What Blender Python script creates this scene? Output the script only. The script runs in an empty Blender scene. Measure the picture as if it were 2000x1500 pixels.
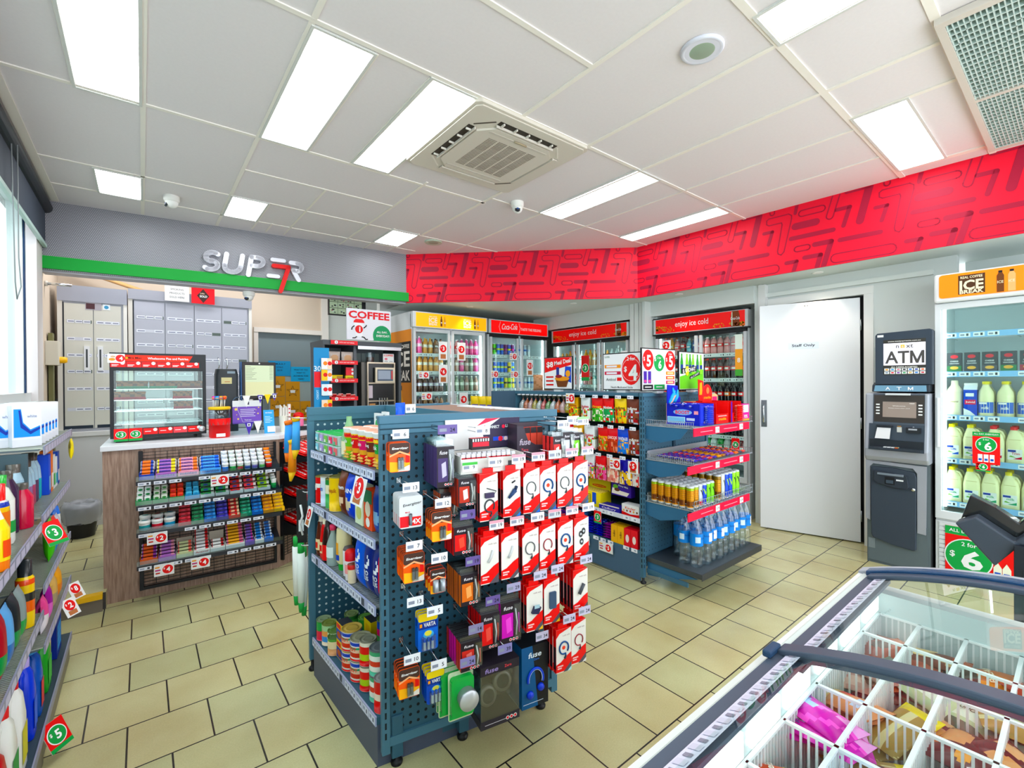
import bpy, math, random
from mathutils import Matrix, Vector
random.seed(7)
S = bpy.context.scene
COL = S.collection
R = math.radians
# ---------------------------------------------------------------- camera, world, exposure
def make_camera():
 yaw, pitch, roll = R(38.69), R(.26), R(-.38)
 cr, sr, cp, sp = math.cos(roll), math.sin(roll), math.cos(pitch), math.sin(pitch)
 M = Matrix(((cr, -sr, 0), (sr, cr, 0), (0, 0, 1))) @ Matrix(((1, 0, 0), (0, cp, -sp), (0, sp, cp)))
 Yd = Vector((math.sin(-yaw), 0, math.cos(-yaw))); Xd = Vector((math.cos(yaw), 0, math.sin(yaw)))
 def w(v):
  l = M.transposed() @ Vector(v)
  return Vector((l.dot(Xd), l.dot(Yd), -l.y))
 r, u, b = w((1, 0, 0)), w((0, -1, 0)), w((0, 0, -1))
 cd = bpy.data.cameras.new('camera'); cd.sensor_width = 36; cd.lens = 902.5/2000*36
 cd.clip_start = .02
 c = bpy.data.objects.new('camera', cd); COL.objects.link(c)
 m = Matrix.Identity(4)
 for i in range(3):
  m[i][0], m[i][1], m[i][2] = r[i], u[i], b[i]
 m[2][3] = 1.5
 c.matrix_world = m
 S.camera = c
make_camera()
S.view_settings.view_transform = 'Standard'; S.view_settings.look = 'None'
S.view_settings.gamma = 1; S.view_settings.use_curve_mapping = False
S.view_settings.exposure = 1.0
S.cycles.use_denoising = True
S.cycles.max_bounces = 8; S.cycles.transparent_max_bounces = 16
S.cycles.sample_clamp_indirect = 4
wd = bpy.data.worlds.new('daylight'); S.world = wd; wd.use_nodes = True
bg = wd.node_tree.nodes['Background']; bg.inputs[0].default_value = (.86, .93, 1, 1); bg.inputs[1].default_value = 2.3
PANEL_W = 6.8      # emission of the ceiling light diffusers
# ---------------------------------------------------------------- materials
def lin(h):
 h = h.lstrip('#'); o = []
 for i in (0, 2, 4):
  c = int(h[i:i+2], 16)/255
  o.append(c/12.92 if c <= .04045 else ((c+.055)/1.055)**2.4)
 return (*o, 1)
_M = {}
def mat(h, rough=.5, metal=0, emit=0, alpha=1, trans=0, coat=0):
 k = (h, rough, metal, emit, alpha, trans, coat)
 if k in _M: return _M[k]
 m = bpy.data.materials.new('paint_' + h.strip('#')); m.use_nodes = True
 b = m.node_tree.nodes['Principled BSDF']; c = lin(h); g = sum(c[:3])/3; c = (*[max(.0, min(1, (g+(v-g)*1.14)*.95)) for v in c[:3]], 1)
 if rough >= .3 and not metal and not coat: b.inputs['Specular IOR Level'].default_value = .3
 b.inputs['Base Color'].default_value = c; b.inputs['Roughness'].default_value = rough
 b.inputs['Metallic'].default_value = metal
 if emit: b.inputs['Emission Color'].default_value = c; b.inputs['Emission Strength'].default_value = emit
 if alpha < 1: b.inputs['Alpha'].default_value = alpha
 if trans: b.inputs['Transmission Weight'].default_value = trans
 if coat: b.inputs['Coat Weight'].default_value = coat
 _M[k] = m
 return m
def node_mat(name):
 m = bpy.data.materials.new(name); m.use_nodes = True
 nt = m.node_tree; return m, nt, nt.nodes['Principled BSDF']
def geo_pos(nt, off=(0, 0, 0), scl=(1, 1, 1), rot=(0, 0, 0)):
 g = nt.nodes.new('ShaderNodeNewGeometry'); mp = nt.nodes.new('ShaderNodeMapping')
 nt.links.new(g.outputs['Position'], mp.inputs['Vector'])
 mp.inputs['Location'].default_value = off; mp.inputs['Scale'].default_value = scl; mp.inputs['Rotation'].default_value = rot
 return mp.outputs['Vector']
def obj_pos(nt, scl=(1, 1, 1)):
 g = nt.nodes.new('ShaderNodeTexCoord'); mp = nt.nodes.new('ShaderNodeMapping')
 nt.links.new(g.outputs['Object'], mp.inputs['Vector']); mp.inputs['Scale'].default_value = scl
 return mp.outputs['Vector']
def glass_mat(name, tint, refl=1.45, rough=0.0, base=0.0):
 m = bpy.data.materials.new(name); m.use_nodes = True; nt = m.node_tree
 nt.nodes.remove(nt.nodes['Principled BSDF']); out = nt.nodes['Material Output']
 t = nt.nodes.new('ShaderNodeBsdfTransparent'); t.inputs[0].default_value = lin(tint)
 g = nt.nodes.new('ShaderNodeBsdfGlossy'); g.inputs['Roughness'].default_value = rough
 f = nt.nodes.new('ShaderNodeFresnel'); f.inputs[0].default_value = refl
 mx = nt.nodes.new('ShaderNodeMixShader')
 ge = nt.nodes.new('ShaderNodeNewGeometry'); mr = nt.nodes.new('ShaderNodeMapRange')      # same reflectance from either face of the sheet
 mr.inputs[3].default_value = refl; mr.inputs[4].default_value = 1/refl
 nt.links.new(ge.outputs['Backfacing'], mr.inputs[0]); nt.links.new(mr.outputs[0], f.inputs[0])
 if base:
  a = nt.nodes.new('ShaderNodeMath'); a.operation = 'ADD'; a.inputs[1].default_value = base
  nt.links.new(f.outputs[0], a.inputs[0]); nt.links.new(a.outputs[0], mx.inputs[0])
 else: nt.links.new(f.outputs[0], mx.inputs[0])
 nt.links.new(t.outputs[0], mx.inputs[1]); nt.links.new(g.outputs[0], mx.inputs[2])
 nt.links.new(mx.outputs[0], out.inputs[0])
 return m
GLASS = glass_mat('clear_glass', '#f2fbf8')
FILM = glass_mat('clear_film', '#eef4f4', 1.5, .12, .08)
PLASTIC = glass_mat('clear_plastic', '#e6f2f6', 1.5, .05, .04)
WATER = glass_mat('water_bottle_plastic', '#f0f8fb', 1.4, .08, .08)
def floor_material():
 m, nt, b = node_mat('olive_floor_tiles')
 v = geo_pos(nt, (-1.399+.292*60, -1.1425+.2975*21, 0))
 br = nt.nodes.new('ShaderNodeTexBrick'); nt.links.new(v, br.inputs['Vector'])
 br.inputs['Scale'].default_value = 1; br.inputs['Brick Width'].default_value = .292; br.inputs['Row Height'].default_value = .2975
 br.inputs['Mortar Size'].default_value = .0036; br.inputs['Mortar Smooth'].default_value = .1
 br.inputs['Color1'].default_value = lin('#cdc494'); br.inputs['Color2'].default_value = lin('#bfbe90'); br.inputs['Mortar'].default_value = lin('#2e2924')
 n = nt.nodes.new('ShaderNodeTexNoise'); n.inputs['Scale'].default_value = 2.2; n.inputs['Detail'].default_value = 4
 nt.links.new(geo_pos(nt), n.inputs['Vector'])
 n2 = nt.nodes.new('ShaderNodeTexNoise'); n2.inputs['Scale'].default_value = 160; n2.inputs['Detail'].default_value = 2
 nt.links.new(geo_pos(nt), n2.inputs['Vector'])
 cr = nt.nodes.new('ShaderNodeValToRGB'); nt.links.new(n.outputs[0], cr.inputs[0])
 cr.color_ramp.elements[0].color = (.82, .76, .66, 1); cr.color_ramp.elements[1].color = (1.0, 1.02, 1.0, 1)
 cr.color_ramp.elements[0].position = .3; cr.color_ramp.elements[1].position = .65
 mx = nt.nodes.new('ShaderNodeMixRGB'); mx.blend_type = 'MULTIPLY'; mx.inputs[0].default_value = 1
 nt.links.new(br.outputs['Color'], mx.inputs[1]); nt.links.new(cr.outputs[0], mx.inputs[2])
 mr = nt.nodes.new('ShaderNodeMapRange'); mr.inputs[3].default_value = .86; mr.inputs[4].default_value = 1.12
 nt.links.new(n2.outputs[0], mr.inputs[0])
 m2 = nt.nodes.new('ShaderNodeMixRGB'); m2.blend_type = 'MULTIPLY'; m2.inputs[0].default_value = 1
 nt.links.new(mx.outputs[0], m2.inputs[1]); nt.links.new(mr.outputs[0], m2.inputs[2])
 nt.links.new(m2.outputs[0], b.inputs['Base Color'])
 b.inputs['Roughness'].default_value = .22
 bp = nt.nodes.new('ShaderNodeBump'); bp.inputs['Strength'].default_value = .25; bp.inputs['Distance'].default_value = .003
 inv = nt.nodes.new('ShaderNodeMath'); inv.operation = 'SUBTRACT'; inv.inputs[0].default_value = 1
 nt.links.new(br.outputs['Fac'], inv.inputs[1]); nt.links.new(inv.outputs[0], bp.inputs['Height']); nt.links.new(bp.outputs[0], b.inputs['Normal'])
 return m
def speck_material(name, c, amt=.06, scale=120, rough=.6):
 m, nt, b = node_mat(name)
 n = nt.nodes.new('ShaderNodeTexNoise'); n.inputs['Scale'].default_value = scale; nt.links.new(geo_pos(nt), n.inputs['Vector'])
 mr = nt.nodes.new('ShaderNodeMapRange'); mr.inputs[3].default_value = 1-amt; mr.inputs[4].default_value = 1+amt
 nt.links.new(n.outputs[0], mr.inputs[0])
 mx = nt.nodes.new('ShaderNodeMixRGB'); mx.blend_type = 'MULTIPLY'; mx.inputs[0].default_value = 1; mx.inputs[1].default_value = lin(c)
 nt.links.new(mr.outputs[0], mx.inputs[2]); nt.links.new(mx.outputs[0], b.inputs['Base Color']); b.inputs['Roughness'].default_value = rough
 return m
def wood_material(name, c1, c2, scl=(18, 18, 1.6)):
 m, nt, b = node_mat(name)
 n = nt.nodes.new('ShaderNodeTexNoise'); n.inputs['Scale'].default_value = 5; n.inputs['Detail'].default_value = 6
 nt.links.new(geo_pos(nt, scl=scl), n.inputs['Vector'])
 cr = nt.nodes.new('ShaderNodeValToRGB'); nt.links.new(n.outputs[0], cr.inputs[0])
 cr.color_ramp.elements[0].color = lin(c1); cr.color_ramp.elements[1].color = lin(c2)
 cr.color_ramp.elements[0].position = .35; cr.color_ramp.elements[1].position = .65
 nt.links.new(cr.outputs[0], b.inputs['Base Color']); b.inputs['Roughness'].default_value = .45
 return m
def dots_material(name, base, dot, pitch_):     # round dots on a staggered grid, in the XZ plane of the object
 m, nt, b = node_mat(name)
 v = obj_pos(nt, (1/pitch_, 1, 1/pitch_))
 sp = nt.nodes.new('ShaderNodeSeparateXYZ'); nt.links.new(v, sp.inputs[0])
 def mth(op, a, c=None):
  n = nt.nodes.new('ShaderNodeMath'); n.operation = op
  for i, q in enumerate((a, c)):
   if q is None: continue
   if isinstance(q, (int, float)): n.inputs[i].default_value = q
   else: nt.links.new(q, n.inputs[i])
  return n.outputs[0]
 row = mth('FLOOR', sp.outputs['Z']); par = mth('MODULO', mth('ADD', row, 1000), 2)
 fx = mth('SUBTRACT', mth('FRACT', mth('ADD', sp.outputs['X'], mth('MULTIPLY', par, .5))), .5)
 fz = mth('SUBTRACT', mth('FRACT', sp.outputs['Z']), .5)
 d = mth('SQRT', mth('ADD', mth('MULTIPLY', fx, fx), mth('MULTIPLY', fz, fz)))
 k = mth('LESS_THAN', d, .3)
 mx = nt.nodes.new('ShaderNodeMixRGB'); nt.links.new(k, mx.inputs[0]); mx.inputs[1].default_value = lin(base); mx.inputs[2].default_value = lin(dot)
 nt.links.new(mx.outputs[0], b.inputs['Base Color']); b.inputs['Roughness'].default_value = .45
 return m
# ---------------------------------------------------------------- mesh builder
_TC = {}
def text_geo(s, bold=.012):
 k = (s, bold)
 if k in _TC: return _TC[k]
 cu = bpy.data.curves.new('t', 'FONT'); cu.body = s; cu.size = 1; cu.align_x = 'CENTER'; cu.align_y = 'CENTER'
 cu.resolution_u = 2; cu.offset = bold; cu.fill_mode = 'FRONT'
 o = bpy.data.objects.new('t', cu)
 me = bpy.data.meshes.new_from_object(o)
 v = [tuple(x.co) for x in me.vertices]; f = [tuple(p.vertices) for p in me.polygons]
 xs = [p[0] for p in v] or [0]; ys = [p[1] for p in v] or [0]
 cx, cy = (min(xs)+max(xs))/2, (min(ys)+max(ys))/2; wd_, ht = max(xs)-min(xs), max(ys)-min(ys)
 v = [(p[0]-cx, p[1]-cy) for p in v]
 bpy.data.objects.remove(o); bpy.data.curves.remove(cu); bpy.data.meshes.remove(me)
 _TC[k] = (v, f, wd_, ht); return _TC[k]
class MB:
 def __init__(s): s.v, s.f, s.m, s.sm, s.mats = [], [], [], [], []; s.X = None; s.k = 0
 def _m(s, m):
  if isinstance(m, str): m = mat(m)
  if m not in s.mats: s.mats.append(m)
  return s.mats.index(m)
 def add(s, vs, fs, m, smooth=False, M=None):
  n = len(s.v)
  for p in vs:
   p = Vector(p)
   if M: p = M @ p
   if s.X: p = s.X @ p
   s.v.append(tuple(p))
  if isinstance(m, list): ids = [s._m(x) for x in m]
  else: ids = [s._m(m)]*len(fs)
  for f, i in zip(fs, ids):
   s.f.append(tuple(n+a for a in f)); s.m.append(i); s.sm.append(smooth)
  return s
 def box(s, x0, y0, z0, x1, y1, z1, m, M=None):
  s.k = (s.k+1) % 11; e = s.k*.00005; x0 -= e; y0 -= e; z0 -= e; x1 += e; y1 += e; z1 += e     # no two boxes share a plane
  v = [(x0, y0, z0), (x1, y0, z0), (x1, y1, z0), (x0, y1, z0), (x0, y0, z1), (x1, y0, z1), (x1, y1, z1), (x0, y1, z1)]
  f = [(0, 1, 5, 4), (2, 3, 7, 6), (3, 0, 4, 7), (1, 2, 6, 5), (4, 5, 6, 7), (3, 2, 1, 0)]   # f b l r t d
  if isinstance(m, dict):
   d = m['*']; m = [m.get(k, d) for k in 'fblrtd']
  return s.add(v, f, m, M=M)
 def bx(s, cx, cy, z0, w, d, h, m, M=None): return s.box(cx-w/2, cy-d/2, z0, cx+w/2, cy+d/2, z0+h, m, M)
 def quad(s, a, b, c, d, m): return s.add([a, b, c, d], [(0, 1, 2, 3)], m)
 def rf(s, x0, z0, x1, z1, y, m): return s.add([(x0, y, z0), (x1, y, z0), (x1, y, z1), (x0, y, z1)], [(0, 1, 2, 3)], m)
 def rt(s, x0, y0, x1, y1, z, m): return s.add([(x0, y0, z), (x1, y0, z), (x1, y1, z), (x0, y1, z)], [(0, 1, 2, 3)], m)
 def pf(s, pts, y, m): return s.add([(a, y, b) for a, b in pts], [tuple(range(len(pts)))], m)
 def df(s, cx, cz, rx, y, m, rz=None, n=20):
  rz = rz or rx
  return s.pf([(cx+rx*math.cos(2*math.pi*i/n), cz+rz*math.sin(2*math.pi*i/n)) for i in range(n)], y, m)
 def ring(s, cx, cz, r0, r1, y, m, n=20):
  v = []
  for i in range(n):
   a = 2*math.pi*i/n; v += [(cx+r0*math.cos(a), y, cz+r0*math.sin(a)), (cx+r1*math.cos(a), y, cz+r1*math.sin(a))]
  return s.add(v, [(2*i, 2*i+1, (2*i+3) % (2*n), (2*i+2) % (2*n)) for i in range(n)], m)
 def slab(s, pts, y0, y1, m):     # outline in XZ extruded along Y (front y0)
  n = len(pts)
  v = [(a, y0, b) for a, b in pts]+[(a, y1, b) for a, b in pts]
  f = [tuple(range(n)), tuple(range(2*n-1, n-1, -1))]+[(i, i+n, (i+1) % n+n, (i+1) % n) for i in range(n)]
  return s.add(v, f, m)
 def prism(s, pts, z0, z1, m, smooth=False):     # outline in XY extruded along Z
  n = len(pts)
  v = [(a, b, z0) for a, b in pts]+[(a, b, z1) for a, b in pts]
  f = [tuple(range(n-1, -1, -1)), tuple(range(n, 2*n))]+[(i, (i+1) % n, (i+1) % n+n, i+n) for i in range(n)]
  return s.add(v, f, m)
 def xpr(s, pts, x0, x1, m):     # outline in YZ extruded along X
  n = len(pts)
  v = [(x0, a, b) for a, b in pts]+[(x1, a, b) for a, b in pts]
  f = [tuple(range(n-1, -1, -1)), tuple(range(n, 2*n))]+[(i, (i+1) % n, (i+1) % n+n, i+n) for i in range(n)]
  return s.add(v, f, m)
 def lathe(s, prof, m, n=16, c=(0, 0), M=None):    # prof: (r,z) or (r,z,mat of the band above)
  v = []; f = []; ms = []
  for p in prof:
   for i in range(n):
    a = 2*math.pi*i/n; v.append((c[0]+p[0]*math.cos(a), c[1]+p[0]*math.sin(a), p[1]))
  for k in range(len(prof)-1):
   mm = prof[k][2] if len(prof[k]) > 2 else m
   for i in range(n):
    j = (i+1) % n; f.append((k*n+i, k*n+j, (k+1)*n+j, (k+1)*n+i)); ms.append(mm)
  s.add(v, f, ms, True, M)
  q = len(prof)-1
  caps = []; cm = []
  if prof[0][0] > 1e-6: caps.append(tuple(range(n-1, -1, -1))); cm.append(prof[0][2] if len(prof[0]) > 2 else m)
  if prof[-1][0] > 1e-6: caps.append(tuple(range(q*n, q*n+n))); cm.append(prof[-1][2] if len(prof[-1]) > 2 else m)
  if caps: s.add(v, caps, cm, False, M)
  return s
 def tube(s, pts, r, m, n=6, caps=True):
  pts = [Vector(p) for p in pts]; rings = []
  for i, p in enumerate(pts):
   d = (pts[min(i+1, len(pts)-1)]-pts[max(i-1, 0)]).normalized()
   a = d.orthogonal().normalized() if i == 0 else (pa-d*pa.dot(d)).normalized()
   pa = a; b = d.cross(a); rr = r[i] if isinstance(r, (list, tuple)) else r
   rings.append([p+(a*math.cos(2*math.pi*k/n)+b*math.sin(2*math.pi*k/n))*rr for k in range(n)])
  v = [q for g in rings for q in g]; f = []
  for k in range(len(pts)-1):
   for i in range(n):
    j = (i+1) % n; f.append((k*n+i, k*n+j, (k+1)*n+j, (k+1)*n+i))
  if caps: f += [tuple(range(n-1, -1, -1)), tuple(range((len(pts)-1)*n, len(pts)*n))]
  return s.add(v, f, m, True)
 def tf(s, t, cx, cz, h, y, m, w=None, bold=.012, rot=0, shear=0):   # text facing -Y, h = height of the letters, w = width
  v, f, tw, th = text_geo(t, bold)
  if not f: return s
  k = h/th; kx = w/tw if w else k; c, q = math.cos(rot), math.sin(rot)
  P = []
  for a, b in v:
   x, z = a*kx+b*k*shear, b*k
   P.append((cx+x*c-z*q, y, cz+x*q+z*c))
  return s.add(P, f, m)
 def tt(s, t, cx, cy, h, z, m, w=None, bold=.012, rot=0):             # text lying flat, read from -Y
  v, f, tw, th = text_geo(t, bold); k = h/th; kx = w/tw if w else k; c, q = math.cos(rot), math.sin(rot)
  return s.add([(cx+a*kx*c-b*k*q, cy+a*kx*q+b*k*c, z) for a, b in v], f, m)
 def mesh(s, name):
  me = bpy.data.meshes.new(name); me.from_pydata(s.v, [], s.f)
  for m in s.mats: me.materials.append(m)
  me.polygons.foreach_set('material_index', s.m); me.polygons.foreach_set('use_smooth', s.sm); me.update()
  return me
 def obj(s, name, parent=None, loc=(0, 0, 0), rz=0, bevel=0):
  o = bpy.data.objects.new(name, s.mesh(name)); COL.objects.link(o); o.location = loc; o.rotation_euler = (0, 0, rz)
  if parent: o.parent = parent
  if bevel:
   b = o.modifiers.new('soft', 'BEVEL'); b.width = bevel; b.segments = 2; b.limit_method = 'ANGLE'
  return o
def tag(o, label, cat, group=None):
 o['label'] = label; o['category'] = cat
 if group: o['group'] = group
 return o
def struct(o): o['kind'] = 'structure'; return o
def empty(name, loc, rz=0, label=None, cat=None, group=None):
 o = bpy.data.objects.new(name, None); COL.objects.link(o); o.location = loc; o.rotation_euler = (0, 0, rz); o.empty_display_size = .05
 if label: tag(o, label, cat, group)
 return o
def inst(me, name, loc, rz, label, cat, group=None, rx=0, ry=0):
 o = bpy.data.objects.new(name, me); COL.objects.link(o); o.location = loc; o.rotation_euler = (rx, ry, rz)
 return tag(o, label, cat, group)
def copy_tree(o, loc, rz, label, group=None):
 c = o.copy(); COL.objects.link(c); c.location = loc; c.rotation_euler = (0, 0, rz); c['label'] = label
 if group: c['group'] = group
 for ch in list(o.children):
  d = ch.copy(); COL.objects.link(d); d.parent = c
  for g in ch.children:
   e = g.copy(); COL.objects.link(e); e.parent = d
 return c
ORD = ['first', 'second', 'third', 'fourth', 'fifth', 'sixth', 'seventh', 'eighth', 'ninth', 'tenth', 'eleventh', 'twelfth', 'thirteenth', 'fourteenth', 'fifteenth', 'sixteenth', 'seventeenth', 'eighteenth', 'nineteenth', 'twentieth']
def onum(i): return ORD[i] if i < 20 else ORD[19]
WHITE, BLACK, GREY = mat('#eceeee', .45), mat('#141518', .4), mat('#8d9096', .5)
NAVY = mat('#44697e', .42); NAVY_D = mat('#2b3a4c', .5); RED = mat('#e3122a', .4); GREEN = mat('#0c9a48', .4)
CHROME = mat('#d8dcdf', .18, 1); STEEL = mat('#9fa6ab', .3, 1); SILVER = mat('#b9bec4', .35, .7)
# ---------------------------------------------------------------- room shell
HC = 3.1
def room():
 b = MB(); b.rt(-.95, -2.2, 6.4, 7.4, 0, floor_material()); struct(b.obj('floor'))
 # raised staff floor behind the counter, with a yellow nosing on the step
 b = MB(); b.prism([(-.68, 4.12), (-.2, 4.12), (-.19, 4.3), (.86, 4.25), (1.35, 4.6), (1.35, 7.3), (-.68, 7.3)], .001, .11, floor_material())
 struct(b.obj('floor_raised'))
 b = MB(); b.box(-.68, 4.07, .085, -.215, 4.13, .117, '#e5b410'); b.box(-.68, 4.08, .0, -.215, 4.12, .085, '#6f675c'); struct(b.obj('trim_1'))
 ceil = speck_material('ceiling_tile_board', '#e3dcde', .03, 60, .7)
 b = MB(); b.add([(-.95, -2.2, HC), (5.6, -2.2, HC), (5.6, 7.4, HC), (-.95, 7.4, HC)], [(3, 2, 1, 0)], ceil); struct(b.obj('ceiling'))
 # exposed ceiling grid
 bar = mat('#f2ece4', .5); g = MB(); dark = mat('#57524c', .6)
 def yb(x, y0, y1, w=.026): g.box(x-w/2, y0, HC-.006, x+w/2, y1, HC, bar)
 def xb(y, x0, x1, w=.026): g.box(x0, y-w/2, HC-.006, x1, y+w/2, HC, bar)
 yb(-.575, -2, 5.6, .05); yb(.018, -2, 5.55); yb(.6, -2, 5.5); yb(.9, 2.16, 3.35); yb(1.2, 2.16, 3.35); yb(1.8, -2, 2.12); yb(2.376, -2, 4.5)
 yb(1.79, 3.3, 5.4, .018); yb(2.968, -2, 2.1); yb(2.97, 2.1, 5, .02); yb(3.568, .93, 2.1, .016); yb(4.15, .93, 2.1, .016); yb(3.58, 2.1, 4.3, .014); yb(3.4, -2, .43); yb(3.4, .43, .92, .03)
 yb(1.48, 2.12, 3.35); yb(-.27, -2, 3.38, .02)
 xb(3.368, -.6, 2.4); xb(2.13, -.6, 4.75); xb(1.575, .6, 1.8); xb(.92, 1.8, 4.75, .035); xb(.425, 1.8, 4.75, .035); xb(3.94, .6, 1.8, .018); xb(4.545, -.6, 3.5, .018)
 xb(5.12, -.6, 2.6, .018); xb(3.25, 2.38, 4.75, .018); xb(.95, -.6, .6); xb(.36, .6, 1.8); yb(1.2, 3.94, 5.4, .016); yb(.9, 4.53, 5.4, .016); yb(1.03, 5.1, 5.4, .016)
 yb(4.54, -1, .9, .05); yb(2.34, 4.5, 5.4, .016); yb(2.06, 4.5, 5.4, .016)
 struct(g.obj('trim_2'))
 wall = mat('#d6dbd8', .6); cream = mat('#cfc1b0', .6)
 # left wall with the shop window in it (X = -.68)
 b = MB(); X = -.68
 b.box(X-.15, -2.2, 0, X, 7.4, 1.36, wall); b.box(X-.15, -2.2, 2.95, X, 7.4, HC, wall)
 b.box(X-.15, 5.5, 1.36, X, 7.4, 2.95, cream); struct(b.obj('wall_left'))
 w = MB()
 for y0, y1 in ((-2.2, -.2), (-.2, 1.6), (1.6, 3.4), (3.4, 5.1), (5.1, 5.5)):
  w.box(X-.10, y0, 1.36, X-.02, y0+.05, 2.95, WHITE); w.box(X-.10, y1-.05, 1.36, X-.02, y1, 2.95, WHITE)
  w.box(X-.10, y0, 1.36, X-.02, y1, 1.44, WHITE); w.box(X-.10, y0, 2.88, X-.02, y1, 2.95, WHITE)
 w.box(X-.04, 5.075, 1.44, X-.012, 5.115, 2.9, mat('#24446e', .4)); w.box(X-.10, -2.2, 1.34, X+.03, 5.5, 1.37, '#cdd0ce')
 w.box(X-.09, 5.35, 1.36, X+.02, 5.62, 2.95, '#e3dedd')
 wf = struct(w.obj('window_1')); p = MB(); p.box(X-.07, -2.2, 1.44, X-.062, 5.1, 2.88, GLASS); p.obj('pane', wf)
 # glimpse of the white forecourt wall outside the window
 b = MB(); b.box(-3.2, -3, 0, -3.1, 9, 4.2, '#e8ecee'); b.box(-3.2, 1, 1.2, -3.05, 2.2, 2.3, '#dfe6e6'); struct(b.obj('wall_outside'))
 b = MB(); b.rt(-3.2, -3, -.83, 9, .02, mat('#bdbdb8')); struct(b.obj('ground_outside'))
 # back wall behind the counter, with its doorway; bulkhead of the service window
 b = MB(); YB = 6.75
 b.box(-.83, YB, 0, 1.17, YB+.1, HC, cream); b.box(1.17, YB, 2.2, 2.02, YB+.1, HC, cream); b.box(2.02, YB, 0, 3.3, YB+.1, HC, mat('#c9ccc8', .6))
 struct(b.obj('wall_back'))
 b = MB(); b.box(1.13, YB-.03, .11, 1.18, YB+.02, 2.23, '#e6e0d8'); b.box(1.97, YB-.05, .11, 2.06, YB+.02, 2.9, '#e2ddd6'); b.box(1.13, YB-.04, 2.17, 2.06, YB+.02, 2.23, '#e6e0d8'); struct(b.obj('trim_3'))
 # grey door leaf standing in the doorway
 d = MB(); d.box(1.17, YB+.02, .11, 2.0, YB+.07, 2.18, mat('#7f8c90', .5)); d.box(1.3, YB+.005, .2, 1.98, YB+.02, 1.66, mat('#98a5a6', .5)); door = struct(d.obj('door_2'))
 d = MB(); d.tube([(1.22, YB+.01, 1.48), (1.28, YB-.03, 1.48), (1.34, YB-.03, 1.48)], .01, '#a08a5a'); d.box(1.19, YB+.0, 1.25, 1.22, YB+.02, 1.75, '#c9cfce'); d.obj('door_handle', door)
 # papers on the grey door
 sky, sky2, gold = mat('#1c93c8'), mat('#2aa3d6'), mat('#c98f0c')
 def paper(x, z, w_, h, m, lab, txt=(), star=False):
  q = MB(); q.box(x, YB-.003, z, x+w_, YB+.004, z+h, m)
  for i, t in enumerate(txt): q.tf(t, x+w_/2, z+h-.04-i*.042, .02, YB-.004, BLACK, min(w_*.8, .02*len(t)*.8))
  if star:
   P = [(x+w_/2+(w_*.42 if i % 2 == 0 else w_*.17)*math.sin(i*math.pi/5), z+h/2+(w_*.42 if i % 2 == 0 else w_*.17)*math.cos(i*math.pi/5)) for i in range(11)]
   for a, c in zip(P, P[1:]): q.tube([(a[0], YB-.004, a[1]), (c[0], YB-.004, c[1])], .0022, '#4a3a10', 4)
   q.rf(x+w_*.33, z+h*.42, x+w_*.67, z+h*.56, YB-.005, WHITE)
  tag(q.obj('wall_paper'), lab, 'notice', 'papers on the grey door')
 paper(1.30, 1.60, .27, .20, sky, 'blue notice with dark lettering, upper one on the grey door', ('S.M.A.R.T', 'GOALS', '2019'))
 paper(1.575, 1.525, .25, .20, sky2, 'blue notice with a question, right of the other blue one', ('WHAT DO YOU', 'WANT TO', 'ACHIEVE THIS', 'YEAR?'))
 for x, z, lab in ((1.32, 1.33, 'ochre star sheet half behind the till screen, under the upper blue notice'), (1.505, 1.26, 'ochre star sheet in the middle under the right blue notice'), (1.32, 1.06, 'ochre star sheet lowest on the left, behind the bunting'), (1.505, .99, 'ochre star sheet lowest in the middle, below another'), (1.69, .99, 'ochre star sheet standing alone at the lower right of the door')):
  paper(x, z, .18, .265, gold, lab, star=True)
 # right wall, column and the fridge recess
 b = MB()
 b.box(5.1, .742, 0, 5.2, 1.24, HC, wall); b.box(5.1, 1.24, 2.27, 5.2, 2.12, HC, wall); b.box(5.04, 2.12, 0, 5.55, 2.2, HC, wall)
 b.box(5.1, 3.42, 0, 5.2, 3.5, HC, wall); b.box(5.5, -2.2, 0, 5.6, .66, HC, wall); b.box(5.2, .76, 0, 5.6, .80, HC, wall); b.box(5.1, .66, 2.3, 5.2, .742, HC, wall); b.box(5.02, 2.2, 2.31, 5.12, 3.46, HC, wall)
 b.box(5.75, 2.0, 0, 5.8, 7.4, HC, wall); b.box(4.94, 3.72, 2.30, 5.04, 5.6, HC, wall); b.box(4.9, 3.46, 0, 5.75, 3.5, HC, wall)
 b.box(5.2, 1.24, 0, 5.9, 1.25, HC, wall)
 struct(b.obj('wall_right'))
 b = MB()
 for y0, y1 in ((3.5, 3.57), (3.58, 3.64), (3.65, 3.71)): b.box(4.93, y0, 0, 5.1, y1, HC-.6, mat('#dcdedb', .5))
 struct(b.obj('wall_column'))
 b = MB(); b.box(2.5, 5.95, 0, 5.8, 6.05, HC, wall); struct(b.obj('wall_rear'))
 b = MB(); b.box(5.085, 1.2, 0, 5.11, 1.27, 2.269, '#e9e9e6'); b.box(5.03, 2.09, 0, 5.11, 2.16, 2.49, '#e4e4e2'); b.box(5.085, 1.2, 2.27, 5.115, 2.16, 2.34, '#e9e9e6')
 b.box(5.07, .8, 2.36, 5.1, 2.1, 2.40, '#dfe4e0'); b.box(5.07, .8, .0, 5.1, 1.2, .08, '#cfd2cf'); struct(b.obj('trim_4'))
 b = MB(); b.box(5.18, 1.24, 0, 5.2, 2.12, 2.27, '#18191b'); struct(b.obj('wall_passage_shade'))  # near-black sheet, paints the shade in the gap behind the ajar door
 # right bulkhead ("soffit"), diagonal bulkhead and the grey one over the counter
 red_band()
FA, FB, FC, FD = (-.68, 5.66), (2.587, 5.33), (4.639, 3.375), (4.76, -1.4)
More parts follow.
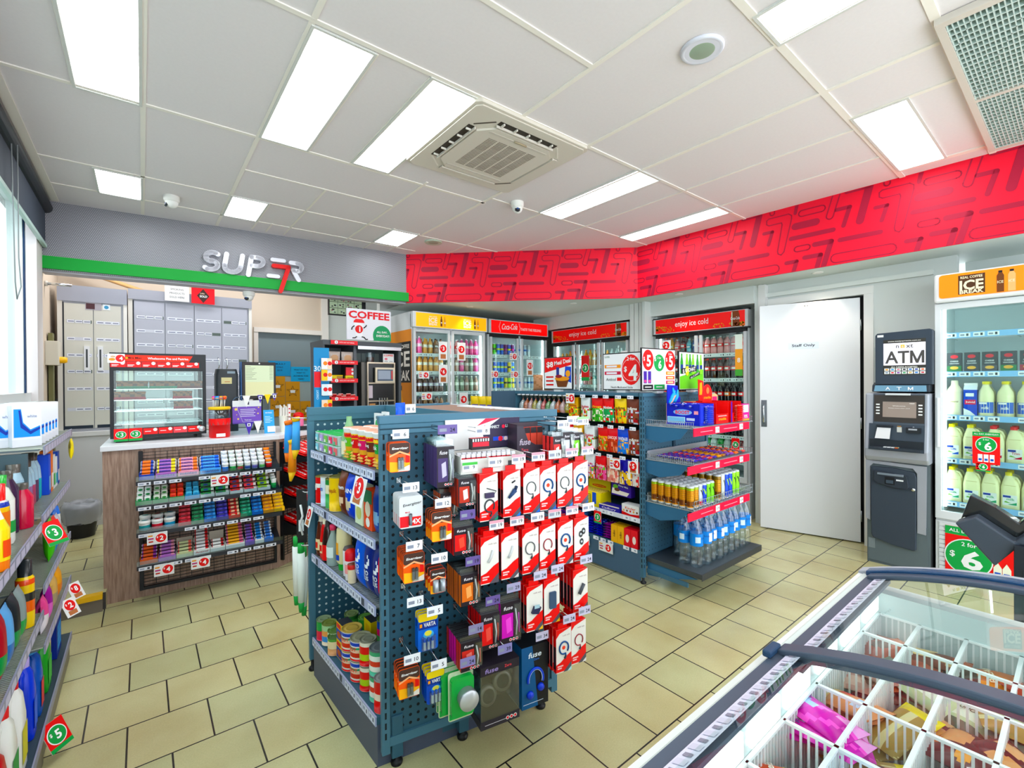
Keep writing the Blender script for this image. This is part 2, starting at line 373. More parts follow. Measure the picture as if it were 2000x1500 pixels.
def band_frame(A, B):
 a, b = Vector((*A, 0)), Vector((*B, 0)); L = (b-a).length; ang = math.atan2(b.y-a.y, b.x-a.x)
 return a, ang, L
PINK, DARKR = mat('#e92846', .55), mat('#a8283f', .55)
def clip_rect(P, L, z0, z1):
 for ax, lim, sg in ((0, 0, 1), (0, L, -1), (1, z0, 1), (1, z1, -1)):
  Q = []
  for k in range(len(P)):
   a, c = P[k], P[(k+1) % len(P)]; da, dc = (a[ax]-lim)*sg, (c[ax]-lim)*sg
   if da >= 0: Q.append(a)
   if da*dc < 0: t = da/(da-dc); Q.append((a[0]+(c[0]-a[0])*t, a[1]+(c[1]-a[1])*t))
  P = Q
  if len(P) < 3: return []
 return P
def cap_pts(p, q, w, n=6):
 p, q = Vector(p), Vector(q); d = (q-p).normalized(); m = Vector((-d.y, d.x)); P = []
 for c, a0 in ((q, -90), (p, 90)):
  for i in range(n+1): a = R(a0+180*i/n); P.append(tuple(c+(m*math.sin(a)+d*math.cos(a))*w))
 return P
def red_band():
 U = [('s', (0, .306), (.33, .306), .019), ('s', (.035, .41), (.20, .41), .031), ('o', (.09, .515), (.245, .515), .027), ('s', (.05, .6), (.035, .53), .014), ('o', (.36, .62), (.305, .43), .026), ('s', (.355, .47), (.45, .47), .016), ('s', (.45, .47), (.405, .32), .016),
         ('s', (.43, .605), (.585, .605), .02), ('s', (.585, .6), (.52, .33), .028), ('s', (.625, .41), (.70, .41), .015), ('s', (.70, .41), (.665, .295), .015), ('s', (.38, .205), (.655, .205), .019), ('o', (.05, .20), (.13, .20), .024), ('s', (.19, .21), (.315, .21), .021), ('s', (.315, .21), (.25, -.02), .021),
         ('s', (.11, .11), (.235, .11), .019), ('s', (.235, .11), (.20, -.02), .019), ('s', (-.04, .09), (.045, .09), .017), ('s', (.045, .09), (.01, -.03), .017), ('o', (.35, .055), (.72, .055), .038), ('7',), ('o', (.70, .62), (.70, .585), .02)]
 for nm, A, B, off in (('wall_bulkhead_diagonal', FB, FC, .185), ('wall_bulkhead_right', FC, FD, -.06)):
  z0 = 2.495; a, ang, L = band_frame(A, B); b = MB(); b.box(0, 0, z0, L, .08, HC, PINK); y = -.0012; H = HC-.004
  def put(P):
   P = clip_rect(P, L-.002, z0+.002, H)
   if P: b.pf(P, y, DARKR)
  def line(P, t=.0095):
   P = [Vector(p) for p in P]
   for k in range(len(P)):
    p, q = P[k], P[(k+1) % len(P)]
    if (q-p).length < 1e-5: continue
    d = (q-p).normalized(); m = Vector((-d.y, d.x))*t/2; put([tuple(p-m-d*t/3), tuple(q-m+d*t/3), tuple(q+m+d*t/3), tuple(p+m-d*t/3)])
  x = off-.86*2
  while x < L:
   T = lambda p: (x+p[0], z0+p[1])
   for u in U:
    if u[0] == '7': line([T(p) for p in ((.67, .475), (.65, .49), (.65, .525), (.67, .54), (.84, .54), (.865, .52), (.865, .49), (.80, .20), (.775, .175), (.75, .19), (.745, .215), (.785, .455), (.78, .475))])
    elif u[0] == 's': put(cap_pts(T(u[1]), T(u[2]), u[3]))
    else: line(cap_pts(T(u[1]), T(u[2]), u[3]))
   x += .86
  struct(b.obj(nm, loc=(a.x, a.y, 0), rz=ang))
 # underside of the bulkheads
 b = MB(); b.add([(FB[0], FB[1]+.02, 2.494), (FC[0]+.02, FC[1], 2.494), (FD[0], FD[1], 2.494), (5.9, -1.4, 2.494), (5.9, 6.9, 2.494), (2.6, 6.9, 2.494)], [(5, 4, 3, 2, 1, 0)], mat('#d3dbd5', .6))
 struct(b.obj('ceiling_underside'))
 a, ang, L = band_frame(FA, FB); b = MB()
 b.box(0, 0, 2.5, L, .16, HC, dots_material('perforated_grey_cladding', '#77767c', '#a9aab2', .0135)); b.box(-.0, .02, 2.485, L, .16, 2.5, '#b4b3b8')
 b.box(0, -.03, 2.51, L+.02, .0, 2.618, mat('#04963a', .5)); fb = struct(b.obj('wall_bulkhead_grey', loc=(a.x, a.y, 0), rz=ang))
 # shop letters on the grey bulkhead
 lt = mat('#e6e6ee', .4); y0, y1 = -.05, -.006
 root = empty('shop_sign', (a.x, a.y, 0), ang, 'raised white rounded shop letters with a red seven on the grey bulkhead', 'sign')
 def stroke(b, pts, w, m, dy=0):
  for p, q in zip(pts, pts[1:]):
   p, q = Vector(p), Vector(q)
   if (q-p).length < 1e-5: continue
   d = (q-p).normalized(); n = Vector((-d.y, d.x)); P = []
   for i in range(7):
    t = -math.pi/2+math.pi*i/6; P.append(q+(n*math.sin(t)+d*math.cos(t))*w)
   for i in range(7):
    t = math.pi/2+math.pi*i/6; P.append(p+(n*math.sin(t)+d*math.cos(t))*w)
   b.slab([(v.x, v.y) for v in P], y0-dy, y1, m)
 def arc(cx, cz, rx, rz, a0, a1, n=8): return [(cx+rx*math.cos(R(a0+(a1-a0)*i/n)), cz+rz*math.sin(R(a0+(a1-a0)*i/n))) for i in range(n+1)]
 sh = lambda P: [(x+.16*(z-2.73), z) for x, z in P]
 w = .0225
 def letter(nm, P, m=lt, dy=0, ww=w):
  b = MB()
  for s_ in P: stroke(b, s_, ww, m, dy)
  b.obj(nm, root)
 letter('letter', [sh(arc(1.245, 2.775, .055, .045, 40, 270)+arc(1.245, 2.69, .058, .045, 90, -140))])
 letter('letter', [sh([(1.36, 2.82), (1.36, 2.70)]+arc(1.43, 2.70, .07, .06, 180, 360)+[(1.50, 2.82)])])
 letter('letter', [sh([(1.58, 2.63), (1.58, 2.82), (1.64, 2.82)]+arc(1.64, 2.775, .055, .045, 90, -90)+[(1.60, 2.73)])])
 letter('letter', [sh([(1.775, 2.82), (1.885, 2.82)]), sh([(1.765, 2.645), (1.855, 2.645)])], ww=.02)
 letter('numeral', [[(1.80, 2.755), (1.945, 2.755), (1.865, 2.49)]], mat('#d9121f', .4), .012, .021)
 letter('letter', [sh([(1.955, 2.81), (2.02, 2.81)]+arc(2.02, 2.765, .05, .045, 90, -60)+[(1.99, 2.73), (2.06, 2.63)])])
# ---------------------------------------------------------------- ceiling fixtures
def diffuser_mat(name, k):
 m = bpy.data.materials.new(name); m.use_nodes = True; nt = m.node_tree; nt.nodes.remove(nt.nodes['Principled BSDF'])
 e = nt.nodes.new('ShaderNodeEmission'); e.inputs[0].default_value = (.95, .985, 1, 1); e.inputs[1].default_value = k
 nt.links.new(e.outputs[0], nt.nodes['Material Output'].inputs[0]); return m
def fixtures():
 dm = diffuser_mat('lit_prismatic_diffuser', PANEL_W)
 L = [(-.263, 2.2, .0, 3.38, 'long ceiling light at the left, nearest the window blind'), (.616, 2.17, .89, 3.34, 'bright ceiling light panel, first of the pair left of the air conditioner'),
         (1.205, 2.155, 1.47, 3.32, 'bright ceiling light panel touching the air conditioner'), (2.12, -.28, 2.37, .91, 'ceiling light at the top right edge, above the round speaker'),
         (3.41, .65, 4.52, .90, 'ceiling light near the red bulkhead beside the louvre grille'), (2.94, 2.13, 3.215, 3.23, 'slim ceiling light between camera dome and second slim light'),
         (4.14, 2.12, 4.36, 3.24, 'slim ceiling light running close along the red bulkhead'), (-.26, 4.58, .005, 5.12, 'small square ceiling light left of the cream camera'),
         (.617, 4.55, .882, 5.10, 'small square ceiling light above the grey bulkhead, between the other two'), (2.06, 4.53, 2.34, 5.04, 'small square ceiling light nearest the green round speaker')]
 for x0, y0, x1, y1, lab in L:
  t = empty('ceiling_light', ((x0+x1)/2, (y0+y1)/2, HC), 0, lab, 'light', 'ceiling light panels'); w, d = (x1-x0)/2, (y1-y0)/2
  b = MB(); f = .014
  for q in ((-w-f, -d-f, -w, d+f), (w, -d-f, w+f, d+f), (-w, -d-f, w, -d), (-w, d, w, d+f)): b.box(q[0], q[1], -.011, q[2], q[3], -.0005, '#d8d8d4')
  b.obj('frame', t)
  b = MB(); b.add([(-w, -d, -.006), (w, -d, -.006), (w, d, -.006), (-w, d, -.006)], [(3, 2, 1, 0)], dm); b.obj('diffuser', t)
 for x, y in ((0, 6.0), (1.2, 6.0)):      # unseen fill lights, added to brighten the staff area behind the bulkhead
  ld = bpy.data.lights.new('staff_area_fill', 'AREA'); ld.shape = 'RECTANGLE'; ld.size = 1.1; ld.size_y = .3; ld.energy = 8; lo = bpy.data.objects.new('staff_area_fill', ld); COL.objects.link(lo); lo.location = (x, y, HC-.03)
 # egg-crate louvre
 t = empty('ceiling_grille', (3.66, .0, HC), 0, 'large egg-crate ceiling grille in the upper right corner', 'grille')
 b = MB(); b.box(-.86, -.62, -.008, .89, .40, -.002, mat('#7f9492', .6)); b.obj('backing', t)
 b = MB(); lm = mat('#c7d6d2', .4)
 for i in range(36): b.box(-.86+i*.05, -.62, -.03, -.853+i*.05, .40, -.008, lm)
 for i in range(58): b.box(-.86, -.62+i*.0178, -.03, .89, -.6165+i*.0178, -.008, lm)
 b.obj('louvre', t)
 b = MB()
 for q in ((-.90, -.65, -.86, .43), (.89, -.65, .93, .43), (-.86, .40, .89, .43), (.02, -.65, .05, .40)): b.box(q[0], q[1], -.034, q[2], q[3], -.003, '#cfc8bf')
 b.obj('frame', t)
 # round ceiling speakers
 for x, y, r, lab, rim in ((2.12, 1.165, .1, 'large round ceiling speaker with pale rim and green mesh', '#dcdce6'), (2.6, 4.66, .1, 'small greenish round speaker above the red bulkhead corner', '#c4d0c0')):
  t = empty('ceiling_speaker', (x, y, HC), 0, lab, 'speaker'); b = MB(); b.lathe([(r, -.001), (r*1.0, -.008), (r*.93, -.016), (r*.8, -.013)], rim, 32); b.obj('rim', t)
  b = MB(); b.lathe([(r*.81, -.010), (r*.5, -.014), (.0, -.016)], dots_material('speaker_mesh', '#9db09a', '#8a9c88', .006), 32); b.obj('grille', t)
 # dome cameras
 for x, y, z, lab, yw in ((.21, 4.88, HC, 'cream dome camera on the ceiling above the grey bulkhead', -1.5), (2.62, 3.18, HC, 'white dome camera on the ceiling below the air conditioner', -.6), (.90, 5.62, 2.485, 'white dome camera under the grey bulkhead, beside the till cabinets', -.8)):
  t = empty('dome_camera', (x, y, z), yw, lab, 'camera'); b = MB(); b.lathe([(.058, -.001), (.058, -.035), (.05, -.05), (.044, -.052)], '#ecebe6', 24); b.obj('base', t)
  b = MB(); b.lathe([(.047, -.04)]+[(.047*math.cos(R(a)), -.055-.047*math.sin(R(a))) for a in range(0, 95, 15)], '#e8e8e4', 24); h = b.obj('dome', t)
  b = MB(); M = Matrix.Translation((0, -.026, -.078)) @ Matrix.Rotation(R(62), 4, 'X'); b.lathe([(.024, 0), (.024, .014), (.018, .018), (0, .018)], mat('#1b2027', .1), 20, M=M); b.lathe([(.012, .018), (.008, .022), (0, .024)], mat('#2c4d8a', .05), 16, M=M); b.obj('lens', t)
 # downlights under the bulkhead
 for i, (x, y, lab) in enumerate(((4.89, 1.57, 'round downlight over the staff door'), (4.815, 2.94, 'round downlight over the right drinks fridge'), (4.29, 4.1, 'round downlight over the middle fridges'), (3.38, 5.1, 'round downlight over the yellow-topped fridge'))):
  t = empty('downlight', (x, y, 2.494), 0, lab, 'light', 'downlights under the bulkhead'); b = MB(); b.lathe([(.045, 0), (.045, -.005), (.036, -.006)], '#f2f0ea', 20); b.obj('rim', t)
  b = MB(); b.lathe([(.036, -.003), (0, -.004)], mat('#ffe9c4', .5, emit=14), 20); b.obj('lamp', t)
  ld = bpy.data.lights.new('downlight_beam', 'SPOT'); ld.energy = 6; ld.color = (1, .86, .68); ld.spot_size = R(95); ld.spot_blend = .6; ld.shadow_soft_size = .03
  lo = bpy.data.objects.new('downlight_beam', ld); COL.objects.link(lo); lo.parent = t; lo.location = (0, 0, -.02)
 # air conditioner cassette
 t = empty('air_conditioner', (1.935, 2.585, HC), 0, 'beige four-way ceiling cassette air conditioner with slatted centre', 'air conditioner')
 bg_ = mat('#d6cfc4', .5); b = MB(); w = .462
 c = .03; P = [(-w+c, -w), (w-c, -w), (w, -w+c), (w, w-c), (w-c, w), (-w+c, w), (-w, w-c), (-w, -w+c)]
 b.prism(P, -.025, -.001, bg_); b.prism([(x*.96, y*.96) for x, y in P], -.033, -.025, bg_); b.obj('fascia', t, bevel=.004)
 b = MB(); k = .29; o = .07; P2 = [(-k+o, -k-.02), (k-o, -k-.02), (k+.02, -k+o), (k+.02, k-o), (k-o, k+.02), (-k+o, k+.02), (-k-.02, k-o), (-k-.02, -k+o)]
 b.prism(P2, -.048, -.034, bg_)
 for q in ((-.24, -.27, .235, -.25), (-.24, .25, .235, .27)): b.box(q[0], q[1], -.05, q[2], q[3], -.048, '#cbc4ba')
 b.obj('intake_panel', t, bevel=.004)
 b = MB(); sl = mat('#8e857b', .6)
 for j in range(5):
  x0 = -.2+j*.082
  for i in range(26): b.box(x0, -.2+i*.0158, -.0495, x0+.068, -.193+i*.0158, -.0478, sl)
 b.obj('intake_slats', t)
 for i in range(4):
  M = Matrix.Rotation(i*math.pi/2, 4, 'Z'); b = MB(); b.X = M
  b.box(-.235, .325, -.0345, .235, .375, -.0325, '#2c2318'); b.box(-.235, .325, -.05, .235, .332, -.034, bg_)
  if i in (2, 1): [b.box(-.2+j*.1, .335, -.045, -.192+j*.1, .37, -.034, '#e6e0d6') for j in range(5)]
  else: b.box(-.235, .328, -.042, .235, .372, -.036, bg_)
  b.obj('air_flap', t)
 for i in range(4):
  b = MB(); b.X = Matrix.Rotation(i*math.pi/2+math.pi/4, 4, 'Z'); b.box(-.07, .425, -.035, .07, .435, -.033, '#4a4036' if i % 2 else '#e8e2d8'); b.obj('corner_slot', t)
 b = MB(); b.tube([(-.05, -.272, -.054), (.0, -.278, -.056), (.05, -.272, -.054)], .006, '#a5977e'); b.obj('catch', t)
 # roller blind on the window
 t = empty('roller_blind', (-.64, 4.9, 0), 0, 'dark grey roller blind pulled part way down the side window', 'blind')
 b = MB(); b.tube([(0, -6.5, 3.035), (0, .74, 3.035)], .048, mat('#20262e', .5), 16); b.obj('roller', t)
 b = MB(); b.box(-.004, -6.5, 2.71, .0, .72, 3.04, mat('#3d4450', .7)); b.obj('fabric', t)
 b = MB(); b.box(-.014, -6.5, 2.685, .010, .73, 2.712, '#b9cfc9'); b.obj('bottom_rail', t)
 b = MB(); b.tube([(.045, -.72, 3.0), (.045, -.72, 2.3), (.05, -.69, 2.12), (.045, -.78, 2.03), (.05, -.86, 2.12), (.04, -.86, 2.95)], .0035, '#8a8f90', 5); b.obj('chain', t)
# ---------------------------------------------------------------- product makers (each returns one mesh)
def pouch(w, h, t, fn, texts=(), nu=10, nv=14, crimp=True):      # sealed pillow pack, front towards -Y, bottom at z=0
 def dep(u, v):
  a = abs(2*u-1); c = abs(2*v-1); return t/2*max(0, 1-a**3)*max(0, 1-c**4)
 b = MB(); V = []; F = []; ms = []
 for s_ in (-1, 1):
  o = len(V)
  for j in range(nv+1):
   for i in range(nu+1):
    u, v = i/nu, j/nv; wob = .0012*math.sin(9*u+7*v)*(1-abs(2*v-1))
    sq = 1-.05*(1-abs(2*v-1)**2)*abs(2*u-1)
    V.append(((u-.5)*w*sq, s_*(dep(u, v)+wob)+(.0003*s_), v*h))
  for j in range(nv):
   for i in range(nu):
    q = (o+j*(nu+1)+i, o+j*(nu+1)+i+1, o+(j+1)*(nu+1)+i+1, o+(j+1)*(nu+1)+i)
    F.append(q if s_ < 0 else q[::-1]); ms.append(fn((i+.5)/nu, (j+.5)/nv))
 n = (nu+1)*(nv+1)
 for j in range(nv):
  for i in (0, nu):
   a = j*(nu+1)+i; c = (j+1)*(nu+1)+i; F.append((a, c, c+n, a+n)); ms.append(fn(.02, (j+.5)/nv))
 b.add(V, F, ms, True)
 for tx in texts:
  s, cu, cv, th, tw, m = tx[:6]; rot = tx[6] if len(tx) > 6 else 0
  v, f, bw, bh = text_geo(s, .02)
  k = th/bh; kx = tw/bw; c, q = math.cos(rot), math.sin(rot); P = []
  for x, y in v:
   X = cu*w-w/2+x*kx*c-y*k*q; Z = cv*h+x*kx*q+y*k*c
   P.append((X, -dep(min(1, max(0, X/w+.5)), min(1, max(0, Z/h)))-.0022, Z))
  b.add(P, f, m)
 if crimp:
  m = fn(.5, .99)
  for k in range(2): b.box(-w/2*.98, -.0008, h-.006*k-.004, w/2*.98, .0008, h-.006*k-.002, m)
 return b
def can(r, h, prof, lidc='#c9ced2', n=16, art=None):      # drink can
 b = MB(); P = [(r*.8, 0), (r*.97, .006), (r, .012)]
 Z = [.012]+[z for z, _ in prof[1:]]+[h-.012]
 P = [(r*.8, 0, lidc), (r*.97, .006, lidc)]
 for i, (z, m) in enumerate(prof): P.append((r, max(z, .012), m))
 P += [(r, h-.014, lidc), (r*.86, h-.003, lidc), (r*.84, h, lidc), (r*.8, h-.003, lidc)]
 b.lathe(P, lidc, n)
 if art: art(b)
 b.box(-.006, -.014, h-.003, .006, .004, h-.0005, '#9aa0a4')
 return b
def tin(r, h, prof, lid='#b9a878', n=20):        # ribbed food tin
 b = MB(); P = [(r*.96, 0, '#a9abac'), (r, .003, '#a9abac')]
 for z, m in prof: P.append((r*.985, z, m))
 P += [(r*.985, h-.005, lid), (r, h-.003, lid), (r, h, lid), (r*.93, h, lid), (r*.9, h-.004, lid), (r*.6, h-.004, lid), (r*.58, h-.002, lid), (r*.5, h-.004, lid), (0, h-.004, lid)]
 b.lathe(P, lid, n); return b
def wrapf(b, r, cx, z0, z1, a0, a1, m, off=.0006, n=6):     # patch wrapped round a cylinder, angles in degrees, 0 = front (-Y), + = right
 v = []; f = []
 for i in range(n+1):
  a = R(a0+(a1-a0)*i/n); x, y = (r+off)*math.sin(a), -(r+off)*math.cos(a)
  v += [(cx+x, y, z0), (cx+x, y, z1)]
 for i in range(n): f.append((2*i, 2*i+2, 2*i+3, 2*i+1))
 b.add(v, f, m); return b
def wraptext(b, s, r, z, h, m, w, a0=0, off=.0012, rot=0):
 v, f, tw, th = text_geo(s, .02); k = h/th; kx = w/tw; P = []; c, q = math.cos(rot), math.sin(rot)
 for x, y in v:
  X, Z = x*kx*c-y*k*q, x*kx*q+y*k*c
  a = X/r+R(a0); P.append(((r+off)*math.sin(a), -(r+off)*math.cos(a), z+Z))
 b.add(P, f, m); return b
def bottle(prof, n=14): b = MB(); b.lathe(prof, '#ffffff', n); return b
def carton(w, d, h, c, top=None, side=None): b = MB(); b.box(-w/2, 0, 0, w/2, d, h, {'*': mat(c) if isinstance(c, str) else c, 't': mat(top or c) if isinstance(top or c, str) else top, 'l': mat(side or c), 'r': mat(side or c)}); return b
def rrect(w, d, r, n=3):
 P = []
 for cx, cy, a in ((w/2-r, d/2-r, 0), (-w/2+r, d/2-r, 90), (-w/2+r, -d/2+r, 180), (w/2-r, -d/2+r, 270)):
  for i in range(n+1): t = R(a+90*i/n); P.append((cx+r*math.cos(t), cy+r*math.sin(t)))
 return P
def loft(b, secs, m, n=3, cap=True):    # sections (z, w, d, r, cx, cy, mat)
 V = []; F = []; ms = []; k = 4*(n+1)
 for s_ in secs:
  z, w, d, r = s_[:4]; cx, cy = (s_[4], s_[5]) if len(s_) > 5 else (0, 0)
  V += [(x+cx, y+cy, z) for x, y in rrect(w, d, r, n)]
 for j in range(len(secs)-1):
  mm = secs[j][6] if len(secs[j]) > 6 else m
  for i in range(k): F.append((j*k+i, j*k+(i+1) % k, (j+1)*k+(i+1) % k, (j+1)*k+i)); ms.append(mm)
 b.add(V, F, ms, True)
 if cap: b.add(V, [tuple(range(k-1, -1, -1)), tuple(range((len(secs)-1)*k, len(secs)*k))], [m, secs[-1][6] if len(secs[-1]) > 6 else m])
 return b
def roundsticker(b, cx, cz, r, y, price, ring='#ffffff', fill='#e0162b', tcol='#ffffff', pre='$', post=''):
 b.df(cx, cz, r, y, ring, n=24); b.df(cx, cz, r*.9, y-.0008, fill, n=24)
 b.tf(price, cx+r*.1, cz, r*.95, y-.0016, tcol, bold=.03)
 if pre: b.tf(pre, cx-r*.58, cz+r*.22, r*.42, y-.0016, tcol, bold=.02)
def ticket(name, loc, rz, w, h, label, kind='red', price='3', group=None, two=None, rx=0):
 b = MB(); b.box(-w/2, 0, -h, w/2, .0015, 0, WHITE); y = -.0006
 if kind == 'red': roundsticker(b, w*.18 if w > h*1.15 else 0, -h/2+(0 if w > h*1.15 else h*.12), min(h*.42, w*.42), y, price)
 if kind == 'green':
  b.rf(-w/2, -h, w/2, 0, y, RED); b.rf(-w/2, -h*.16, w/2, 0, y-.0003, RED); b.rf(-w/2, -h, w/2, -h*.86, y-.0003, GREEN)
  roundsticker(b, 0, -h*.5, min(w*.42, h*.36), y-.0005, price, fill='#0c9a48')
 if w > h*1.15:
  b.rf(-w*.45, -h*.3, -w*.22, -h*.18, y, '#e8963a'); b.rf(-w*.45, -h*.55, -w*.18, -h*.42, y, '#b8407a'); b.rf(-w*.42, -h*.8, -w*.2, -h*.68, y, '#c03a2a')
 elif kind == 'red': b.rf(-w*.3, -h*.93, w*.3, -h*.68, y, '#b9734a')
 o = b.obj(name, loc=loc, rz=rz); o.rotation_euler = (rx, 0, rz); return tag(o, label, 'sign', group)
def letter_m(b, cx, cz, h, y, m, w):
 l, r, t, d, k = cx-w/2, cx+w/2, cz+h/2, cz-h/2, w*.19
 b.rf(l, d, l+k, t, y, m); b.rf(r-k, d, r, t, y, m); b.pf([(l+k, t), (l+k*.2, t), (cx-k*.45, d), (cx+k*.45, d), (cx, d+h*.3)], y-.0003, m); b.pf([(r-k, t), (r-k*.2, t), (cx+k*.45, d), (cx-k*.45, d), (cx, d+h*.3)], y-.0006, m)
# ---------------------------------------------------------------- staff door, cash machine, right drinks fridge
def build_door():
 ang = math.atan2(1.30-2.09, 5.12-4.90); L = .815
 t = struct(empty('door_1', (4.90, 2.09, 0), ang))
 b = MB(); b.box(0, 0, .012, L, .04, 2.25, '#eceef1'); b.obj('leaf', t, bevel=.002)
 b = MB(); b.rf(.25, 1.80, .50, 1.865, -.001, '#e4ecf4'); b.tf('Staff Only', .375, 1.832, .034, -.002, '#14182a', .19); b.obj('notice', t)
 b = MB(); b.df(.385, 2.215, .018, -.001, WHITE); b.tf('6  6', .40, 2.217, .016, -.002, BLACK); b.obj('number_sticker', t)
 b = MB(); b.box(.012, -.004, 1.03, .062, 0, 1.30, STEEL); b.tube([(.037, -.006, 1.07), (.037, -.035, 1.085), (.037, -.035, 1.235), (.037, -.006, 1.25)], .007, CHROME, 8); b.obj('pull_handle', t)
 for z in (.25, 1.1, 2.0): b = MB(); b.tube([(L+.005, .0, z-.05), (L+.005, .0, z+.05)], .007, STEEL, 8); b.obj('hinge', t)
def build_atm():
 t = empty('cash_machine', (4.68, 1.155, 0), R(-90), 'grey and silver cash machine with ATM letters beside the staff door', 'cash machine')
 W = .405; lg, dk, sv = mat('#5d686c', .5), mat('#3b444e', .45), mat('#a3a7b0', .4, .25)
 b = MB(); b.box(.005, .005, 0, W-.005, .39, .84, {'*': lg, 'r': mat('#16181c'), 'l': sv}); b.box(.012, -.002, .02, W-.02, .006, .36, lg); b.box(.015, -.006, .12, .06, 0, .2, '#788286'); b.obj('cabinet', t)
 b = MB(); b.slab([(0, .84), (0, .36), (.03, .345), (.03, .79), (.05, .815), (.3, .805), (.325, .77), (.325, .31), (.375, .305), (.38, .83)], -.012, .03, sv); b.obj('silver_surround', t)
 b = MB(); P = [(.035, .76), (.045, .79), (.18, .795), (.31, .775), (.322, .74), (.318, .175), (.30, .17), (.18, .182), (.05, .215), (.04, .24)]
 b.slab(P, -.028, .01, mat('#363f4a', .55)); d = b.obj('vault_door', t, bevel=.004)
 b = MB(); b.slab([(.062, .765), (.27, .745), (.28, .66), (.27, .64), (.17, .645), (.075, .67), (.062, .69)], -.05, -.02, mat('#2c333c', .5)); b.box(.085, -.055, .735, .25, -.03, .752, '#76808a'); b.obj('cash_tray', t, bevel=.003)
 b = MB(); b.box(.135, -.053, .665, .195, -.04, .725, '#0f1216'); b.box(.142, -.056, .675, .188, -.05, .70, '#3f4a56'); b.rf(.205, .70, .25, .712, -.0512, '#e6e8ea'); b.obj('dispenser_slot', t)
 b = MB(); b.lathe([(.012, 0), (.012, .008), (0, .008)], CHROME, 16, M=Matrix.Translation((.305, -.028, .645)) @ Matrix.Rotation(R(90), 4, 'X')); b.obj('lock', t)
 # flared upper body
 b = MB(); b.xpr([(.39, .842), (-.03, .842), (-.055, .88), (-.06, .94), (-.035, 1.14), (-.02, 1.39), (.39, 1.40)], 0, W-.005, {0: sv}[0])
 b.obj('upper_shell', t, bevel=.012)
 b = MB()
 def Q(x0, z0, x1, z1, m, o=.002):      # panel on the sloping face
  yy = lambda z: (-.06+(z-.94)/.2*.025 if z < 1.14 else -.035+(z-1.14)/.25*.015)-o
  b.add([(x0, yy(z0), z0), (x1, yy(z0), z0), (x1, yy(z1), z1), (x0, yy(z1), z1)], [(0, 1, 2, 3)], m)
 Q(.03, .935, .375, 1.145, mat('#3a444f', .45)); Q(.055, 1.145, .375, 1.385, mat('#4b5560', .45), .003); b.obj('fascia', t)
 b = MB(); Q(.062, 1.16, .372, 1.375, mat('#37322f', .3), .005); b.obj('screen_bezel', t)
 b = MB(); Q(.118, 1.20, .325, 1.322, mat('#7e726a', .25, emit=.25), .0065); bez = b.obj('screen', t)
 b = MB()
 for i in range(4):
  for x in (.075, .337): Q(x, 1.222+i*.024, x+.024, 1.232+i*.024, WHITE, .0066)
 b.obj('side_keys', t)
 b = MB(); b.tf('next', .30, 1.312, .010, -.034, '#e8e4e0'); b.tf('Welcome', .22, 1.29, .007, -.034, '#f0eeea', .08); b.tf('Please insert your card', .22, 1.272, .006, -.0345, '#f0eeea', .13)
 b.obj('screen_text', t)
 b = MB(); b.box(.085, -.065, 1.122, .185, -.04, 1.135, '#23282e'); b.obj('receipt_slot', t)
 b = MB(); b.add([(.088, -.058, 1.115), (.175, -.058, 1.115), (.172, -.085, 1.03), (.078, -.085, 1.03)], [(0, 1, 2, 3)], '#d9dadb'); b.obj('receipt', t)
 b = MB(); b.box(.27, -.068, 1.085, .355, -.04, 1.125, '#22262b'); b.box(.285, -.074, 1.108, .335, -.06, 1.12, '#a6abb2'); b.tf('IN', .31, 1.131, .006, -.045, WHITE); b.obj('card_reader', t)
 b = MB(); b.rf(.21, 1.085, .24, 1.125, -.0475, '#c7c9c5'); b.tf('next', .225, 1.132, .008, -.0475, '#e0a030'); b.obj('notice', t)
 b = MB(); b.box(.05, -.105, .945, .36, -.05, .962, '#2f3740'); b.box(.04, -.062, .96, .37, -.055, 1.02, '#23292f')
 for i in range(4):
  for j in range(4): b.box(.135+i*.024, -.1+j*.011, .962, .154+i*.024, -.092+j*.011, .967, '#dfe2e4' if i < 3 else ('#d8562a', '#d9a32c', '#58a05a', '#dfe2e4')[j])
 b.obj('keypad', t)
 b = MB(); b.box(.14, -.056, 1.375, .29, -.02, 1.39, '#cfd4d6'); b.obj('light_strip', t)
 # curved header with letters
 b = MB(); b.xpr([(-.024, 1.40), (-.01, 1.455), (.03, 1.475), (.3, 1.475), (.3, 1.40)], .045, .40, mat('#28303a', .3)); b.obj('header', t, bevel=.006)
 b = MB(); b.add([(.06, -.0265, 1.405), (.385, -.0265, 1.405), (.38, -.013, 1.452), (.065, -.013, 1.452)], [(0, 1, 2, 3)], mat('#7ba4bd', .15, .3));
 for i, c_ in enumerate('AT'): b.tf(c_, .15+i*.07, 1.428, .024, -.0285, '#f0f4f6', .03)
 letter_m(b, .29, 1.428, .024, -.0285, '#f0f4f6', .032)
 b.obj('header_panel', t)
 # advertising topper
 b = MB(); b.X = None; P = [(.065, 1.46), (.065, 1.855), (.078, 1.872), (.40, 1.885), (.415, 1.87), (.415, 1.46)]
 b.slab(P, -.01, .10, mat('#343e4a', .45)); tp = b.obj('topper', t, bevel=.004)
 b = MB(); b.rf(.118, 1.535, .378, 1.815, -.0115, '#35342f'); b.obj('topper_screen', t)
 b = MB(); b.rf(.12, 1.612, .376, 1.787, -.0125, mat('#eceaf6', .4, emit=.35)); b.tf('AT', .205, 1.675, .098, -.0135, '#4a4846', .15, bold=.02); letter_m(b, .327, 1.675, .098, -.0135, '#4a4846', .085); b.tf('n', .208, 1.758, .022, -.0135, '#4a4846'); b.tf('xt', .282, 1.76, .028, -.0135, '#4a4846', .045); b.rf(.228, 1.747, .252, 1.772, -.0135, '#f2c010'); b.tf('e', .24, 1.758, .014, -.0145, WHITE)
